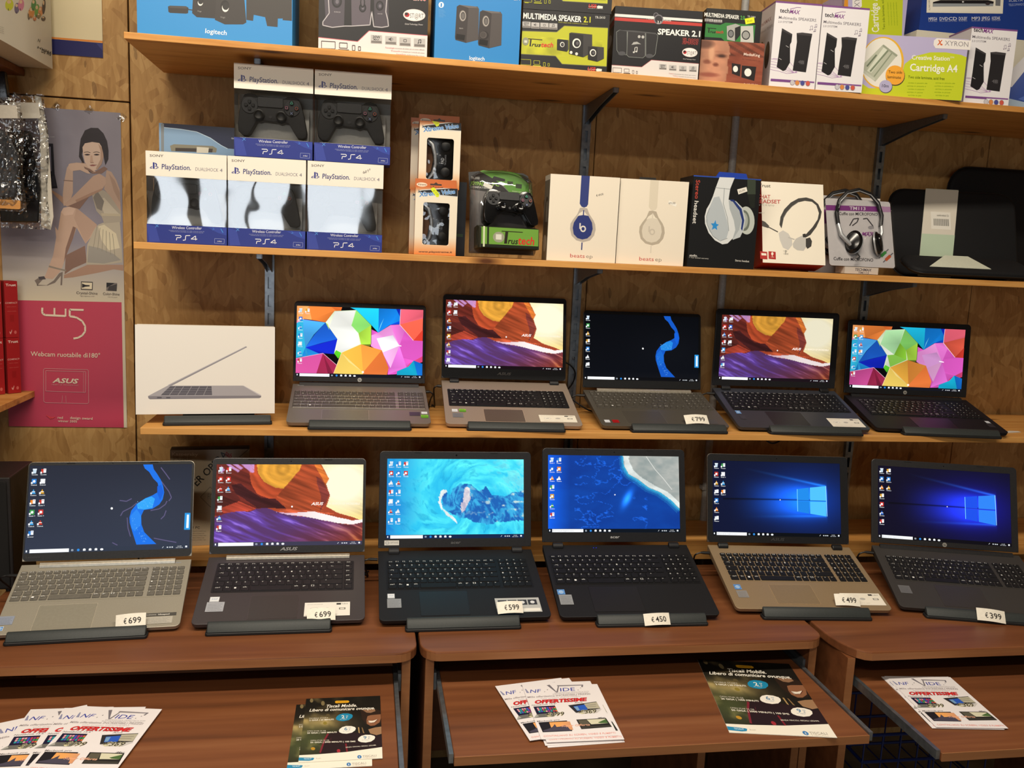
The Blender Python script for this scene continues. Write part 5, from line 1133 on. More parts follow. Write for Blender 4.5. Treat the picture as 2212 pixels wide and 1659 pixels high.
def river(w, h, dark):
    p = Print(w, h, QL); a, b2 = ('#272b38', '#32394a') if not dark else ('#06080d', '#0a0d14'); A, B = srgb(a), srgb(b2)
    p.image(lambda U, V: A+(B-A)*V[:, None]+(.02*np.exp(-((U-.75)**2+(V-.5)**2)*8))[:, None], 12, 10)
    if not dark:
        for pts in ([(938, 190), (965, 225), (990, 260)], [(940, 270), (985, 330), (1000, 365), (985, 385)], [(700, 380), (740, 385), (770, 370)], [(706, 470), (720, 445), (770, 420), (800, 395)], [(880, 440), (930, 430), (965, 405), (975, 385)], [(940, 490), (960, 470), (970, 440)], [(900, 600), (960, 612), (1030, 625)], [(660, 625), (690, 640)], [(745, 480), (750, 540), (765, 590)]):
            p.line(pts, 7, '#4a4668'); p.line(pts, 2.5, '#6a6486')
    q = [(835, 172), (890, 172), (897, 200), (915, 225), (938, 262), (952, 300), (958, 335), (950, 375), (930, 405), (890, 430), (842, 436), (826, 470), (828, 520), (845, 565), (880, 600), (915, 634), (800, 637), (778, 570), (760, 510), (758, 480), (768, 440), (800, 400), (850, 368), (890, 352), (918, 335), (926, 310), (920, 280), (895, 255), (870, 215), (845, 195)]
    p.clip(q, '#1c72e6' if not dark else '#1458c4'); p.clip([(800, 402), (850, 369), (885, 358), (905, 372), (890, 424), (845, 434), (806, 430)], '#33a4f4' if not dark else '#2488e0'); p.clip([(764, 470), (800, 430), (826, 470), (824, 520), (790, 560), (770, 540)], '#2a86ee' if not dark else '#1a68d0'); p.clip([(918, 300), (940, 290), (955, 335), (935, 380), (918, 340)], '#1560d8')
    rr = random.Random(4)
    for i in range(60):
        t = rr.random(); x, y = (780+t*70+rr.uniform(-15, 15), 480+t*140) if i % 2 else (rr.uniform(800, 900), rr.uniform(380, 425)); p.ell(x, y, 1.6, 1.6, '#7fc4fa', 0, 5)
    p.clip([(1078, 455), (1113, 455), (1110, 552), (1074, 552)], '#2b96e0'); p.clip([(1090, 465), (1102, 465), (1100, 542), (1086, 542)], '#eaf4fb'); p.ell(655, 426, 7, 7, '#f0f0f0')
    return p
def swirl(w, h):
    f = nq([(112, 133), (2030, 150), (2018, 1240), (78, 1255)]); p = Print(w, h); cx, cy = f([(1090, 740)])[0]
    core = f([(860, 590), (900, 560), (1000, 620), (1030, 540), (1150, 510), (1290, 510), (1400, 600), (1480, 520), (1560, 620), (1760, 650), (2060, 560), (2060, 1000), (1800, 1010), (1550, 1040), (1300, 1010), (1100, 930), (980, 910), (890, 780)])
    crest = f([(850, 580), (900, 545), (950, 570), (880, 610), (855, 700), (890, 830), (960, 920), (1060, 960), (1090, 1020), (960, 960), (880, 880), (830, 760), (820, 650)])
    land = f([(1190, 560), (1230, 530), (1280, 560), (1270, 700), (1240, 780), (1180, 860), (1150, 890), (1130, 780), (1170, 700)])
    def fn(U, V):
        a, b = (U-cx)*1.78, V-cy; r = np.hypot(a, b); th = np.arctan2(b, a); k = 2.2*np.exp(-r*2.2)
        x, y = a*np.cos(k)-b*np.sin(k), a*np.sin(k)+b*np.cos(k); s = fbm(x*5+3*fbm(x*3, y*3), y*9+4*fbm(x*4+7, y*3), 5); s2 = fbm(x*12+4, y*20+6*s, 4)
        t = np.clip(s*1.8-.3, 0, 1)[:, None]
        c = srgb('#22b8ec')*(1-t)+srgb('#5ff6fa')*t; l = np.clip(.95-U*3.6+.9*(s-.5), 0, 1)[:, None]; c = c*(1-l)+srgb('#1a86d6')*l
        st = np.clip((s2-.55)*5, 0, .8)[:, None]; c = c*(1-st*.5)+srgb('#1592c8')*st*.5
        up = np.clip((U-.6)*2, 0, 1)*np.clip((s2-.45)*6, 0, 1)*(V < .5); c = c+(srgb('#a8f8f4')-c)*(up*.7)[:, None]
        X, Y = U+.05*(s2-.5), V+.08*(s-.5); m = inside(X, Y, core); z = np.clip((s2-.38)*4, 0, 1)[:, None]; q = srgb('#1c62b4')*(1-z)+srgb('#3cb0e4')*z; hi = np.clip((fbm(U*26, V*22, 3)-.58)*9, 0, 1)[:, None]; q = q+(srgb('#e8f0e0')-q)*hi*np.clip((U-.5)*3, 0, .8)[:, None]; c[m] = q[m]
        m = inside(X, Y, crest); c[m] = (srgb('#e8f2f2')*(.9+.2*s2)[:, None])[m]
        m = inside(U+.03*(s2-.5), V+.05*(s2-.5), land); c[m] = (srgb('#b9b2c8')+(srgb('#fff6ee')-srgb('#b9b2c8'))*np.clip(s2*2-.6, 0, 1)[:, None])[m]
        return c
    p.image(fn, 220, 124); return p
def beach(w, h):
    f = nq([(1147, 122), (1947, 130), (1955, 600), (1147, 592)]); p = Print(w, h)
    land = f([(1597, 110), (1960, 110), (1960, 460), (1900, 400), (1830, 350), (1760, 322), (1700, 275), (1640, 240), (1610, 190)])
    rim = f([(1597, 110), (1612, 190), (1640, 240), (1700, 272), (1760, 320), (1830, 348), (1900, 400), (1960, 455), (1960, 420), (1880, 350), (1800, 310), (1720, 262), (1670, 220), (1640, 160), (1640, 110)])
    def fn(U, V):
        s = fbm(U*6+2*fbm(U*4, V*4), V*6, 5); c = srgb('#062a70')*(1.25-.6*s)[:, None]+srgb('#0c4aa0')*(s*.6)[:, None]
        lf = np.clip(1-U*6, 0, 1)[:, None]; c = c+srgb('#0a4cb0')*lf*.5; e = np.abs(fbm(U*9+3, V*9, 4)-.5); c = c+srgb('#2f6ac0')*(np.clip(.02-e, 0, .02)*22*(U > .2)*(U < .75))[:, None]
        X, Y = U+.02*(s-.5), V+.02*(s-.5)
        for off, k in ((.05, .25), (.03, .4), (.015, .8)):
            m = inside(X+off*.6, Y-off, land); c[m] = (c*(1-k)+srgb('#3ab0d8')*k)[m]
        g = np.clip(fbm(U*14, V*14)*1.6-.3, 0, 1)[:, None]; m = inside(X, Y, land); c[m] = (srgb('#8f9a98')*(1-g)+srgb('#b4b6b0')*g)[m]; m = inside(X, Y, rim); c[m] = (srgb('#dfe6e2')*(.9+.15*g[:, 0])[:, None])[m]
        sw = np.exp(-((U-.6+.25*(V-.55))**2*1200+(V-.56)**2*90)); c = c+srgb('#2f8ae8')*(sw*.8)[:, None]
        return c
    p.image(fn, 180, 110)
    p.line(f([(1745, 130), (1800, 210), (1850, 265), (1905, 335)]), .006, '#d6d8d2'); p.ell(*f([(1552, 365)])[0], .005, .008, '#ffffff'); return p
def hero(w, h, violet):
    f = nq([(182, 165), (1018, 188), (1010, 668), (178, 655)]); p = Print(w, h)
    pts = f([(735, 355), (815, 345), (922, 335), (735, 500), (815, 515), (924, 532), (730, 430), (818, 430), (922, 432)])
    ux0, ux1 = pts[0][0], pts[2][0]
    base = srgb('#0a1230') if not violet else srgb('#0d0a20'); mid = srgb('#0a46c0') if not violet else srgb('#1016b8'); hi = srgb('#2aa0f4')
    yc = pts[6][1]
    def fn(U, V):
        dx = ux1-U; half = np.where(U < ux1, .2+.10*np.clip(dx, 0, 1), .2); d = (V-yc-.02*(U-.6))/np.maximum(half, .05)
        g = np.exp(-(((U-ux0-.06)*1.6)**2*3.5+(V-yc)**2*7)); beam = np.exp(-np.abs(d)**3*1.2)*np.clip((U-.12)/(ux0-.12), 0, 1)**1.6*(U < ux1+.01)
        c = base+mid*(g*.6)[:, None]+(mid*.8+hi*.25)*(beam*.85)[:, None]
        for s, k in ((-1, .75), (1, .5)):
            e = np.exp(-((V-(yc+s*(.2+.23*(ux1-U)*(1.5 if s < 0 else .2))))*70)**2)*np.clip((U-.2)/(ux1-.2), 0, 1)**1.5*(U < ux1); c = c+hi*(e*k*.7)[:, None]
        gl = np.exp(-((V-yc+.01)*160+(U-.5)*2)**2*.5)*(U < ux1); c = c*(1-.75*gl*(U > .08))[:, None]
        return c
    p.image(fn, 120, 80)
    W2 = '#4fc0f8' if not violet else '#2f84f4'
    q = lambda a, b, d, e: [pts[a], pts[b], (pts[e][0], pts[e][1]), (pts[d][0], pts[d][1])]
    gap = .008
    for a, b in ((0, 1), (1, 2)):
        x0, x1 = pts[a][0]+gap*.5*(a == 1), pts[b][0]-gap*.5*(a == 0); yt0, yt1 = pts[a][1], pts[b][1]; yb0, yb1 = pts[a+3][1], pts[b+3][1]
        ym = yc
        p.clip([(x0, yt0), (x1, yt1), (x1, ym-gap), (x0, ym-gap)], W2 if a else '#1f8ae8' if not violet else '#1c50e8'); p.clip([(x0, ym+gap), (x1, ym+gap), (x1, yb1), (x0, yb0)], W2 if a else '#1c84e4' if not violet else '#1c50e8')
    p.line([pts[0], pts[3]], .004, '#7fdcff'); p.line([pts[2], pts[5]], .004, '#9fe4ff'); p.ell(pts[6][0]-.13, yc-.005, .004, .007, '#ffffff')
    return p
ICO = ['#3fa0e0', '#d0342c', '#f08a2a', '#e8e8ea', '#2a6ad0', '#3c9a4a', '#c83a2a', '#2f7fd0', '#e0e4e8', '#d9a02a']
def desktop(p, cols, rows, seed, bar, box='#f6f8fb', lab=True, name='Esegui la ricerca qui'):
    rr = random.Random(seed); dx, y0, dy = .052, .035, .118
    for i, n in enumerate(cols):
        for j in range(n):
            x, y = .012+i*dx, y0+j*dy; c = rr.choice(ICO)
            if i == 0 and j == 0: p.clip([(x+.006, y), (x+.03, y), (x+.026, y+.055), (x+.010, y+.055)], '#c9dcea'); p.R(x+.006, y, x+.03, y+.012, '#e6eef4')
            elif j % 3 == 1: p.R(x+.004, y, x+.032, y+.055, c); p.ell(x+.018, y+.028, .008, .015, '#f4f6f8')
            elif j % 3 == 2: p.clip([(x+.018, y), (x+.032, y+.054), (x+.004, y+.054)], c); p.R(x+.008, y+.026, x+.028, y+.034, '#f6f2ea')
            else: p.R(x+.004, y+.006, x+.020, y+.05, c); p.R(x+.018, y, x+.034, y+.048, '#eef0f2'); p.R(x+.022, y+.010, x+.030, y+.016, c)
            p.R(x, y+.036, x+.010, y+.058, '#f2f4f6'); p.text(rr.choice(['Cestino', 'Word 2016', 'Excel 2016', 'Browser', 'Outlook', 'Reader 9', 'Player', 'Publisher']), x+.001, y+.076, x+.037, y+.076, .011, '#f2f4f6', .02)
    p.R(0, .952, 1, 1, bar)
    q = .967
    p.R(.008, q-.003, .016, q+.019, '#e6eaf0'); p.R(.03, .956, .262, .996, box)
    if name: p.text(name, .05, .983, .19, .983, .013, '#8d949c'); p.ell(.04, .977, .005, .009, '#7a828c'); p.ell(.04, .977, .0035, .0065, box)
    for i in range(6):
        x = .276+i*.035
        if i == 1: p.ell(x+.007, .977, .008, .014, '#2f8ae0')
        elif i == 0: p.R(x, .968, x+.012, .986, '#c9d4e0'); p.R(x+.003, .972, x+.009, .982, bar)
        elif i == 5: p.ell(x+.008, .978, .010, .012, '#f0f2f4')
        else: p.R(x, .966, x+.016, .988, '#f0f2f4'); p.R(x+.004, .962, x+.012, .966, '#f0f2f4')
    for i, x in enumerate((.83, .858, .874, .888)): p.line([(x, .985), (x+.008, .968)], .003, '#e0e6ec') if i == 0 else p.R(x, .972, x+.009, .984, '#dfe5eb')
    p.text('10:55', .925, .974, .95, .974, .010, '#eef2f6'); p.text('20/11/2018', .915, .990, .958, .990, .010, '#eef2f6'); p.R(.974, .966, .986, .986, '#eef2f6')

# ---------------------------------------------------------------- laptops
LAP = {  # hinge centre (camera heights), yaw, deck tilt, lid tilt, width, deck depth, lid height, label scale, deck, lid, keys, hinge, screen box, keyboard box
 1: ((-0.009, -0.112, -0.377), 0.0103, 0.2379, 0.1734, 0.3569, 0.246, 0.225, (0.9870, 1.0165), '#7c746c', '#242122', '#4e4843', 'bar', (-0.1716, 0.1707, 0.02, 0.2118), (-0.171, 0.171, 0.051, 0.159)),
 2: ((0.396, -0.087, -0.364), -0.0318, 0.2666, 0.2131, 0.3573, 0.271, 0.246, (0.9789, 0.9748), '#a39486', '#1d1d1f', '#18181a', 'twin', (-0.1702, 0.1692, 0.0364, 0.23), (-0.162, 0.158, 0.061, 0.164)),
 3: ((0.799, -0.116, -0.378), -0.0114, 0.242, 0.2048, 0.3541, 0.238, 0.23, (0.9891, 1.0171), '#5c574e', '#191a1c', '#4a463f', 'strip', (-0.1748, 0.1701, 0.0301, 0.2205), (-0.165, 0.172, 0.014, 0.127)),
 4: ((1.201, -0.124, -0.364), -0.0499, 0.2979, 0.0624, 0.3794, 0.24, 0.232, (0.9958, 1.0619), '#3e4149', '#1c1c1f', '#17171a', 'twin', (-0.1725, 0.1699, 0.0246, 0.2146), (-0.17, 0.175, 0.029, 0.138)),
 5: ((1.633, -0.122, -0.381), -0.1389, 0.2209, 0.0941, 0.3792, 0.244, 0.23, (0.9979, 1.0563), '#18171b', '#19191b', '#141416', 'bar', (-0.176, 0.1723, 0.0232, 0.2137), (-0.164, 0.168, 0.037, 0.147)),
 6: ((-0.56, -0.5, -0.733), 0.0649, 0.3474, 0.3385, 0.3558, 0.214, 0.228, (0.9939, 1.0700), '#a39d8e', '#2a2b2e', '#68645c', 'strip', (-0.1741, 0.1723, 0.0245, 0.2199), (-0.173, 0.168, 0.024, 0.119)),
 7: ((-0.169, -0.451, -0.742), 0.0099, 0.2514, 0.2852, 0.3621, 0.246, 0.234, (1.0030, 0.9723), '#403b3d', '#2b2b2d', '#272427', 'strip', (-0.1716, 0.1746, 0.0246, 0.2186), (-0.154, 0.153, 0.028, 0.136)),
 8: ((0.237, -0.427, -0.741), -0.0008, 0.2241, 0.2684, 0.3844, 0.278, 0.246, (1.0089, 0.9267), '#1d1d1f', '#222225', '#151517', 'barrel', (-0.1734, 0.173, 0.0291, 0.227), (-0.171, 0.168, 0.046, 0.161)),
 9: ((0.643, -0.45, -0.724), -0.0248, 0.3056, 0.2847, 0.3782, 0.267, 0.245, (0.9927, 0.9780), '#1a1a1c', '#1e1e21', '#141416', 'barrel', (-0.1745, 0.1728, 0.0311, 0.2269), (-0.179, 0.177, 0.044, 0.152)),
 10: ((1.089, -0.454, -0.731), -0.0854, 0.2853, 0.268, 0.3855, 0.254, 0.239, (1.0118, 1.0120), '#9c8668', '#1d1d1f', '#19191b', 'twin', (-0.1784, 0.1712, 0.0249, 0.2205), (-0.173, 0.179, 0.036, 0.148)),
 11: ((1.54, -0.502, -0.731), -0.254, 0.2945, 0.3238, 0.38, 0.253, 0.233, (1.0000, 1.0080), '#3b3836', '#262526', '#1c1b1c', 'bar', (-0.1735, 0.172, 0.0205, 0.215), (-0.17, 0.17, 0.045, 0.145))}
LLAB = {1: 'grey-brown laptop with bright umbrella wallpaper on the third shelf, next to a white box',
 2: 'champagne laptop with canyon wallpaper, second laptop from the left on the third shelf',
 3: 'dark grey slim laptop with a blue river wallpaper on the third shelf',
 4: 'blue-grey laptop with canyon wallpaper on the third shelf, white card on its palm rest',
 5: 'black laptop with darker umbrella wallpaper at the right end of the third shelf',
 6: 'silver laptop with a blue river wallpaper, leftmost on the desks',
 7: 'dark brown-grey laptop with canyon wallpaper on the left desk',
 8: 'black laptop with turquoise sea wallpaper, silver label on its palm rest',
 9: 'black laptop with deep blue coast wallpaper above the 450 euro tag',
 10: 'gold-decked laptop with blue window-light wallpaper and white card, on the middle desk',
 11: 'charcoal laptop with violet window-light wallpaper at the right end of the desks'}
ART = {1: lambda w, h: umbrellas(w, h, 1.0), 5: lambda w, h: umbrellas(w, h, .86), 2: lambda w, h: canyon(w, h, 1.0), 4: lambda w, h: canyon(w, h, .9), 7: lambda w, h: canyon(w, h, 1.0),
       3: lambda w, h: river(w, h, True), 6: lambda w, h: river(w, h, False), 8: swirl, 9: beach, 10: lambda w, h: hero(w, h, False), 11: lambda w, h: hero(w, h, True)}
DESK = {1: ((7, 1), '#10131c', None), 2: ((8, 2), '#180c12', None), 3: ((7,), '#06070b', None), 4: ((7, 4), '#180c14', None), 5: ((7, 4), '#10121c', None), 6: ((7, 6), '#303848', None), 7: ((7, 3), '#3c3a50', None),
        8: ((7, 7, 2), '#10244a', None), 9: ((7, 3), '#05101c', 'Scrivi qui per eseguire la ricerca'), 10: ((7, 4), '#05090f', 'Scrivi qui per eseguire la ricerca'), 11: ((7, 3), '#0a0810', 'Scrivi qui per eseguire la ricerca')}
KM = {}
def key_mesh(w, d, m):
    k = (round(w, 4), round(d, 4), m.name)
    if k not in KM:
        a, c, i, hh = w/2, d/2, .0009, .0021
        me = bpy.data.meshes.new('key'); r = .0011
        lo = rrect(-a, a, -c, c, r, 1); hi = rrect(-a+i, a-i, -c+i, c-i, r, 1); n = len(lo)
        me.from_pydata([(x, y, 0) for x, y in lo]+[(x, y, hh) for x, y in hi], [], [(j, (j+1) % n, (j+1) % n+n, j+n) for j in range(n)]+[tuple(range(n, 2*n))])
        me.materials.append(m); KM[k] = me
    return KM[k]
ROWS = [([1]*16, 'esc F1 F2 F3 F4 F5 F6 F7 F8 F9 F10 F11 F12 ins del fn'.split()), ([1]*13+[2.0], '\\ 1 2 3 4 5 6 7 8 9 0 \' ì <-'.split()),
        ([1.5]+[1]*12+[1.5], '->| Q W E R T Y U I O P è + ='.split()), ([1.75]+[1]*12+[1.25], 'A A S D F G H J K L ò à ù ='.split()),
        ([1.25]+[1]*11+[2.75], '^ < Z X C V B N M , . - ^'.split()), ([1.25, 1, 1, 1, 5, 1, 1, 1, 1, 1, 1], 'ctrl fn # alt . alt gr [] < v >'.split())]
PADL = ['7 8 9 -'.split(), '7 8 9 +'.split(), '4 5 6 +'.split(), '1 2 3 -'.split(), '0 0 , -'.split(), '/ * = <'.split()]
def laptop(n):
    pos, yaw, a, b, w, D, H, (s, sv), dc, lc, kc, hs, sb, kb = LAP[n]
    loc = Vector((pos[0], pos[1], zz(pos[2])))
    t = thing('laptop', LLAB[n], 'laptop', loc, yaw, 'laptops on show')
    md = mat('deck_%d' % n, dc, .42 if n in (1, 2, 3, 4, 6, 7, 10) else .55, .3 if n in (1, 2, 3, 4, 6, 10) else 0, spec=.45 if n in (1, 2, 3, 4, 6, 7, 10) else .25, gscale=500, grain=.03)
    ml = mat('lid_%d' % n, lc, .5, spec=.25); mk = mat('keys_%d' % n, kc, .55, spec=.25)
    # deck
    o = rrect(-w/2, w/2, -D, 0, .012, 4, (1, 1, 0, 0)); k = len(o)
    bm = MB(); th = lambda y: -.019+.0085*(-y/D)
    vs = [(x, y, 0) for x, y in o]+[(x*.992, y*.992, th(y)) for x, y in o]
    bm.add(vs, [tuple(range(k)), tuple(range(2*k-1, k-1, -1))]+[(i+k, (i+1) % k+k, (i+1) % k, i) for i in range(k)])
    base = bm.build('deck', md, t, rot=(a, 0, 0), bevel=.0012)
    x0, x1, v0, v1 = kb
    MB().prism(rrect(x0-.003, x1+.003, -v1-.003, -v0+.003, .004, 3), 0, .0004, 'z').build('keyboard_well', mk if n in (8, 9, 2, 4, 5, 7) else md, base)
    numpad = n != 7
    U = 15.0+(4.35 if numpad else 1.15); u = (x1-x0)/U; rh = (v1-v0)/5.75
    pr = Print(x1-x0, v1-v0); lc2 = '#d9d9d6' if n not in (1, 3) else '#b9b6ae'
    y = v0
    for ri, (ws, lb) in enumerate(ROWS):
        hh = rh*(.75 if ri == 0 else 1); f = 15/sum(ws); x = x0
        items = [(q*f, l) for q, l in zip(ws, lb)]
        if numpad: items += [(-.35, '')]+[(1, q) for q in PADL[ri]]
        else: items += [(-.15, ''), (1, ('del', 'hm', 'pu', 'pd', 'end', '>')[ri])]
        for q, l in items:
            if q < 0: x += -q*u; continue
            kw = q*u
            e = bpy.data.objects.new('key', key_mesh(kw-.0022, hh-.0022, mk)); COL.objects.link(e); e.parent = base; e.location = (x+kw/2, -y-hh/2, .0004)
            if l and l != '.': 
                px, py = (x-x0+kw*.24)/(x1-x0), (y-v0+hh*.5)/(v1-v0); lw = min(kw*.5, .0042*len(l)**.6)/(x1-x0)
                if l == '#': pr.R(px, py-.02, px+.014, py+.03, '#e8e8e6')
                else: pr.text(l, px, py, px+lw*(.75 if len(l) == 1 else 1), py, hh*.26/(v1-v0), lc2)
            x += kw
        y += hh
    pr.build('key_legends', PAPER, base, loc=((x0+x1)/2, -v1, .0026), rot=(-R(90), 0, 0))
    if n == 1:
        g = MB()  # pale strips stand in for the light caught on the silvery key edges
        for ri in range(1, 6): g.box(x0+.003, x1-.003, -(v0+rh*(.75+ri))+.0002, -(v0+rh*(.75+ri))+.0013, .0004, .0023)
        g.build('key_row_painted_glint', mat('key_edge_glint_silver', '#cfc8bf', .3, .6), base)
    tp = {1: (-.095, .023, .167, .222), 2: (-.077, .030, .188, .262), 3: (-.104, .007, .140, .221), 4: (-.085, .021, .138, .211), 5: (-.06, .055, .15, .218), 6: (-.109, .004, .125, .194), 7: (-.067, .035, .159, .240), 8: (-.099, .009, .187, .284), 9: (-.105, .014, .166, .256), 10: (-.083, .021, .161, .232), 11: (-.08, .03, .155, .235)}[n]
    tx0, tx1, tv0, tv1 = tp[0]*s, tp[1]*s, tp[2]*sv, tp[3]*sv
    ci = tuple(c*(.95 if n not in (2, 4) else .62) for c in srgb(dc)); hx = lambda c: '#%02x%02x%02x' % tuple(int(255*v) for v in c)
    MB().prism(rrect(tx0, tx1, -tv1, -tv0, .002, 2), 0, .0004, 'z').build('touch_pad', mat('pad_%d' % n, hx(ci), .42, .3 if n in (1, 2, 3, 4, 6, 10) else 0, grain=.02), base)
    gi = MB(); gi.ring(rrect(tx0-.0007, tx1+.0007, -tv1-.0007, -tv0+.0007, .002, 2), rrect(tx0, tx1, -tv1, -tv0, .002, 2), .0006, 0, 'z'); gi.build('touch_pad_rim', mat('rim_%d' % n, hx(tuple(min(1, c*1.35+.03) for c in srgb(dc))), .3, .5), base)
    # stickers on the palm rest
    def sticker(nm, q, col, art=None, lab=None):
        q = [q[0]*s, q[1]*sv, q[2]*s, q[3]*sv]; sw, sh = q[2]-q[0], q[3]-q[1]; p = Print(sw, sh); p.bg(col)
        if art: art(p)
        ob = p.build(nm, GLOSSY, base, loc=((q[0]+q[2])/2, -q[3], .0004), rot=(-R(90), 0, 0))
        if lab: ob['label'] = lab
    def chip(p): p.R(.08, .1, .92, .75, '#e8ecf0'); p.text('intel', .2, .55, .8, .55, .3, '#4a6a9a')
    def chipb(p): p.R(.08, .08, .92, .92, '#4f86c8'); p.ell(.5, .5, .34, .3, '#a9c8ea'); p.text('intel', .25, .6, .75, .6, .22, '#20509a')
    def spec(p):
        for i in range(5): p.text('caratteristiche tecniche'[:24-i*3], .08, .24+i*.16, .9-.1*(i % 2), .24+i*.16, .07, '#3c4450')
    def geo(p): p.R(0, .45, 1, 1, '#5a9a24'); p.text('GEFORCE', .12, .38, .8, .38, .22, '#3c6a10', .02)
    def info(p):
        p.text('garanzia internazionale', .06, .16, .4, .16, .05, '#8d8a84'); p.R(.7, .08, .8, .2, '#2a2a2c'); p.text('hdmi', .82, .18, .95, .18, .09, '#3a3a3c'); p.ell(.22, .48, .1, .12, '#c9c6be'); p.ell(.22, .48, .085, .1, '#f2eee4'); p.ell(.5, .48, .07, .09, '#b9b6b0'); p.R(.76, .42, .9, .56, '#77756f'); p.R(.785, .45, .875, .53, '#e6e2d8'); p.line([(.18, .5), (.26, .46)], .03, '#3c3a38')
        p.text('sistema audio, ricarica rapida', .1, .84, .62, .84, .05, '#b0ada6')
    def four(p):
        for i in range(4): p.R(.06+i*.225, .14, .26+i*.225, .5, '#3a3c40'); p.ell(.16+i*.225, .32, .05, .1, '#d9dadc') if i != 0 else p.R(.1, .26, .22, .4, '#d9dadc')
        p.R(.5, .74, .97, .94, '#ece9e0'); p.text('scheda prodotto', .1, .66, .45, .66, .06, '#6a6c70')
    if n == 1: sticker('sticker', (.157, .192, .176, .210), '#7fc23c', geo); sticker('sticker', (.159, .172, .175, .187), '#b9bcc0', chip); sticker('sticker', (.128, .175, .156, .197), '#3c3a44', spec)
    if n == 2: sticker('sticker', (-.163, .191, -.147, .209), '#c0c4c8', chip); sticker('sticker', (-.143, .190, -.125, .208), '#8ac83c', geo); sticker('sticker', (-.162, .215, -.134, .241), '#77787c', spec); sticker('info_label', (.070, .217, .170, .259), '#efe9da', info)
    if n == 3: sticker('sticker', (-.167, .200, -.152, .217), '#b9bcc6', chip); sticker('sticker', (-.145, .199, -.127, .217), '#a3181c', lambda p: p.text('RADEON', .15, .6, .85, .6, .2, '#5a0a0c')); sticker('sticker', (.120, .188, .152, .217), '#4c4a46', spec)
    if n == 4: sticker('sticker', (-.171, .137, -.157, .154), '#7fa4d8', chipb); sticker('sticker', (-.168, .163, -.152, .184), '#383b42', spec); sticker('info_label', (.084, .168, .180, .214), '#ece6d8', info)
    if n == 5: sticker('sticker', (.158, .155, .171, .172), '#8d929a', chip); sticker('sticker', (.152, .175, .171, .198), '#2a2a32', spec)
    if n == 6: sticker('sticker', (-.179, .151, -.149, .174), '#8f97a8', spec); sticker('sticker', (-.176, .178, -.162, .190), '#c9d2dc', chipb); sticker('series_strip', (.105, .1615, .168, .170), '#4c4a46', lambda p: (p.text('Lenovo', .06, .7, .36, .7, .45, '#d9d6cc'), p.text('ideapad', .42, .7, .78, .7, .45, '#d9d6cc', .02))); sticker('sticker', (.108, .172, .162, .191), '#b5b0a4', spec)
    if n == 7: sticker('sticker', (-.154, .158, -.134, .176), '#d6dae0', chip); sticker('sticker', (-.158, .177, -.121, .211), '#a9acb4', spec); sticker('info_label', (.050, .188, .148, .237), '#ece8e0', info)
    if n == 8: sticker('sticker', (-.171, .194, -.155, .213), '#c6ccd2', chip); sticker('sticker', (-.172, .215, -.141, .251), '#8f9296', spec); sticker('info_label', (.070, .222, .172, .280), '#b9bab8', four)
    if n == 9: sticker('sticker', (-.183, .176, -.165, .194), '#6a9ad8', chipb); sticker('sticker', (-.182, .195, -.151, .230), '#8f9296', spec)
    if n == 10: sticker('sticker', (-.172, .162, -.155, .181), '#6a96d4', chipb); sticker('sticker', (-.172, .185, -.146, .211), '#8d8a88', spec); sticker('info_label', (.083, .190, .182, .234), '#efe8d8', info)
    if n == 11: sticker('sticker', (-.172, .167, -.144, .197), '#6a6a6c', spec)
    # hinges
    if hs == 'strip':
        hx0, hx1 = (-.14*s, .145*s)
        MB().prism([(-.0135, .0004), (-.004, .0004), (-.002, .006), (-.004, .008), (-.010, .006)], hx0, hx1, 'x').build('hinge_bar', mat('hinge_metal', '#b3ab9c', .3, .6), base, bevel=.0006, seg=1)
    elif hs == 'bar': MB().prism([(-.012, .0003), (0, .0003), (0, .006), (-.006, .006)], -w*.45, w*.45, 'x').build('hinge_bar', ml, base)
    else:
        for hx_ in (-w*.40, w*.40):
            g = MB(); g.prism([(-.016, .0003), (0, .0003), (0, .009), (-.008, .010), (-.014, .006)], hx_-.013, hx_+.013, 'x'); g.build('hinge', ml if hs == 'barrel' else BLACK, base, bevel=.0015)
    if n == 9:
        for q in (-.060, -.053): MB().prism(rrect(q-.0012, q+.0012, -.014, -.012, .0004, 1), .0003, .0009, 'z').build('status_light', mat('blue_light', '#2436ff', .4), base)
    if n in (6, 1): MB().prism(rrect(-.168*s if n == 1 else .14*s, (-.15 if n == 1 else .158)*s, -.012, -.0095, .0008, 2), 0, .0006, 'z').build('brand_plate', SILVER, base)
    # lid: shell, bezel, screen
    z0 = .007
    sh = MB(); sh.prism(rrect(-w/2, w/2, z0, H, .010, 5, (0, 0, 1, 1)), .0009, .0075, 'y')
    shell = mat('shell_%d' % n, {6: '#b0aa9c', 7: '#6a686a', 2: '#5a5450', 10: '#4a4038'}.get(n, lc), .4, .4 if n in (6, 7) else 0)
    lid = sh.build('lid', shell, t, rot=(-b, 0, 0), bevel=.0012)
    inn = rrect(sb[0], sb[1], sb[2], sb[3], .0005, 5); out = rrect(-w/2+.001, w/2-.001, z0+.0005, H-.001, .0095, 5, (1, 1, 1, 1))
    bz = MB(); bz.ring(out, inn, -.0004, .0012, 'y'); bz.build('bezel', ml, lid, bevel=0)
    sw, sh2 = sb[1]-sb[0], sb[3]-sb[2]
    p = ART[n](sw, sh2); p.H = homog([(0, 0), (1, 0), (1, 1), (0, 1)], [(0, sh2), (sw, sh2), (sw, 0), (0, 0)])
    cols, bar, nm = DESK[n]; desktop(p, cols, 7, n, bar, name=nm)
    # keep the layered picture within the depth of the bezel
    V = np.array(p.V); V[:, 1] = .0008-.0011*(np.arange(len(V)) > -1)*(V[:, 1]/V[:, 1].min()); p.V = [tuple(q) for q in V]
    scn = p.build('screen', SCREEN, lid, loc=((sb[0]+sb[1])/2, 0, sb[2]))
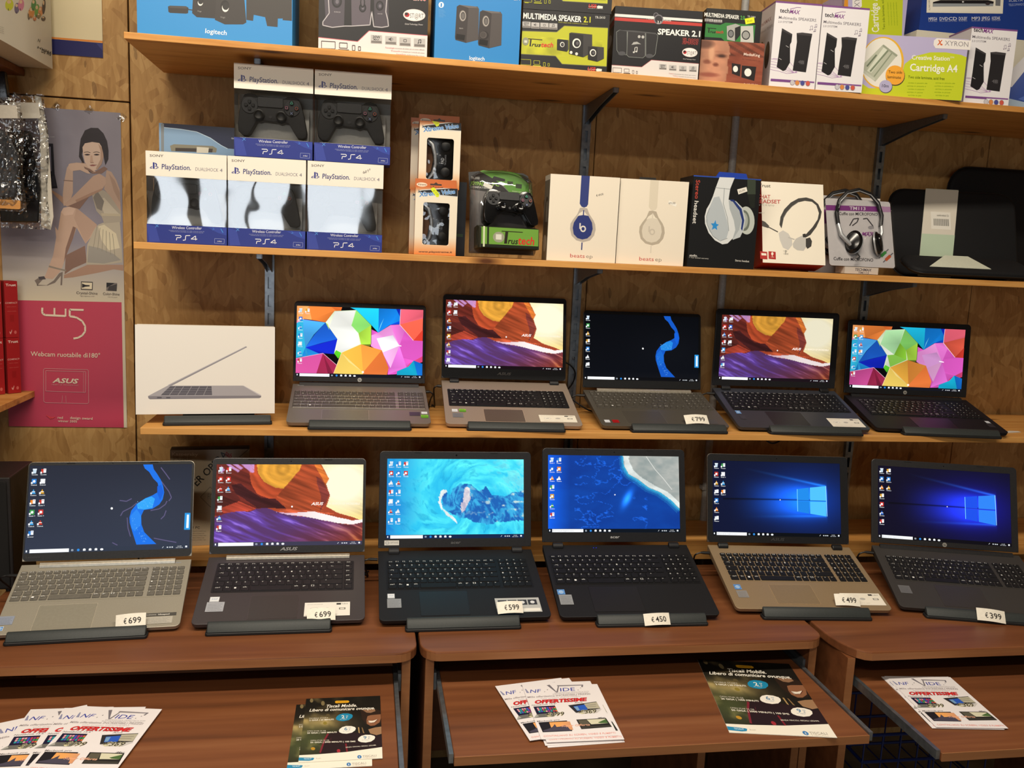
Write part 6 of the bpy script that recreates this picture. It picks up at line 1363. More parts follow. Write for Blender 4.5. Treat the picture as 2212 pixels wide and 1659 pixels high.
    # maker's mark below the screen
    cx = (sb[0]+sb[1])/2; zc = (sb[2]+z0)/2
    def mark(txt, hgt, wid, col, x=cx, bold=.01, shear=0):
        q = Print(wid, hgt*1.6); q.text(txt, .02, .75, .98, .75, .62, col, bold, shear); q.build('maker_mark', PAPER, lid, loc=(x, -.0005, zc-hgt*.7))
    if n in (2, 7): mark('ASUS', .0075, .043, '#9a9a9c' if n == 7 else '#6a6764', bold=.03, shear=.25)
    if n == 10: mark('ASUS', .0075, .04, '#3a3a3c', bold=.03, shear=.25)
    if n in (8, 9): mark('acer', .0075, .026, '#5c5c5e' if n == 8 else '#a9a9aa', bold=.02, shear=.1)
    if n == 6: mark('Lenovo', .006, .03, '#3c3d40', x=-w/2+.022)
    if n in (1, 5, 11):
        g = MB(); g.lathe([(.0058, 0), (.0058, .0004)], (cx, -.0005, zc), 24, 'y'); d = g.build('maker_mark', mat('badge_silver', '#a9a59e', .35, .4), lid)
        q = Print(.009, .009); q.text('hp', .15, .68, .85, .68, .42, '#1c1c1e', .005, .3); q.build('badge_print', PAPER, lid, loc=(cx, -.0012, zc-.0045))
    wc = MB(); wc.lathe([(.0022 if n == 8 else .0013, 0), (.0022 if n == 8 else .0013, .0004)], (cx, -.0005, (H+sb[3])/2), 14, 'y'); wc.build('webcam', BLACKGLOSS if n != 5 else DGREY, lid)
    for rx in (-w*.25, w*.25): MB().prism(rrect(rx-.009, rx+.009, H-.0045, H-.0025, .0006, 1), -.0011, -.0003, 'y').build('rubber_bumper', SLOT, lid)
    if n == 8:
        q = Print(.036, .012); q.bg('#d9d6cf'); q.ell(.2, .5, .13, .36, '#8d929a'); q.ell(.2, .5, .1, .28, '#d9d6cf'); q.text('intel', .11, .58, .29, .58, .2, '#77808c'); q.text('OPTANE', .4, .62, .94, .62, .34, '#8d8a86'); q.build('lid_sticker', GLOSSY, lid, loc=(-w/2+.033, -.0007, .0135))
    return loc, yaw, a, D, w, (s, sv)
# ---------------------------------------------------------------- laptop stands
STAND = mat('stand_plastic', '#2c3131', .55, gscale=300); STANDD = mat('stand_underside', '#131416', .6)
def stand(label, x, y, zs, yaw, a, front, lipx, ftop, hz):
    """folding stand: front lip with rounded ends, sloped rest plate, two wedge legs"""
    t = thing('laptop_stand', label, 'laptop stand', (x, y, zs+.0003), yaw, 'black laptop stands')
    x0, x1 = lipx; f = -front-.0015; h = max(.020, ftop-zs+.007)
    MB().prism([(f-.0215, .0066), (f, .0066), (f, h), (f-.005, h+.0005), (f-.012, h-.004)], x0+.003, x1-.003, 'x').build('front_lip', STAND, t, bevel=.003, seg=3, smooth=True)
    MB().prism(rrect(x0, x1, f-.0235, f+.004, .006, 4), 0, .0064, 'z').build('foot_rail', STANDD, t, bevel=.0012, seg=1)
    cx = (x0+x1)/2
    # rest plate under the deck, kept a little below it
    ca, sa = math.cos(a), math.sin(a)
    yb, zb = -.03*ca, hz-.03*sa-.028; yf2, zf = f+.0055, .0008
    MB().prism([(yf2, zf), (yb, zb), (yb, zb+.0022), (yf2, zf+.0028)], cx-.085, cx+.085, 'x').build('rest_plate', STANDD, t)
    for sx in (-.07, .07):
        MB().prism([(yb-.05, 0), (yb+.03, 0), (yb-.002, zb-.001), (yb-.01, zb-.003)], cx+sx-.004, cx+sx+.004, 'x').build('leg', STANDD, t)
    return t
LIPX = {1: (-.127, .130), 2: (-.129, .131), 3: (-.104, .164), 4: (-.111, .156), 5: (-.122, .156), 6: (-.152, .118), 7: (-.148, .111), 8: (-.135, .118), 9: (-.110, .153), 10: (-.133, .130), 11: (-.137, .146)}
SLAB = {1: 'black stand under the laptop with bright umbrella wallpaper', 2: 'black stand under the champagne laptop on the third shelf', 3: 'black stand under the slim dark grey laptop with the 799 euro tag', 4: 'black stand under the blue-grey laptop on the third shelf', 5: 'black stand under the black laptop at the right end of the third shelf',
 6: 'black stand under the silver laptop, leftmost on the desks', 7: 'black stand under the brown-grey laptop on the left desk', 8: 'black stand under the laptop with turquoise sea wallpaper', 9: 'black stand under the black laptop with deep blue coast wallpaper', 10: 'black stand under the gold-decked laptop', 11: 'black stand under the charcoal laptop at the right end of the desks'}
POSE = {}
for n in LAP:
    loc, yaw, a, D, w, s = laptop(n); POSE[n] = (loc, yaw, a, D, w, s)
    zs = zz(S3) if n < 6 else ZD
    stand(SLAB[n], loc.x, loc.y, zs, yaw, a, D*math.cos(a)+.0, [q*s[0] for q in LIPX[n]], loc.z-D*math.sin(a), loc.z-zs)
# boxed notebook on its own stand
MX, MY, MR = -.377, -.312, R(7)
t, p = carton('notebook_carton', 'white notebook carton picturing a slim open laptop in profile, left on the third shelf', 'carton', MX, MY, S3+.0235, MR, .322, .216, .062, '#ddd6c8', zA, lean=R(4), bg='#ebe6de', group=None)
p.poly([(300, 690), (850, 416), (858, 424), (318, 700)], '#8d8990'); p.poly([(300, 690), (850, 416), (853, 420), (305, 694)], '#b9b5ba')
p.poly([(160, 768), (300, 694), (828, 694), (955, 760), (955, 768)], '#a5a1a6'); p.poly([(250, 762), (318, 698), (608, 698), (612, 760)], '#56525a'); p.poly([(162, 768), (956, 764), (957, 775), (945, 782), (175, 790), (164, 782)], '#7f7b82')
for i in range(6): p.line([(300+i*56, 700), (252+i*60, 760)], 3, '#a9a5aa')
for i in range(3): p.line([(300-i*16, 714+i*16), (610, 714+i*16)], 2, '#8d8990')
p.poly([(828, 694), (835, 694), (957, 760), (950, 766)], '#c9c5ca'); p.rect(226, 774, 258, 782, '#4a464c'); p.rect(290, 774, 318, 782, '#4a464c')
done(p)
stand('black stand under the white notebook carton', MX, MY+.07, zz(S3), MR, .05, .0725, (-.108, .146), zz(S3)+.014, .046)
# ---------------------------------------------------------------- price tags
def tag_paper(label, txt, M, w, h, bend=.004):
    """paper slip with a printed price, slightly curled; M: frame with x along the text, z up the slip, -y towards the reader"""
    t = bpy.data.objects.new('price_tag', None); COL.objects.link(t); t.matrix_world = M; tag(t, label, 'price tag', 'price tags')
    b = MB(); nx = 8; c = lambda u: bend*math.sin(math.pi*u)
    f = [((u-.5)*w, -c(u), z) for z in (0, h) for u in [i/nx for i in range(nx+1)]]; g = [(x, y+.0003, z) for x, y, z in f]; k = nx+1
    b.add(f+g, [(i, i+1, i+1+k, i+k) for i in range(nx)]+[(2*k+i+k, 2*k+i+k+1, 2*k+i+1, 2*k+i) for i in range(nx)]+[(i+2*k, i+1+2*k, i+1, i) for i in range(nx)]+[(i+k, i+k+1, i+3*k+1, i+3*k) for i in range(nx)])
    b.build('paper_slip', card('#ece6d8'), t)
    p = Print(w, h); p.text(txt[0], .27, .74, .37, .74, .42, '#37332f', .004); p.text(txt[2:], .44, .75, .86, .73, .46, '#2e2a28', .008)
    p.V = [(x, y-c(x/w+.5)-.0002, z) for x, y, z in p.V]; p.build('price', PAPER, t)
def deck_frame(n, x, v, lift, tilt, yaw=0):
    loc, y, a, D, w, s = POSE[n]
    return Matrix.Translation(loc) @ Matrix.Rotation(y, 4, 'Z') @ Matrix.Rotation(a, 4, 'X') @ Matrix.Translation((x*s[0], -v*s[1], lift)) @ Matrix.Rotation(yaw, 4, 'Z') @ Matrix.Rotation(-tilt, 4, 'X')
def lip_frame(n, x, dz, tilt, roll=0):
    loc, y, a, D, w, s = POSE[n]; f = D*math.cos(a); zs = zz(S3) if n < 6 else ZD
    return Matrix.Translation((loc.x, loc.y, 0)) @ Matrix.Rotation(y, 4, 'Z') @ Matrix.Translation((x*s[0], -f-.0285, zs+dz)) @ Matrix.Rotation(roll, 4, 'Y') @ Matrix.Rotation(-tilt, 4, 'X')
tag_paper('price slip reading 699 euro on the silver laptop', '€ 699', deck_frame(6, .083, .201, .004, R(58), R(4)), .058, .028)
tag_paper('price slip reading 699 euro on the brown-grey laptop, half sunk behind the stand lip', '€ 699', deck_frame(7, .088, .258, .004, R(62), R(3)), .060, .028)
tag_paper('price slip reading 599 euro on the laptop with turquoise sea wallpaper', '€ 599', deck_frame(8, .098, .291, .005, R(58), R(2)), .058, .028)
tag_paper('price slip reading 450 euro on the lip of a laptop stand', '€ 450', lip_frame(9, .030, .006, R(38), R(-2)), .060, .027)
tag_paper('price slip reading 499 euro on the gold-decked laptop', '€ 499', deck_frame(10, .083, .242, .004, R(60), R(-4)), .060, .029)
tag_paper('price slip reading 399 euro on the lip of the rightmost laptop stand', '€ 399', lip_frame(11, .012, .006, R(38), R(4)), .066, .030)
tag_paper('price slip reading 799 euro on the slim laptop of the third shelf', '€ 799', deck_frame(3, .088, .226, .004, R(62), R(2)), .066, .030)
# ---------------------------------------------------------------- left side: posters, side shelves, hanging bags
def flat_sheet(name, label, cat, x0, x1, z0, z1, y=-.0022, curl=0):
    t = thing(name, label, cat, ((x0+x1)/2, y, zz(z0)))
    w, h = x1-x0, z1-z0
    b = MB(); b.box(-w/2, w/2, 0, .0004, 0, h); b.build('sheet', card('#d8d2c6'), t)
    return t, w, h
t, w, h = flat_sheet('poster', 'pale cream poster with an orange line and dark blue foot stripe, upper left', 'poster', -.86, -.682, .451, .80)
p = Print(w, h, face_quad(Matrix.Translation(t.location), w, h, (.18083, 0, 0)))
p.bg('#e2d3ac'); p.clip([(400, 425), (1300, 495), (1300, 520), (400, 446)], '#e08a3a'); p.clip([(400, 446), (1300, 522), (1300, 760), (400, 690)], '#23245e'); p.clip([(1150, 520), (1240, 520), (1240, 620)], '#3a3c78')
p.build('poster_print', PAPER, t)
t, w, h = flat_sheet('poster', 'tall grey and magenta poster of a seated woman in a light dress with a notebook', 'poster', -.944, -.642, -.527, .316)
W1 = (.25913, 80, 230)
p = Print(w, h, face_quad(Matrix.Translation(t.location), w, h, W1)); fq = face_quad(Matrix.Translation(t.location), w, h, W1)
vb = .655
def pbg(U, V):
    c = srgb('#8a8590')*(1-V*.3)[:, None]+srgb('#6f6b84')*(V*.3)[:, None]+(.10*(fbm(U*6, V*10)-.5))[:, None]
    lo = np.clip((V-.40)/.1, 0, 1)[:, None]; c = c*(1-lo)+srgb('#b7b0a9')*lo; l2 = np.clip((V-.5)/.1, 0, 1)[:, None]; c = c*(1-l2)+srgb('#d9cfb4')*l2
    return c
p.image(pbg, 20, 60)
p.clip([(-400, 1610), (705, 1632), (730, 3000), (-400, 3000)], '#c4425c')
SK, SK2, SK3 = '#c2a592', '#a98874', '#84675a'
C = lambda pts, col: p.clip(pts, col)
C([(240, 1240), (400, 1160), (415, 1300), (300, 1350), (230, 1400)], SK3); C([(225, 1405), (420, 1320), (560, 1318), (720, 1320), (720, 1370), (640, 1358), (500, 1388), (300, 1425), (225, 1432)], SK2)   # rear leg
C([(150, 1000), (175, 1035), (200, 880), (220, 845), (280, 832), (330, 845), (500, 985), (480, 1050), (405, 1145), (330, 1010), (300, 1100), (245, 1240), (215, 1330), (190, 1380), (130, 1440), (60, 1430), (100, 1330), (135, 1240), (160, 1090)], SK)   # front leg
C([(330, 845), (500, 985), (405, 1145), (345, 1010), (310, 930)], '#b79a88'); C([(200, 880), (220, 845), (280, 832), (320, 850), (300, 900), (230, 910)], '#d2b5a2'); C([(300, 1000), (325, 1010), (300, 1100), (245, 1240), (225, 1300), (240, 1180)], SK3)
C([(100, 1325), (190, 1350), (245, 1362), (240, 1375), (185, 1362), (98, 1340)], '#8d8478'); C([(60, 1430), (20, 1425), (-20, 1450), (0, 1485), (80, 1490), (140, 1450), (185, 1390), (215, 1378), (210, 1490), (195, 1490), (200, 1410), (150, 1470), (90, 1492), (0, 1495)], '#7a6f68'); C([(10, 1420), (60, 1415), (75, 1440), (20, 1445)], '#4a4448')   # shoe
C([(420, 1150), (480, 1020), (510, 985), (550, 970), (690, 950), (705, 1140), (712, 1300), (560, 1320), (410, 1318)], '#b5ac9a'); C([(510, 1000), (560, 985), (660, 1060), (690, 1180), (600, 1200), (540, 1120)], '#d6ccb0'); C([(430, 1160), (520, 1180), (640, 1230), (700, 1280), (560, 1310), (420, 1300)], '#9a968e')
for a in range(6): p.line([(500+a*26, 1000+a*12), (470+a*36, 1180+a*14)], 4, '#8d8778')
C([(460, 740), (500, 690), (560, 700), (640, 760), (700, 870), (700, 960), (560, 975), (540, 920), (495, 870)], '#a89f90'); C([(520, 780), (560, 760), (640, 850), (690, 900), (560, 890)], '#c2b9a6'); C([(535, 890), (695, 895), (697, 915), (540, 912)], '#b9ae96'); C([(470, 760), (500, 700), (560, 790), (540, 870), (500, 850)], '#7d766e')
C([(580, 530), (620, 545), (660, 610), (690, 690), (700, 880), (620, 760), (560, 690)], '#b59a88'); C([(600, 560), (650, 620), (690, 720), (690, 800), (640, 700)], '#a48876')
C([(370, 470), (380, 430), (420, 530), (490, 540), (560, 500), (590, 520), (540, 560), (460, 560)], SK3)   # neck
C([(250, 830), (310, 790), (440, 745), (355, 855)], SK3)
C([(115, 690), (210, 750), (250, 800), (235, 830), (120, 710)], SK2); C([(222, 830), (215, 740), (225, 640), (240, 560), (250, 510), (275, 475), (320, 470), (300, 540), (300, 620), (300, 720), (270, 810)], SK)   # forearm
C([(225, 815), (290, 760), (400, 650), (470, 580), (520, 560), (570, 590), (575, 640), (540, 700), (450, 745), (330, 800), (250, 835)], '#bd9f8c'); C([(330, 800), (450, 745), (540, 700), (550, 680), (450, 720), (320, 780)], SK2)
C([(265, 480), (330, 468), (400, 475), (450, 500), (490, 545), (470, 550), (420, 525), (445, 562), (420, 558), (360, 530), (290, 540), (262, 510)], '#c9ac98'); C([(390, 500), (440, 520), (480, 548), (450, 545), (400, 520)], SK3)
C([(222, 612), (300, 618), (300, 626), (222, 620)], '#8a7266')
C([(380, 470), (350, 420), (355, 340), (365, 270), (400, 200), (450, 178), (510, 180), (555, 225), (585, 290), (597, 370), (595, 440), (570, 490), (560, 440), (540, 330), (400, 310), (375, 400), (395, 470)], '#2c2428')   # hair
C([(385, 400), (380, 340), (400, 308), (460, 296), (520, 305), (548, 350), (556, 420), (540, 480), (505, 525), (480, 535), (430, 510), (400, 465)], '#d2b8a6'); C([(510, 310), (548, 350), (556, 420), (540, 480), (505, 525), (490, 520), (530, 440), (530, 370)], '#b1937f')
C([(390, 300), (450, 288), (530, 300), (560, 420), (590, 420), (580, 300), (520, 220), (420, 220), (380, 270)], '#2a2226')
for x, y in ((420, 402), (498, 402)): p.ell(x, y, 24, 7, '#6f584e'); p.ell(x, y+1, 13, 6, '#2a2022'); p.line([(x-28, y-18), (x, y-24), (x+26, y-16)], 5, '#4a3a34')
C([(448, 410), (462, 408), (470, 465), (450, 472), (442, 462)], '#c0a08c'); p.line([(446, 468), (474, 468)], 5, '#8d6a5c'); C([(440, 490), (462, 484), (500, 488), (475, 498), (450, 497)], '#9a5a56'); p.line([(440, 490), (500, 488)], 3, '#6a3a38')
C([(65, 308), (135, 310), (148, 560), (172, 680), (100, 682), (80, 560)], '#23222a'); C([(70, 335), (115, 335), (122, 540), (82, 540)], '#7f7c8c'); C([(90, 590), (145, 580), (160, 665), (105, 668)], '#33323c'); p.text('in the world', 70, 258, 145, 258, 10, '#cfccd4')
p.poly([(368, 1458), (466, 1462), (464, 1530), (366, 1526)], '#4a4440'); p.poly([(374, 1466), (460, 1470), (458, 1523), (372, 1519)], '#e6dcc0'); C([(376, 1475), (405, 1487), (440, 1490), (440, 1500), (405, 1502), (376, 1512)], '#1c1a1c')
C([(580, 1468), (668, 1472), (664, 1538), (578, 1534)], '#77706a'); C([(580, 1468), (650, 1472), (600, 1500), (580, 1510)], '#1c1a1c'); C([(600, 1500), (668, 1480), (664, 1538), (590, 1534)], '#3c3836')
p.text('Crystal-Shine', 328, 1562, 505, 1568, 22, '#6a625c', .004); p.text('high brightness LCD', 360, 1582, 478, 1586, 9, '#8d857c'); p.text('Color-Shine', 550, 1570, 688, 1575, 22, '#6a625c', .004); p.text('color rich panel', 590, 1590, 668, 1593, 9, '#8d857c')
# lower magenta part: pixels of the view z6
p.H = homog(zoomed([(x*W1[0]+W1[1], y*W1[0]+W1[2]) for x, y in fq], z6), [(0, h), (w, h), (w, 0), (0, 0)])
CRM = '#ead9c2'
p.line([(318, 638), (316, 668), (322, 684), (340, 693), (490, 700)], 15, CRM); p.line([(408, 640), (408, 694)], 13, CRM); p.line([(491, 645), (491, 704)], 12, CRM); p.line([(626, 655), (522, 652), (522, 702), (560, 706)], 14, CRM); p.line([(522, 702), (575, 712), (615, 738), (637, 775), (637, 815), (615, 845), (585, 862), (550, 868)], 14, CRM)
p.text('Webcam ruotabile di180°', 230, 998, 748, 1012, 36, CRM, .008)
p.line([(335, 1092), (655, 1100), (662, 1110), (664, 1345), (655, 1354), (340, 1346), (328, 1336), (326, 1102), (335, 1092)], 3, '#d9a0a4'); p.line([(344, 1108), (642, 1116), (640, 1270), (344, 1260), (344, 1108)], 3, '#d9a0a4'); p.line([(468, 1292), (464, 1345)], 2, '#d9a0a4'); p.line([(492, 1294), (496, 1346)], 2, '#d9a0a4'); p.line([(626, 1118), (624, 1268)], 2, '#d9a0a4')
p.text('ASUS', 392, 1196, 588, 1204, 36, CRM, .03, .25); p.text('HEART OF TECHNOLOGY', 388, 1216, 588, 1222, 10, '#d99aa0')
for i in range(4): p.line([(348+i*14, 1440+i*8), (384+i*10, 1470-i*6)], 6, '#d8454c')
p.text('red', 432, 1466, 470, 1468, 20, CRM, .006); p.text('design award', 524, 1468, 692, 1474, 20, CRM, .006); p.text('winner 2005', 434, 1490, 576, 1495, 18, CRM, .004)
p.build('poster_print', GLOSSY, t)
for x, z in ((-.64, .305), (-.72, .318), (-.80, .322)):
    b = MB(); rs = random.Random(int(x*1000)); b.prism([(x-.012, z-.004), (x+.004, z-.012), (x+.014, z+.002), (x+.002, z+.012)], -.0030, -.0026, 'y')
    b.build('clear_tape', CRINKLE, t, loc=(-t.location.x, -t.location.y, -t.location.z+G))
# side shelves on the left wall
for nm, z, y0, lab in (('wall_shelf', -.428, -1.3, 'short pine shelf on the left wall carrying red boxes'), ('wall_shelf', .408, -1.0, 'dark wood shelf on the left wall under the white toy carton')):
    x1 = -.876 if z < 0 else -.872
    o = MB().box(X0+.001, x1, y0, -.003, zz(z)-.017, zz(z)).build(nm, PINE if z < 0 else CHERRY, bevel=.001, seg=1); tag(o, lab, 'shelf')
# toy carton with its printed side towards the aisle
TX, TY0, TY1, TZ = -.796, -.03, -.44, .4085
t = thing('toy_carton', 'big off-white carton with colourful cartoon-like figures printed on its side, top left corner', 'carton', (TX, TY0, zz(TZ)+.0004), R(90))
w, h = TY0-TY1, .36
MB().box(-w, 0, 0, .30, 0, h).build('carton_body', card('#d2cbb8'), t, bevel=.0015)
p = Print(w, h, zoomed([img_pt(q) for q in ((TX, TY1, zz(TZ)+h), (TX, TY0, zz(TZ)+h), (TX, TY0, zz(TZ)), (TX, TY1, zz(TZ)))], (.18083, 0, 0)))
p.bg('#d6cfbd')
rs = random.Random(11)
for x, y, rx, ry, c in ((110, 60, 50, 70, '#c9cc3a'), (200, 100, 30, 65, '#6f6680'), (250, 60, 36, 70, '#cf7f9a'), (345, 180, 18, 60, '#7a6a54'), (375, 150, 34, 70, '#d08a4a'), (400, 60, 30, 70, '#4a8a4a'), (440, 130, 30, 80, '#6aa04a'), (480, 140, 28, 60, '#d8905a'), (520, 80, 20, 90, '#4a3a3a'), (460, 190, 24, 34, '#8a7a50'), (515, 225, 26, 28, '#5a4a40'), (410, 225, 20, 26, '#c87a50')):
    p.ell(x, y, rx, ry, c, 4); p.ell(x-4, y-ry*.5, rx*.5, ry*.3, '#e0c09a'); p.line([(x-rx*.3, y+ry*.6), (x-rx*.2, y+ry)], 8, '#4a4048')
p.text('N', 445, 500, 472, 506, 40, '#6a6458'); p.text('HIGH', 440, 575, 600, 640, 26, '#5a554a', .01); p.text('DS Wii', 490, 625, 600, 668, 40, '#4a463c', .02)
for i in range(4): p.text('contenuto della confezione', -40, 310+i*22, 40, 340+i*22, 9, '#77705f')
p.build('side_print', PAPER, t, loc=(-w/2, 0, 0))
# red boxes, two by two on the short shelf
rb = [(-.908, -.050, 0, 'upper right'), (-.937, -.078, 0, 'upper left'), (-.908, -.050, 1, 'lower right'), (-.937, -.078, 1, 'lower left')]
for x, y, lo, nm in rb:
    z = -.4275 if lo else -.2795
    t = thing('slim_red_carton', 'slim red carton on the short pine shelf, %s of the four' % nm, 'carton', (x, y, zz(z)+.0006), R(46), 'slim red cartons on the side shelf')
    MB().box(-.0165, .0165, 0, .04, 0, .147).build('carton_body', card('#8e1c20'), t, bevel=.001)
    p = Print(.033, .147); p.bg('#a01d22'); p.text('Trust', .12, .09, .9, .09, .045, '#e6d6cc', .02); p.text('COMPACT', .04, .40, .96, .40, .03, '#d9b0a8', .006)
    for i in range(2): p.text('tastiera compatta', .15, .46+i*.08, .85, .46+i*.08, .016, '#c8605c')
    p.line([(.28, .9), (.36, .93), (.46, .87)], .03, '#d9a09a'); p.ell(.72, .91, .1, .03, '#c8605c'); p.R(.35, .6, .65, .72, '#94181c')
    p.build('front_print', GLOSSY, t)
# blister bags hanging against the poster
BAGB = mat('bag_black', '#101012', .22, spec=.6, bump=.3, gscale=60); CARDW = card('#d6cfbf')
def bag(label, x, y, z, w, h, rz, seed, header, content, white_edge=False):
    t = crumpled('hanging_bag', label, (x, y, zz(z)), w, h, .022, rz, seed, CRINKLE, 12, 20, .008, 'accessory bags hanging at the left', 'bag')
    if header: MB().prism([(-w*.30, h*.80), (w*.42, h*.82), (w*.40, h*.93), (-w*.28, h*.92)], -.014, -.0132, 'y').build('header_card', CARDW, t)
    if white_edge: MB().prism([(w*.32, h*.02), (w*.5, .0), (w*.56, h*.10), (w*.5, h*.75), (w*.40, h*.98), (w*.28, h*.99), (w*.36, h*.70)], .004, .0052, 'y').build('white_backing', CARDW, t)
    b = MB()
    if content == 'black':
        b.prism([(-w*.42, h*.04), (w*.30, h*.05), (w*.36, h*.3), (w*.22, h*.72), (-w*.2, h*.74), (-w*.44, h*.5)], -.008, .003, 'y'); b.build('black_case', BAGB, t, bevel=.003)
        c = MB(); rs2 = random.Random(seed); pts = [(-w*.3, -.012, h*.6)]
        for i in range(9): pts.append((w*(.28 if i % 2 else -.3)*(.7+.3*rs2.random()), -.011, h*(.6-.055*i)))
        c.tube(pts, .0022, 6); c.build('coiled_cable', BLACK, t, smooth=True)
    else:
        b.prism(rrect(-w*.4, w*.38, h*.02, h*.10, .004), -.006, .004, 'y'); b.build('wooden_foot', PINE, t)
        c = MB(); c.prism([(-w*.38, h*.12), (w*.25, h*.12), (w*.38, h*.5), (w*.1, h*.7), (-w*.4, h*.75)], -.004, .004, 'y'); c.build('grey_case', DGREY, t, bevel=.003)
    k = MB(); k.tube([(0, .012, h*.96), (0, -.02, h*.965), (0, -.03, h*.985)], .0022, 6); k.build('hook_ring', STEEL, t)
    return t
bag('large glossy bag with white edge and a coiled black cable, hanging before the poster', -.862, -.075, .004, .125, .335, 0, 21, True, 'black', True)
bag('clear bag with a small white header card, hanging in front at the left edge', -.872, -.155, .045, .085, .27, R(8), 33, True, 'grey')
t = thing('black_pouch', 'small black pouch hanging highest at the left edge above the bags', 'bag', (-.905, -.10, zz(.31)), 0)
MB().prism([(-.04, 0), (.028, 0), (.022, .075), (-.04, .07)], 0, .018, 'y').build('pouch', BAGB, t, bevel=.005, seg=2, smooth=True)
# dark cabinet at the left end of the desks
t = thing('loudspeaker', 'dark brown-black loudspeaker box at the left edge behind the silver laptop', 'loudspeaker', (-.872, -.46, ZD+.0004), R(2))
b = MB(); b.box(-.095, .095, .006, .16, .006, .27); b.build('cabinet', mat('dark_veneer', '#1c1613', .5, bump=.1, gscale=90), t, bevel=.003)
b = MB(); b.prism(rrect(-.088, .088, .012, .262, .006), 0, .0065, 'y'); b.build('front_grille', mat('grille_cloth', '#0e0c0b', .9, gscale=700), t, bevel=.001)
for x in (-.08, .08):
    for y in (.02, .145): MB().lathe([(.008, 0), (.008, .006)], (x, y, 0), 10).build('rubber_foot', BLACK, t)
# software box on the lowest shelf
t, p = carton('software_carton', 'beige software carton with slanted black lettering, behind the two leftmost desk laptops', 'carton', -.388, -.2, S[4][0], R(6.5), .195, .258, .045, '#2b2824', (.18088, 320, 940), bg='#a39680')
p.text('Kaspersky', 282, 246, 596, 250, 40, '#d9d2c2', .02); p.text('PURE', 300, 305, 520, 308, 60, '#8a7f6c', .02)
p.text('SUPER OPERA', 440, 760, 960, 240, 92, '#1c1a18', .012); p.text('tab', 910, 232, 985, 282, 60, '#a8302c', .02); p.line([(1090, 262), (1205, 165)], 10, '#6a6254')
p.line([(740, 620), (625, 740), (745, 860)], 7, '#6a6254'); p.line([(745, 860), (860, 740), (740, 620)], 7, '#6a6254'); p.text('FOR', 712, 772, 800, 776, 80, '#6a6254', -.01); p.text('1 PC', 536, 1118, 616, 1120, 30, '#3c3832', .01)
for i in range(5): p.text('requisiti di sistema e licenza d uso', 440, 1152+i*26, 690-20*(i % 2), 1152+i*26, 12, '#77705f')
done(p)
q = side_print(t, .195, .045, .258, -1); q.bg('#1c1a18'); done_side(q)

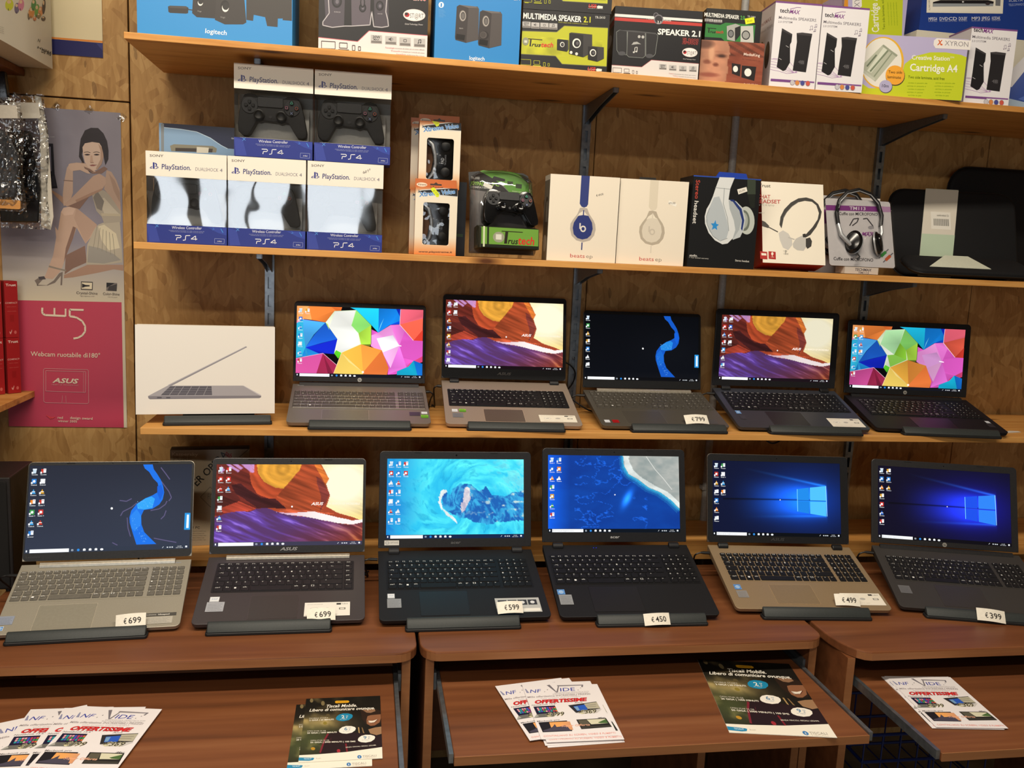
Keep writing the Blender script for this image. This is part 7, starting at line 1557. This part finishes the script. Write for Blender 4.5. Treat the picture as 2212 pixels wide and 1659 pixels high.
# ---------------------------------------------------------------- leaflets on the keyboard trays
ZT = zz(-.895)+.0003
QI = [(480, 212), (1550, 170), (1875, 1030), (760, 1083)]
def promo(w, h):
    p = Print(w, h, QI); p.bg('#e9e4e6'); NV = '#3a44a0'
    p.text('NF', 612, 368, 782, 358, 56, NV, .006, .1); p.poly([(530, 300), (548, 302), (600, 368), (560, 370)], '#8d8fae'); p.ell(835, 348, 7, 6, '#77757c'); p.ell(878, 316, 8, 7, '#77757c')
    p.clip([(870, 240), (915, 232), (1020, 352), (1012, 362)], '#77727a'); p.clip([(1012, 362), (1045, 250), (1062, 252), (1038, 358)], '#77727a'); p.clip([(1030, 240), (1430, 232), (1436, 246), (1032, 262)], '#8d888e'); p.clip([(1412, 236), (1436, 236), (1425, 276), (1402, 272)], '#77727a'); p.text('IDE', 1076, 344, 1302, 334, 58, NV, .006); p.ell(1350, 322, 7, 6, '#77757c'); p.ell(1392, 288, 7, 6, '#77757c')
    p.text('INFORMATICA VIDEOTECA DVD', 985, 378, 1515, 352, 14, '#8a8488'); p.text('ELETTRODOMESTICI TELEFONIA', 960, 398, 1500, 374, 14, '#8a8488')
    p.text('Mille offertissime INCREDIBILI PREZZI', 570, 450, 1530, 398, 26, '#b9aeb2', -.006, out='#8f878b'); p.text('solo presso INFOVIDEO', 770, 470, 1380, 432, 18, '#b9aeb2', 0)
    p.text('OFFERTISSIME', 678, 542, 1478, 498, 54, '#d8282c', .028, .15, out='#5a1a1c')
    p.text('Notebook 15.6"', 636, 578, 1010, 552, 20, '#4a4448', .006); p.text('Asus', 1280, 540, 1400, 528, 20, '#4a4448', .006); p.text('Macbook pro', 708, 828, 1040, 802, 20, '#4a4448', .006); p.text('iMac', 1608, 778, 1715, 768, 20, '#4a4448', .006)
    p.poly([(655, 590), (980, 572), (1026, 684), (706, 708)], '#191838'); p.poly([(706, 708), (1026, 684), (960, 745), (660, 765)], '#6a6a66'); p.poly([(660, 765), (700, 710), (740, 740)], '#a9a9a4')
    rr = random.Random(2)
    for i in range(8):
        for j in range(3): x, y = 705+i*36+j*12, 608+j*25-i*1.6; p.poly([(x, y), (x+28, y-2), (x+36, y+19), (x+8, y+21)], rr.choice(['#2fa0a8', '#c84a5c', '#4a5ac8', '#d8703a', '#a03a8a', '#3a9a5a', '#e0a0b0']))
    p.poly([(1180, 572), (1610, 512), (1660, 624), (1290, 690)], '#2c2c30'); p.poly([(1255, 590), (1430, 560), (1470, 640), (1310, 660)], '#2a5ac0'); p.poly([(1265, 595), (1320, 588), (1350, 648), (1310, 655)], '#77a0c8'); p.poly([(1420, 548), (1615, 520), (1655, 620), (1470, 628)], '#b5b09c'); p.line([(1440, 575), (1600, 556)], 8, '#8a8676'); p.line([(1450, 600), (1600, 586)], 8, '#8a8676'); p.poly([(1290, 690), (1680, 630), (1600, 690), (1400, 705)], '#c9c5c2')
    p.text('€199', 838, 748, 1118, 728, 58, '#34302c', .012, .1, out='#d6d0a8'); p.text('€369', 1332, 706, 1600, 690, 54, '#34302c', .012, .1, out='#d6d0a8')
    p.poly([(725, 836), (1145, 808), (1216, 964), (785, 982)], '#1e1c22'); p.image(lambda U, V: np.stack([.93-.35*np.clip((U-.3)*1.6, 0, 1)*np.ones_like(V), .66-.22*np.clip((U-.3)*1.6, 0, 1), .38+.3*np.clip((U-.3)*1.6, 0, 1)], 1), 8, 4, (.18, .735, .455, .875))
    p.clip([(790, 955), (880, 930), (930, 905), (965, 862), (990, 905), (1040, 900), (1110, 880), (1150, 900), (1195, 960), (800, 972)], '#4a4656')
    p.poly([(1285, 795), (1725, 772), (1798, 905), (1350, 938)], '#23211f'); p.poly([(1440, 795), (1712, 784), (1750, 850), (1500, 868)], '#d6d3b8'); p.poly([(1310, 805), (1440, 798), (1490, 880), (1350, 890)], '#5a5648'); p.clip([(1600, 840), (1720, 790), (1750, 850), (1640, 850)], '#4a6a3a'); p.poly([(1350, 900), (1770, 878), (1790, 902), (1356, 930)], '#3c3a34')
    p.text('Super Offerta', 1060, 905, 1480, 885, 30, '#f0b090', .008, .1); p.text('CONTINUANO SU SCREEN, VIDEO E FUMETTI', 795, 1052, 1840, 1005, 24, '#f0a8a0', .004)
    return p
PRO = {}
def leaflet(label, cx, cy, ang, lvl, w=.148, h=.21, art=promo, key='p', group='promotional leaflets on the trays', col='#ece8ea', curl=0):
    t = thing('leaflet', label, 'leaflet', (cx, cy, ZT+lvl*.0011), R(ang), group)
    if key+'s' not in PRO: PRO[key+'s'] = box_mesh(-w/2, w/2, -h/2, h/2, 0, .0007).build('sheet', card(col), t)
    else: o = PRO[key+'s'].copy(); COL.objects.link(o); o.parent = t
    if key not in PRO:
        p = art(w, h); m = max(1, p.n)
        p.V = [(x, y*.0006/(m*2e-5+.0003), z) for x, y, z in p.V]
        PRO[key] = p.build('sheet_print', PAPER, t, loc=(0, -h/2, .0007), rot=(-R(90), 0, 0))
    else: o = PRO[key].copy(); COL.objects.link(o); o.parent = t
    return t
def corner(px, py, ang, w=.148, h=.21, cx=-1, cy=1):
    """centre of a sheet whose given corner lies at (px, py)"""
    c, s = math.cos(R(ang)), math.sin(R(ang)); x, y = -cx*w/2, -cy*h/2
    return px+x*c-y*s, py+x*s+y*c
# left fan
L0 = [('leaflet turned furthest left at the bottom of the left fan', *corner(-.643, -.905, 25), 25), ('leaflet peeking out at the top of the left fan, second from below', *corner(-.509, -.842, 22, cx=1), 22),
      ('leaflet at the left of the left fan with its blue heading showing, third from below', *corner(-.605, -.853, -1), -1), ('leaflet second from the top in the left fan', *corner(-.545, -.855, -3), -3), ('leaflet on top of the left fan', *corner(-.365, -.876, -9, cx=1), -9)]
for i, (lb, x, y, a) in enumerate(L0): leaflet(lb, x, y, a, i)
# middle pile
md = [((.424, -.945), 1.5), ((.422, -.949), 1), ((.4255, -.942), -1), ((.420, -.951), 2)]
M0 = [('lowest leaflet of the middle pile', *corner(.348, -1.063, 2, cy=-1), 2), ('second lowest leaflet of the middle pile', *corner(.344, -1.058, 1, cy=-1), 1), ('leaflet askew to the left in the middle pile, third from below', *corner(.300, -.832, 8), 8), ('leaflet askew furthest left in the middle pile', *corner(.283, -.836, 9.5), 9.5), ('leaflet just under the top one of the middle pile', *corner(.499, -.846, -1, cx=1), -1), ('leaflet on top of the middle pile', *corner(.487, -.834, 0, cx=1), 0)]
for i, (lb, x, y, a) in enumerate(M0): leaflet(lb, x, y, a, i)
# right pile
R0 = [('lowest leaflet of the right pile', *corner(1.150, -.855, -5), -5), ('second leaflet from below in the right pile', *corner(1.152, -.858, -7), -7), ('third leaflet from below in the right pile', *corner(1.156, -.857, -5.5), -5.5), ('leaflet on top of the right pile', *corner(1.158, -.859, -6.5), -6.5)]
for i, (lb, x, y, a) in enumerate(R0): leaflet(lb, x, y, a, i)
QT = [(480, 180), (1930, 120), (2005, 1340), (335, 1490)]
def mobile_ad(w, h):
    p = Print(w, h, QT)
    def bgf(U, V):
        s = fbm(U*7+2, V*8, 4); c = srgb('#17140f')+(np.clip(s-.48, 0, 1)*1.6)[:, None]*srgb('#8d7a4c')*np.clip(1.1-U*1.3, 0, 1)[:, None]; d = ((U-.2)**2*10+(V-.4)**2*90); c = c+srgb('#a08a5a')*(np.exp(-d)*.7)[:, None]; c = c+srgb('#3c4a28')*(np.exp(-((U-.12)**2*9+(V-.68)**2*14))*.7)[:, None]
        return c
    p.image(bgf, 40, 50)
    for x, y, rx, ry, c in ((590, 215, 34, 40, '#7a6a48'), (820, 270, 36, 46, '#7a6c4a'), (925, 515, 40, 34, '#5a4e32'), (870, 670, 40, 30, '#8a7a34'), (635, 1190, 44, 30, '#b98a2a')): p.ell(x, y, rx, ry, c)
    p.clip([(1560, 400), (1650, 370), (1850, 380), (1960, 420), (1975, 600), (1930, 680), (1800, 720), (1680, 680), (1600, 580)], '#2a1c14'); p.clip([(1600, 400), (1830, 380), (1850, 420), (1760, 455), (1680, 450)], '#8d6a50'); p.clip([(1700, 520), (1760, 500), (1950, 480), (1955, 560), (1930, 640), (1840, 700), (1760, 710), (1690, 670), (1680, 600)], '#8a5c40'); p.clip([(1700, 610), (1800, 610), (1890, 580), (1820, 650), (1740, 655)], '#e6dccc'); p.line([(1690, 600), (1760, 655), (1840, 640), (1900, 580)], 9, '#5a2c20'); p.clip([(1720, 780), (1850, 740), (1975, 720), (1980, 860), (1880, 890), (1760, 860)], '#9a7656'); p.clip([(1520, 740), (1545, 740), (1560, 860), (1535, 850)], '#a98a5a'); p.clip([(1590, 740), (1610, 750), (1650, 860), (1620, 850)], '#8a6c48')
    p.clip([(960, 870), (1180, 820), (1980, 900), (1995, 1110), (1400, 1230), (760, 1290), (850, 1060)], '#241418'); p.line([(935, 880), (860, 1020), (780, 1270)], 34, '#7a2230'); p.line([(1290, 1070), (1320, 1240)], 30, '#7a1c28'); p.ell(1150, 1220, 36, 34, '#a02a34'); p.line([(1000, 960), (960, 1090)], 12, '#4a1c24')
    p.clip([(340, 1335), (760, 1300), (1300, 1240), (1998, 1120), (2010, 1345), (330, 1500)], '#efe9db')
    p.poly([(1062, 232), (1090, 220), (1320, 215), (1342, 232), (1335, 250), (1310, 260), (1090, 270), (1065, 262)], '#e0a420'); p.text('NOVITÀ ESTATE', 1110, 252, 1300, 245, 14, '#7a5a10', .01)
    p.text('Tiscali Mobile.', 898, 358, 1490, 335, 60, '#f2ecdf', .016, .35); p.text('Libero di comunicare ovunque.', 545, 440, 1835, 384, 56, '#f2ecdf', .018, .35)
    def pill(x, y, c): p.clip([(x-165, y+30), (x-150, y-10), (x-100, y-50), (x-20, y-74), (x+80, y-74), (x+150, y-55), (x+168, y-30), (x+155, y+10), (x+90, y+58), (x-10, y+80), (x-100, y+74), (x-150, y+55)], c)
    pill(1248, 545, '#1c86b0'); pill(1312, 795, '#f0eadf'); pill(1688, 962, '#f0eadf')
    for x, y, d, c in ((1195, 570, '2', '#f2ecdf'), (1255, 808, '6', '#5a86a8'), (1632, 975, '9', '#5a86a8')): p.text(d, x, y, x+62, y-4, 62, c, .016); p.text('99', x+86, y-36, x+130, y-38, 20, c); p.text('€', x+90, y-2, x+120, y-4, 26, c); p.text('AL MESE', x-30, y+26, x+100, y+20, 12, c)
    for y, a, b2, x0, x1 in ((600, 'MOBILE START', '2 GIGA | 60 MINUTI', 552, 1042), (860, 'OPEN STAR 20 GB', '20 GIGA | 1000 MINUTI', 510, 1108), (1050, 'OPEN STAR 50 GB', '50 GIGA | 2000 MINUTI | 100 SMS', 580, 1480)):
        p.text(a, x0, y-8, x0+380, y-24, 26, '#cfc8b8', 0); p.text(b2, x0, y+32, x1, y+32-(x1-x0)*.05, 28, '#f0eadb', .02)
    p.text('SENZA VINCOLI. REGALI. LEGAMI.', 1290, 1160, 1880, 1098, 22, '#e6dfd0', .006)
    p.clip([(342, 1382), (640, 1378), (665, 1385), (640, 1425), (560, 1442), (338, 1448)], '#2a88b4'); p.text('TISCALI.IT', 450, 1422, 610, 1412, 28, '#d6e6ee', .01); p.text('fb.com', 700, 1402, 800, 1392, 22, '#b9b4a8')
    p.ell(1562, 1330, 42, 34, '#3a7ab8'); p.text('t', 1550, 1350, 1576, 1348, 42, '#f0eadf', .02); p.text('TISCALI', 1625, 1338, 1890, 1310, 40, '#a9a49a', .004); p.text('TISCALI', 1630, 1368, 1888, 1340, 26, '#d9d4c8', 0)
    return p
for lb, px, py, an, lv in (('dark mobile-phone flyer beneath another on the left desk tray', -.116, -.872, 0, 0), ('dark mobile-phone flyer on top, left desk tray', -.0985, -.853, .2, 1)):
    x, y = corner(px, py, an, .145, .219); leaflet(lb, x, y, an, lv, .145, .219, mobile_ad, 't', 'mobile-phone flyers on the trays', '#efe9db')
x, y = corner(.762, -.745, -10, .208, .304); leaflet('largest mobile-phone flyer, on the middle desk tray', x, y, -10, 0, .208, .304, mobile_ad, 'T', 'mobile-phone flyers on the trays', '#efe9db')

# ---------------------------------------------------------------- cables and odds and ends
CABLE = mat('cable_black', '#0c0c0d', .5)
def bez(pts, n=8):
    pts = [Vector(p) for p in pts]; o = []
    for i in range(len(pts)-1):
        p0, p1, p2, p3 = pts[max(i-1, 0)], pts[i], pts[i+1], pts[min(i+2, len(pts)-1)]
        for k in range(n):
            u = k/n; o.append(.5*((2*p1)+(p2-p0)*u+(2*p0-5*p1+4*p2-p3)*u*u+(3*p1-p0-3*p2+p3)*u**3))
    return o+[pts[-1]]
def cable(label, n, side, drop):
    k = .55 if n in (1, 2) else 1
    loc, yaw, a, D, w, s = POSE[n]; M = Matrix.Translation(loc) @ Matrix.Rotation(yaw, 4, 'Z') @ Matrix.Rotation(a, 4, 'X')
    q = M @ Vector((side*(w/2+.0012), -.028, -.006)); e = M @ Vector((side*(w/2+.03*k), -.026, -.006))
    zs = zz(S3) if n < 6 else ZD
    t = thing('power_cable', label, 'cable', q, 0, 'laptop power cables')
    c = MB(); c.tube([(0, 0, 0), (e-q)*.55, (e-q)*.8], [.004, .004, .0028], 8); c.build('plug', CABLE, t, smooth=True)
    pts = [(e-q)*.75, (e-q)+Vector((side*.008*k, .002, -.008)), Vector((side*.030*k, .03, zs-q.z+.035)), Vector((side*.022*k, .055, zs-q.z+.0045)), Vector((side*.03*k, .075, zs-q.z+.0045)), Vector((side*.02, drop, zs-q.z+.0045))]
    c = MB(); c.tube(bez(pts), .0022, 6); c.build('cord', CABLE, t, smooth=True)
for n, sd, dr, lb in ((1, 1, .08, 'black power cable plugged into the laptop with bright umbrella wallpaper'), (2, -1, .06, 'black power cable at the left side of the champagne laptop'), (3, -1, .085, 'black power cable at the left side of the slim third-shelf laptop'), (4, -1, .09, 'black power cable at the left side of the blue-grey laptop'),
                  (6, -1, .1, 'black power cable at the left side of the silver desk laptop'), (8, -1, .085, 'black power cable at the left side of the laptop with turquoise sea wallpaper'), (10, -1, .1, 'black power cable at the left side of the gold-decked laptop'), (11, -1, .1, 'black power cable at the left side of the charcoal laptop')):
    cable(lb, n, sd, dr)
t = thing('loose_cable', 'loose black cable looping up beside the champagne laptop', 'cable', (.60, -.06, zz(S3)+.003))
c = MB(); c.tube(bez([(-.06, .03, .001), (-.03, .03, .03), (.005, .02, .07), (.012, .015, .11), (-.015, .02, .135), (-.04, .03, .12), (-.03, .03, .06), (.02, -.02, .02), (.06, -.03, .001), (.1, .02, .001)]), .0024, 6); c.build('cord', CABLE, t, smooth=True)
t = thing('loose_cable', 'black cable loop hanging under the third shelf at the right', 'cable', (1.195, -.16, zz(S3)-.018))
c = MB(); c.tube(bez([(-.06, .05, -.001), (-.035, .02, -.03), (-.005, 0, -.052), (.025, 0, -.04), (.03, .01, -.01), (.02, .03, -.001)]), .0024, 6); c.build('cord', CABLE, t, smooth=True)
t = thing('paper_scrap', 'torn white paper scrap on the third shelf beside the black laptop', 'paper', (1.865, -.30, zz(S3)+.0005), R(20))
MB().prism([(-.028, -.006), (.024, -.012), (.03, .0), (.004, .012), (-.02, .006)], 0, .0012, 'z').build('scrap', card('#d9d4c8'), t)
# things under and between the desks
t = thing('storage_carton', 'grey-blue carton on the floor seen in the gap between the desks', 'carton', (.135, -.30, .0006), 0)
MB().box(-.07, .07, 0, .25, 0, .45).build('carton_body', card('#5c6170'), t, bevel=.0015)
MB().box(-.0705, .0705, -.0006, .0, .3, .34).build('tape_strip', card('#4a4c58'), t)
t = thing('wire_basket', 'blue wire basket under the tray of the right desk', 'basket', (1.36, -.62, .0006), 0)
BW = mat('blue_wire', '#14265e', .4)
b = MB()
for z in (.45, .38, .30): b.tube([(-.14, -.10, z), (.2, -.10, z), (.2, .1, z), (-.14, .1, z), (-.14, -.10, z)], .004, 6)
b.build('rim_wires', BW, t, smooth=True)
b = MB()
for i in range(8): x = -.14+i*.0485; b.tube([(x, -.10, .45), (x, -.10, .29), (x, .1, .29), (x, .1, .45)], .0022, 5)
b.build('cross_wires', BW, t, smooth=True)
b = MB()
for x in (-.14, .2):
    for y in (-.1, .1): b.tube([(x, y, .3), (x, y, 0)], .004, 6)
b.build('legs', BW, t, smooth=True)
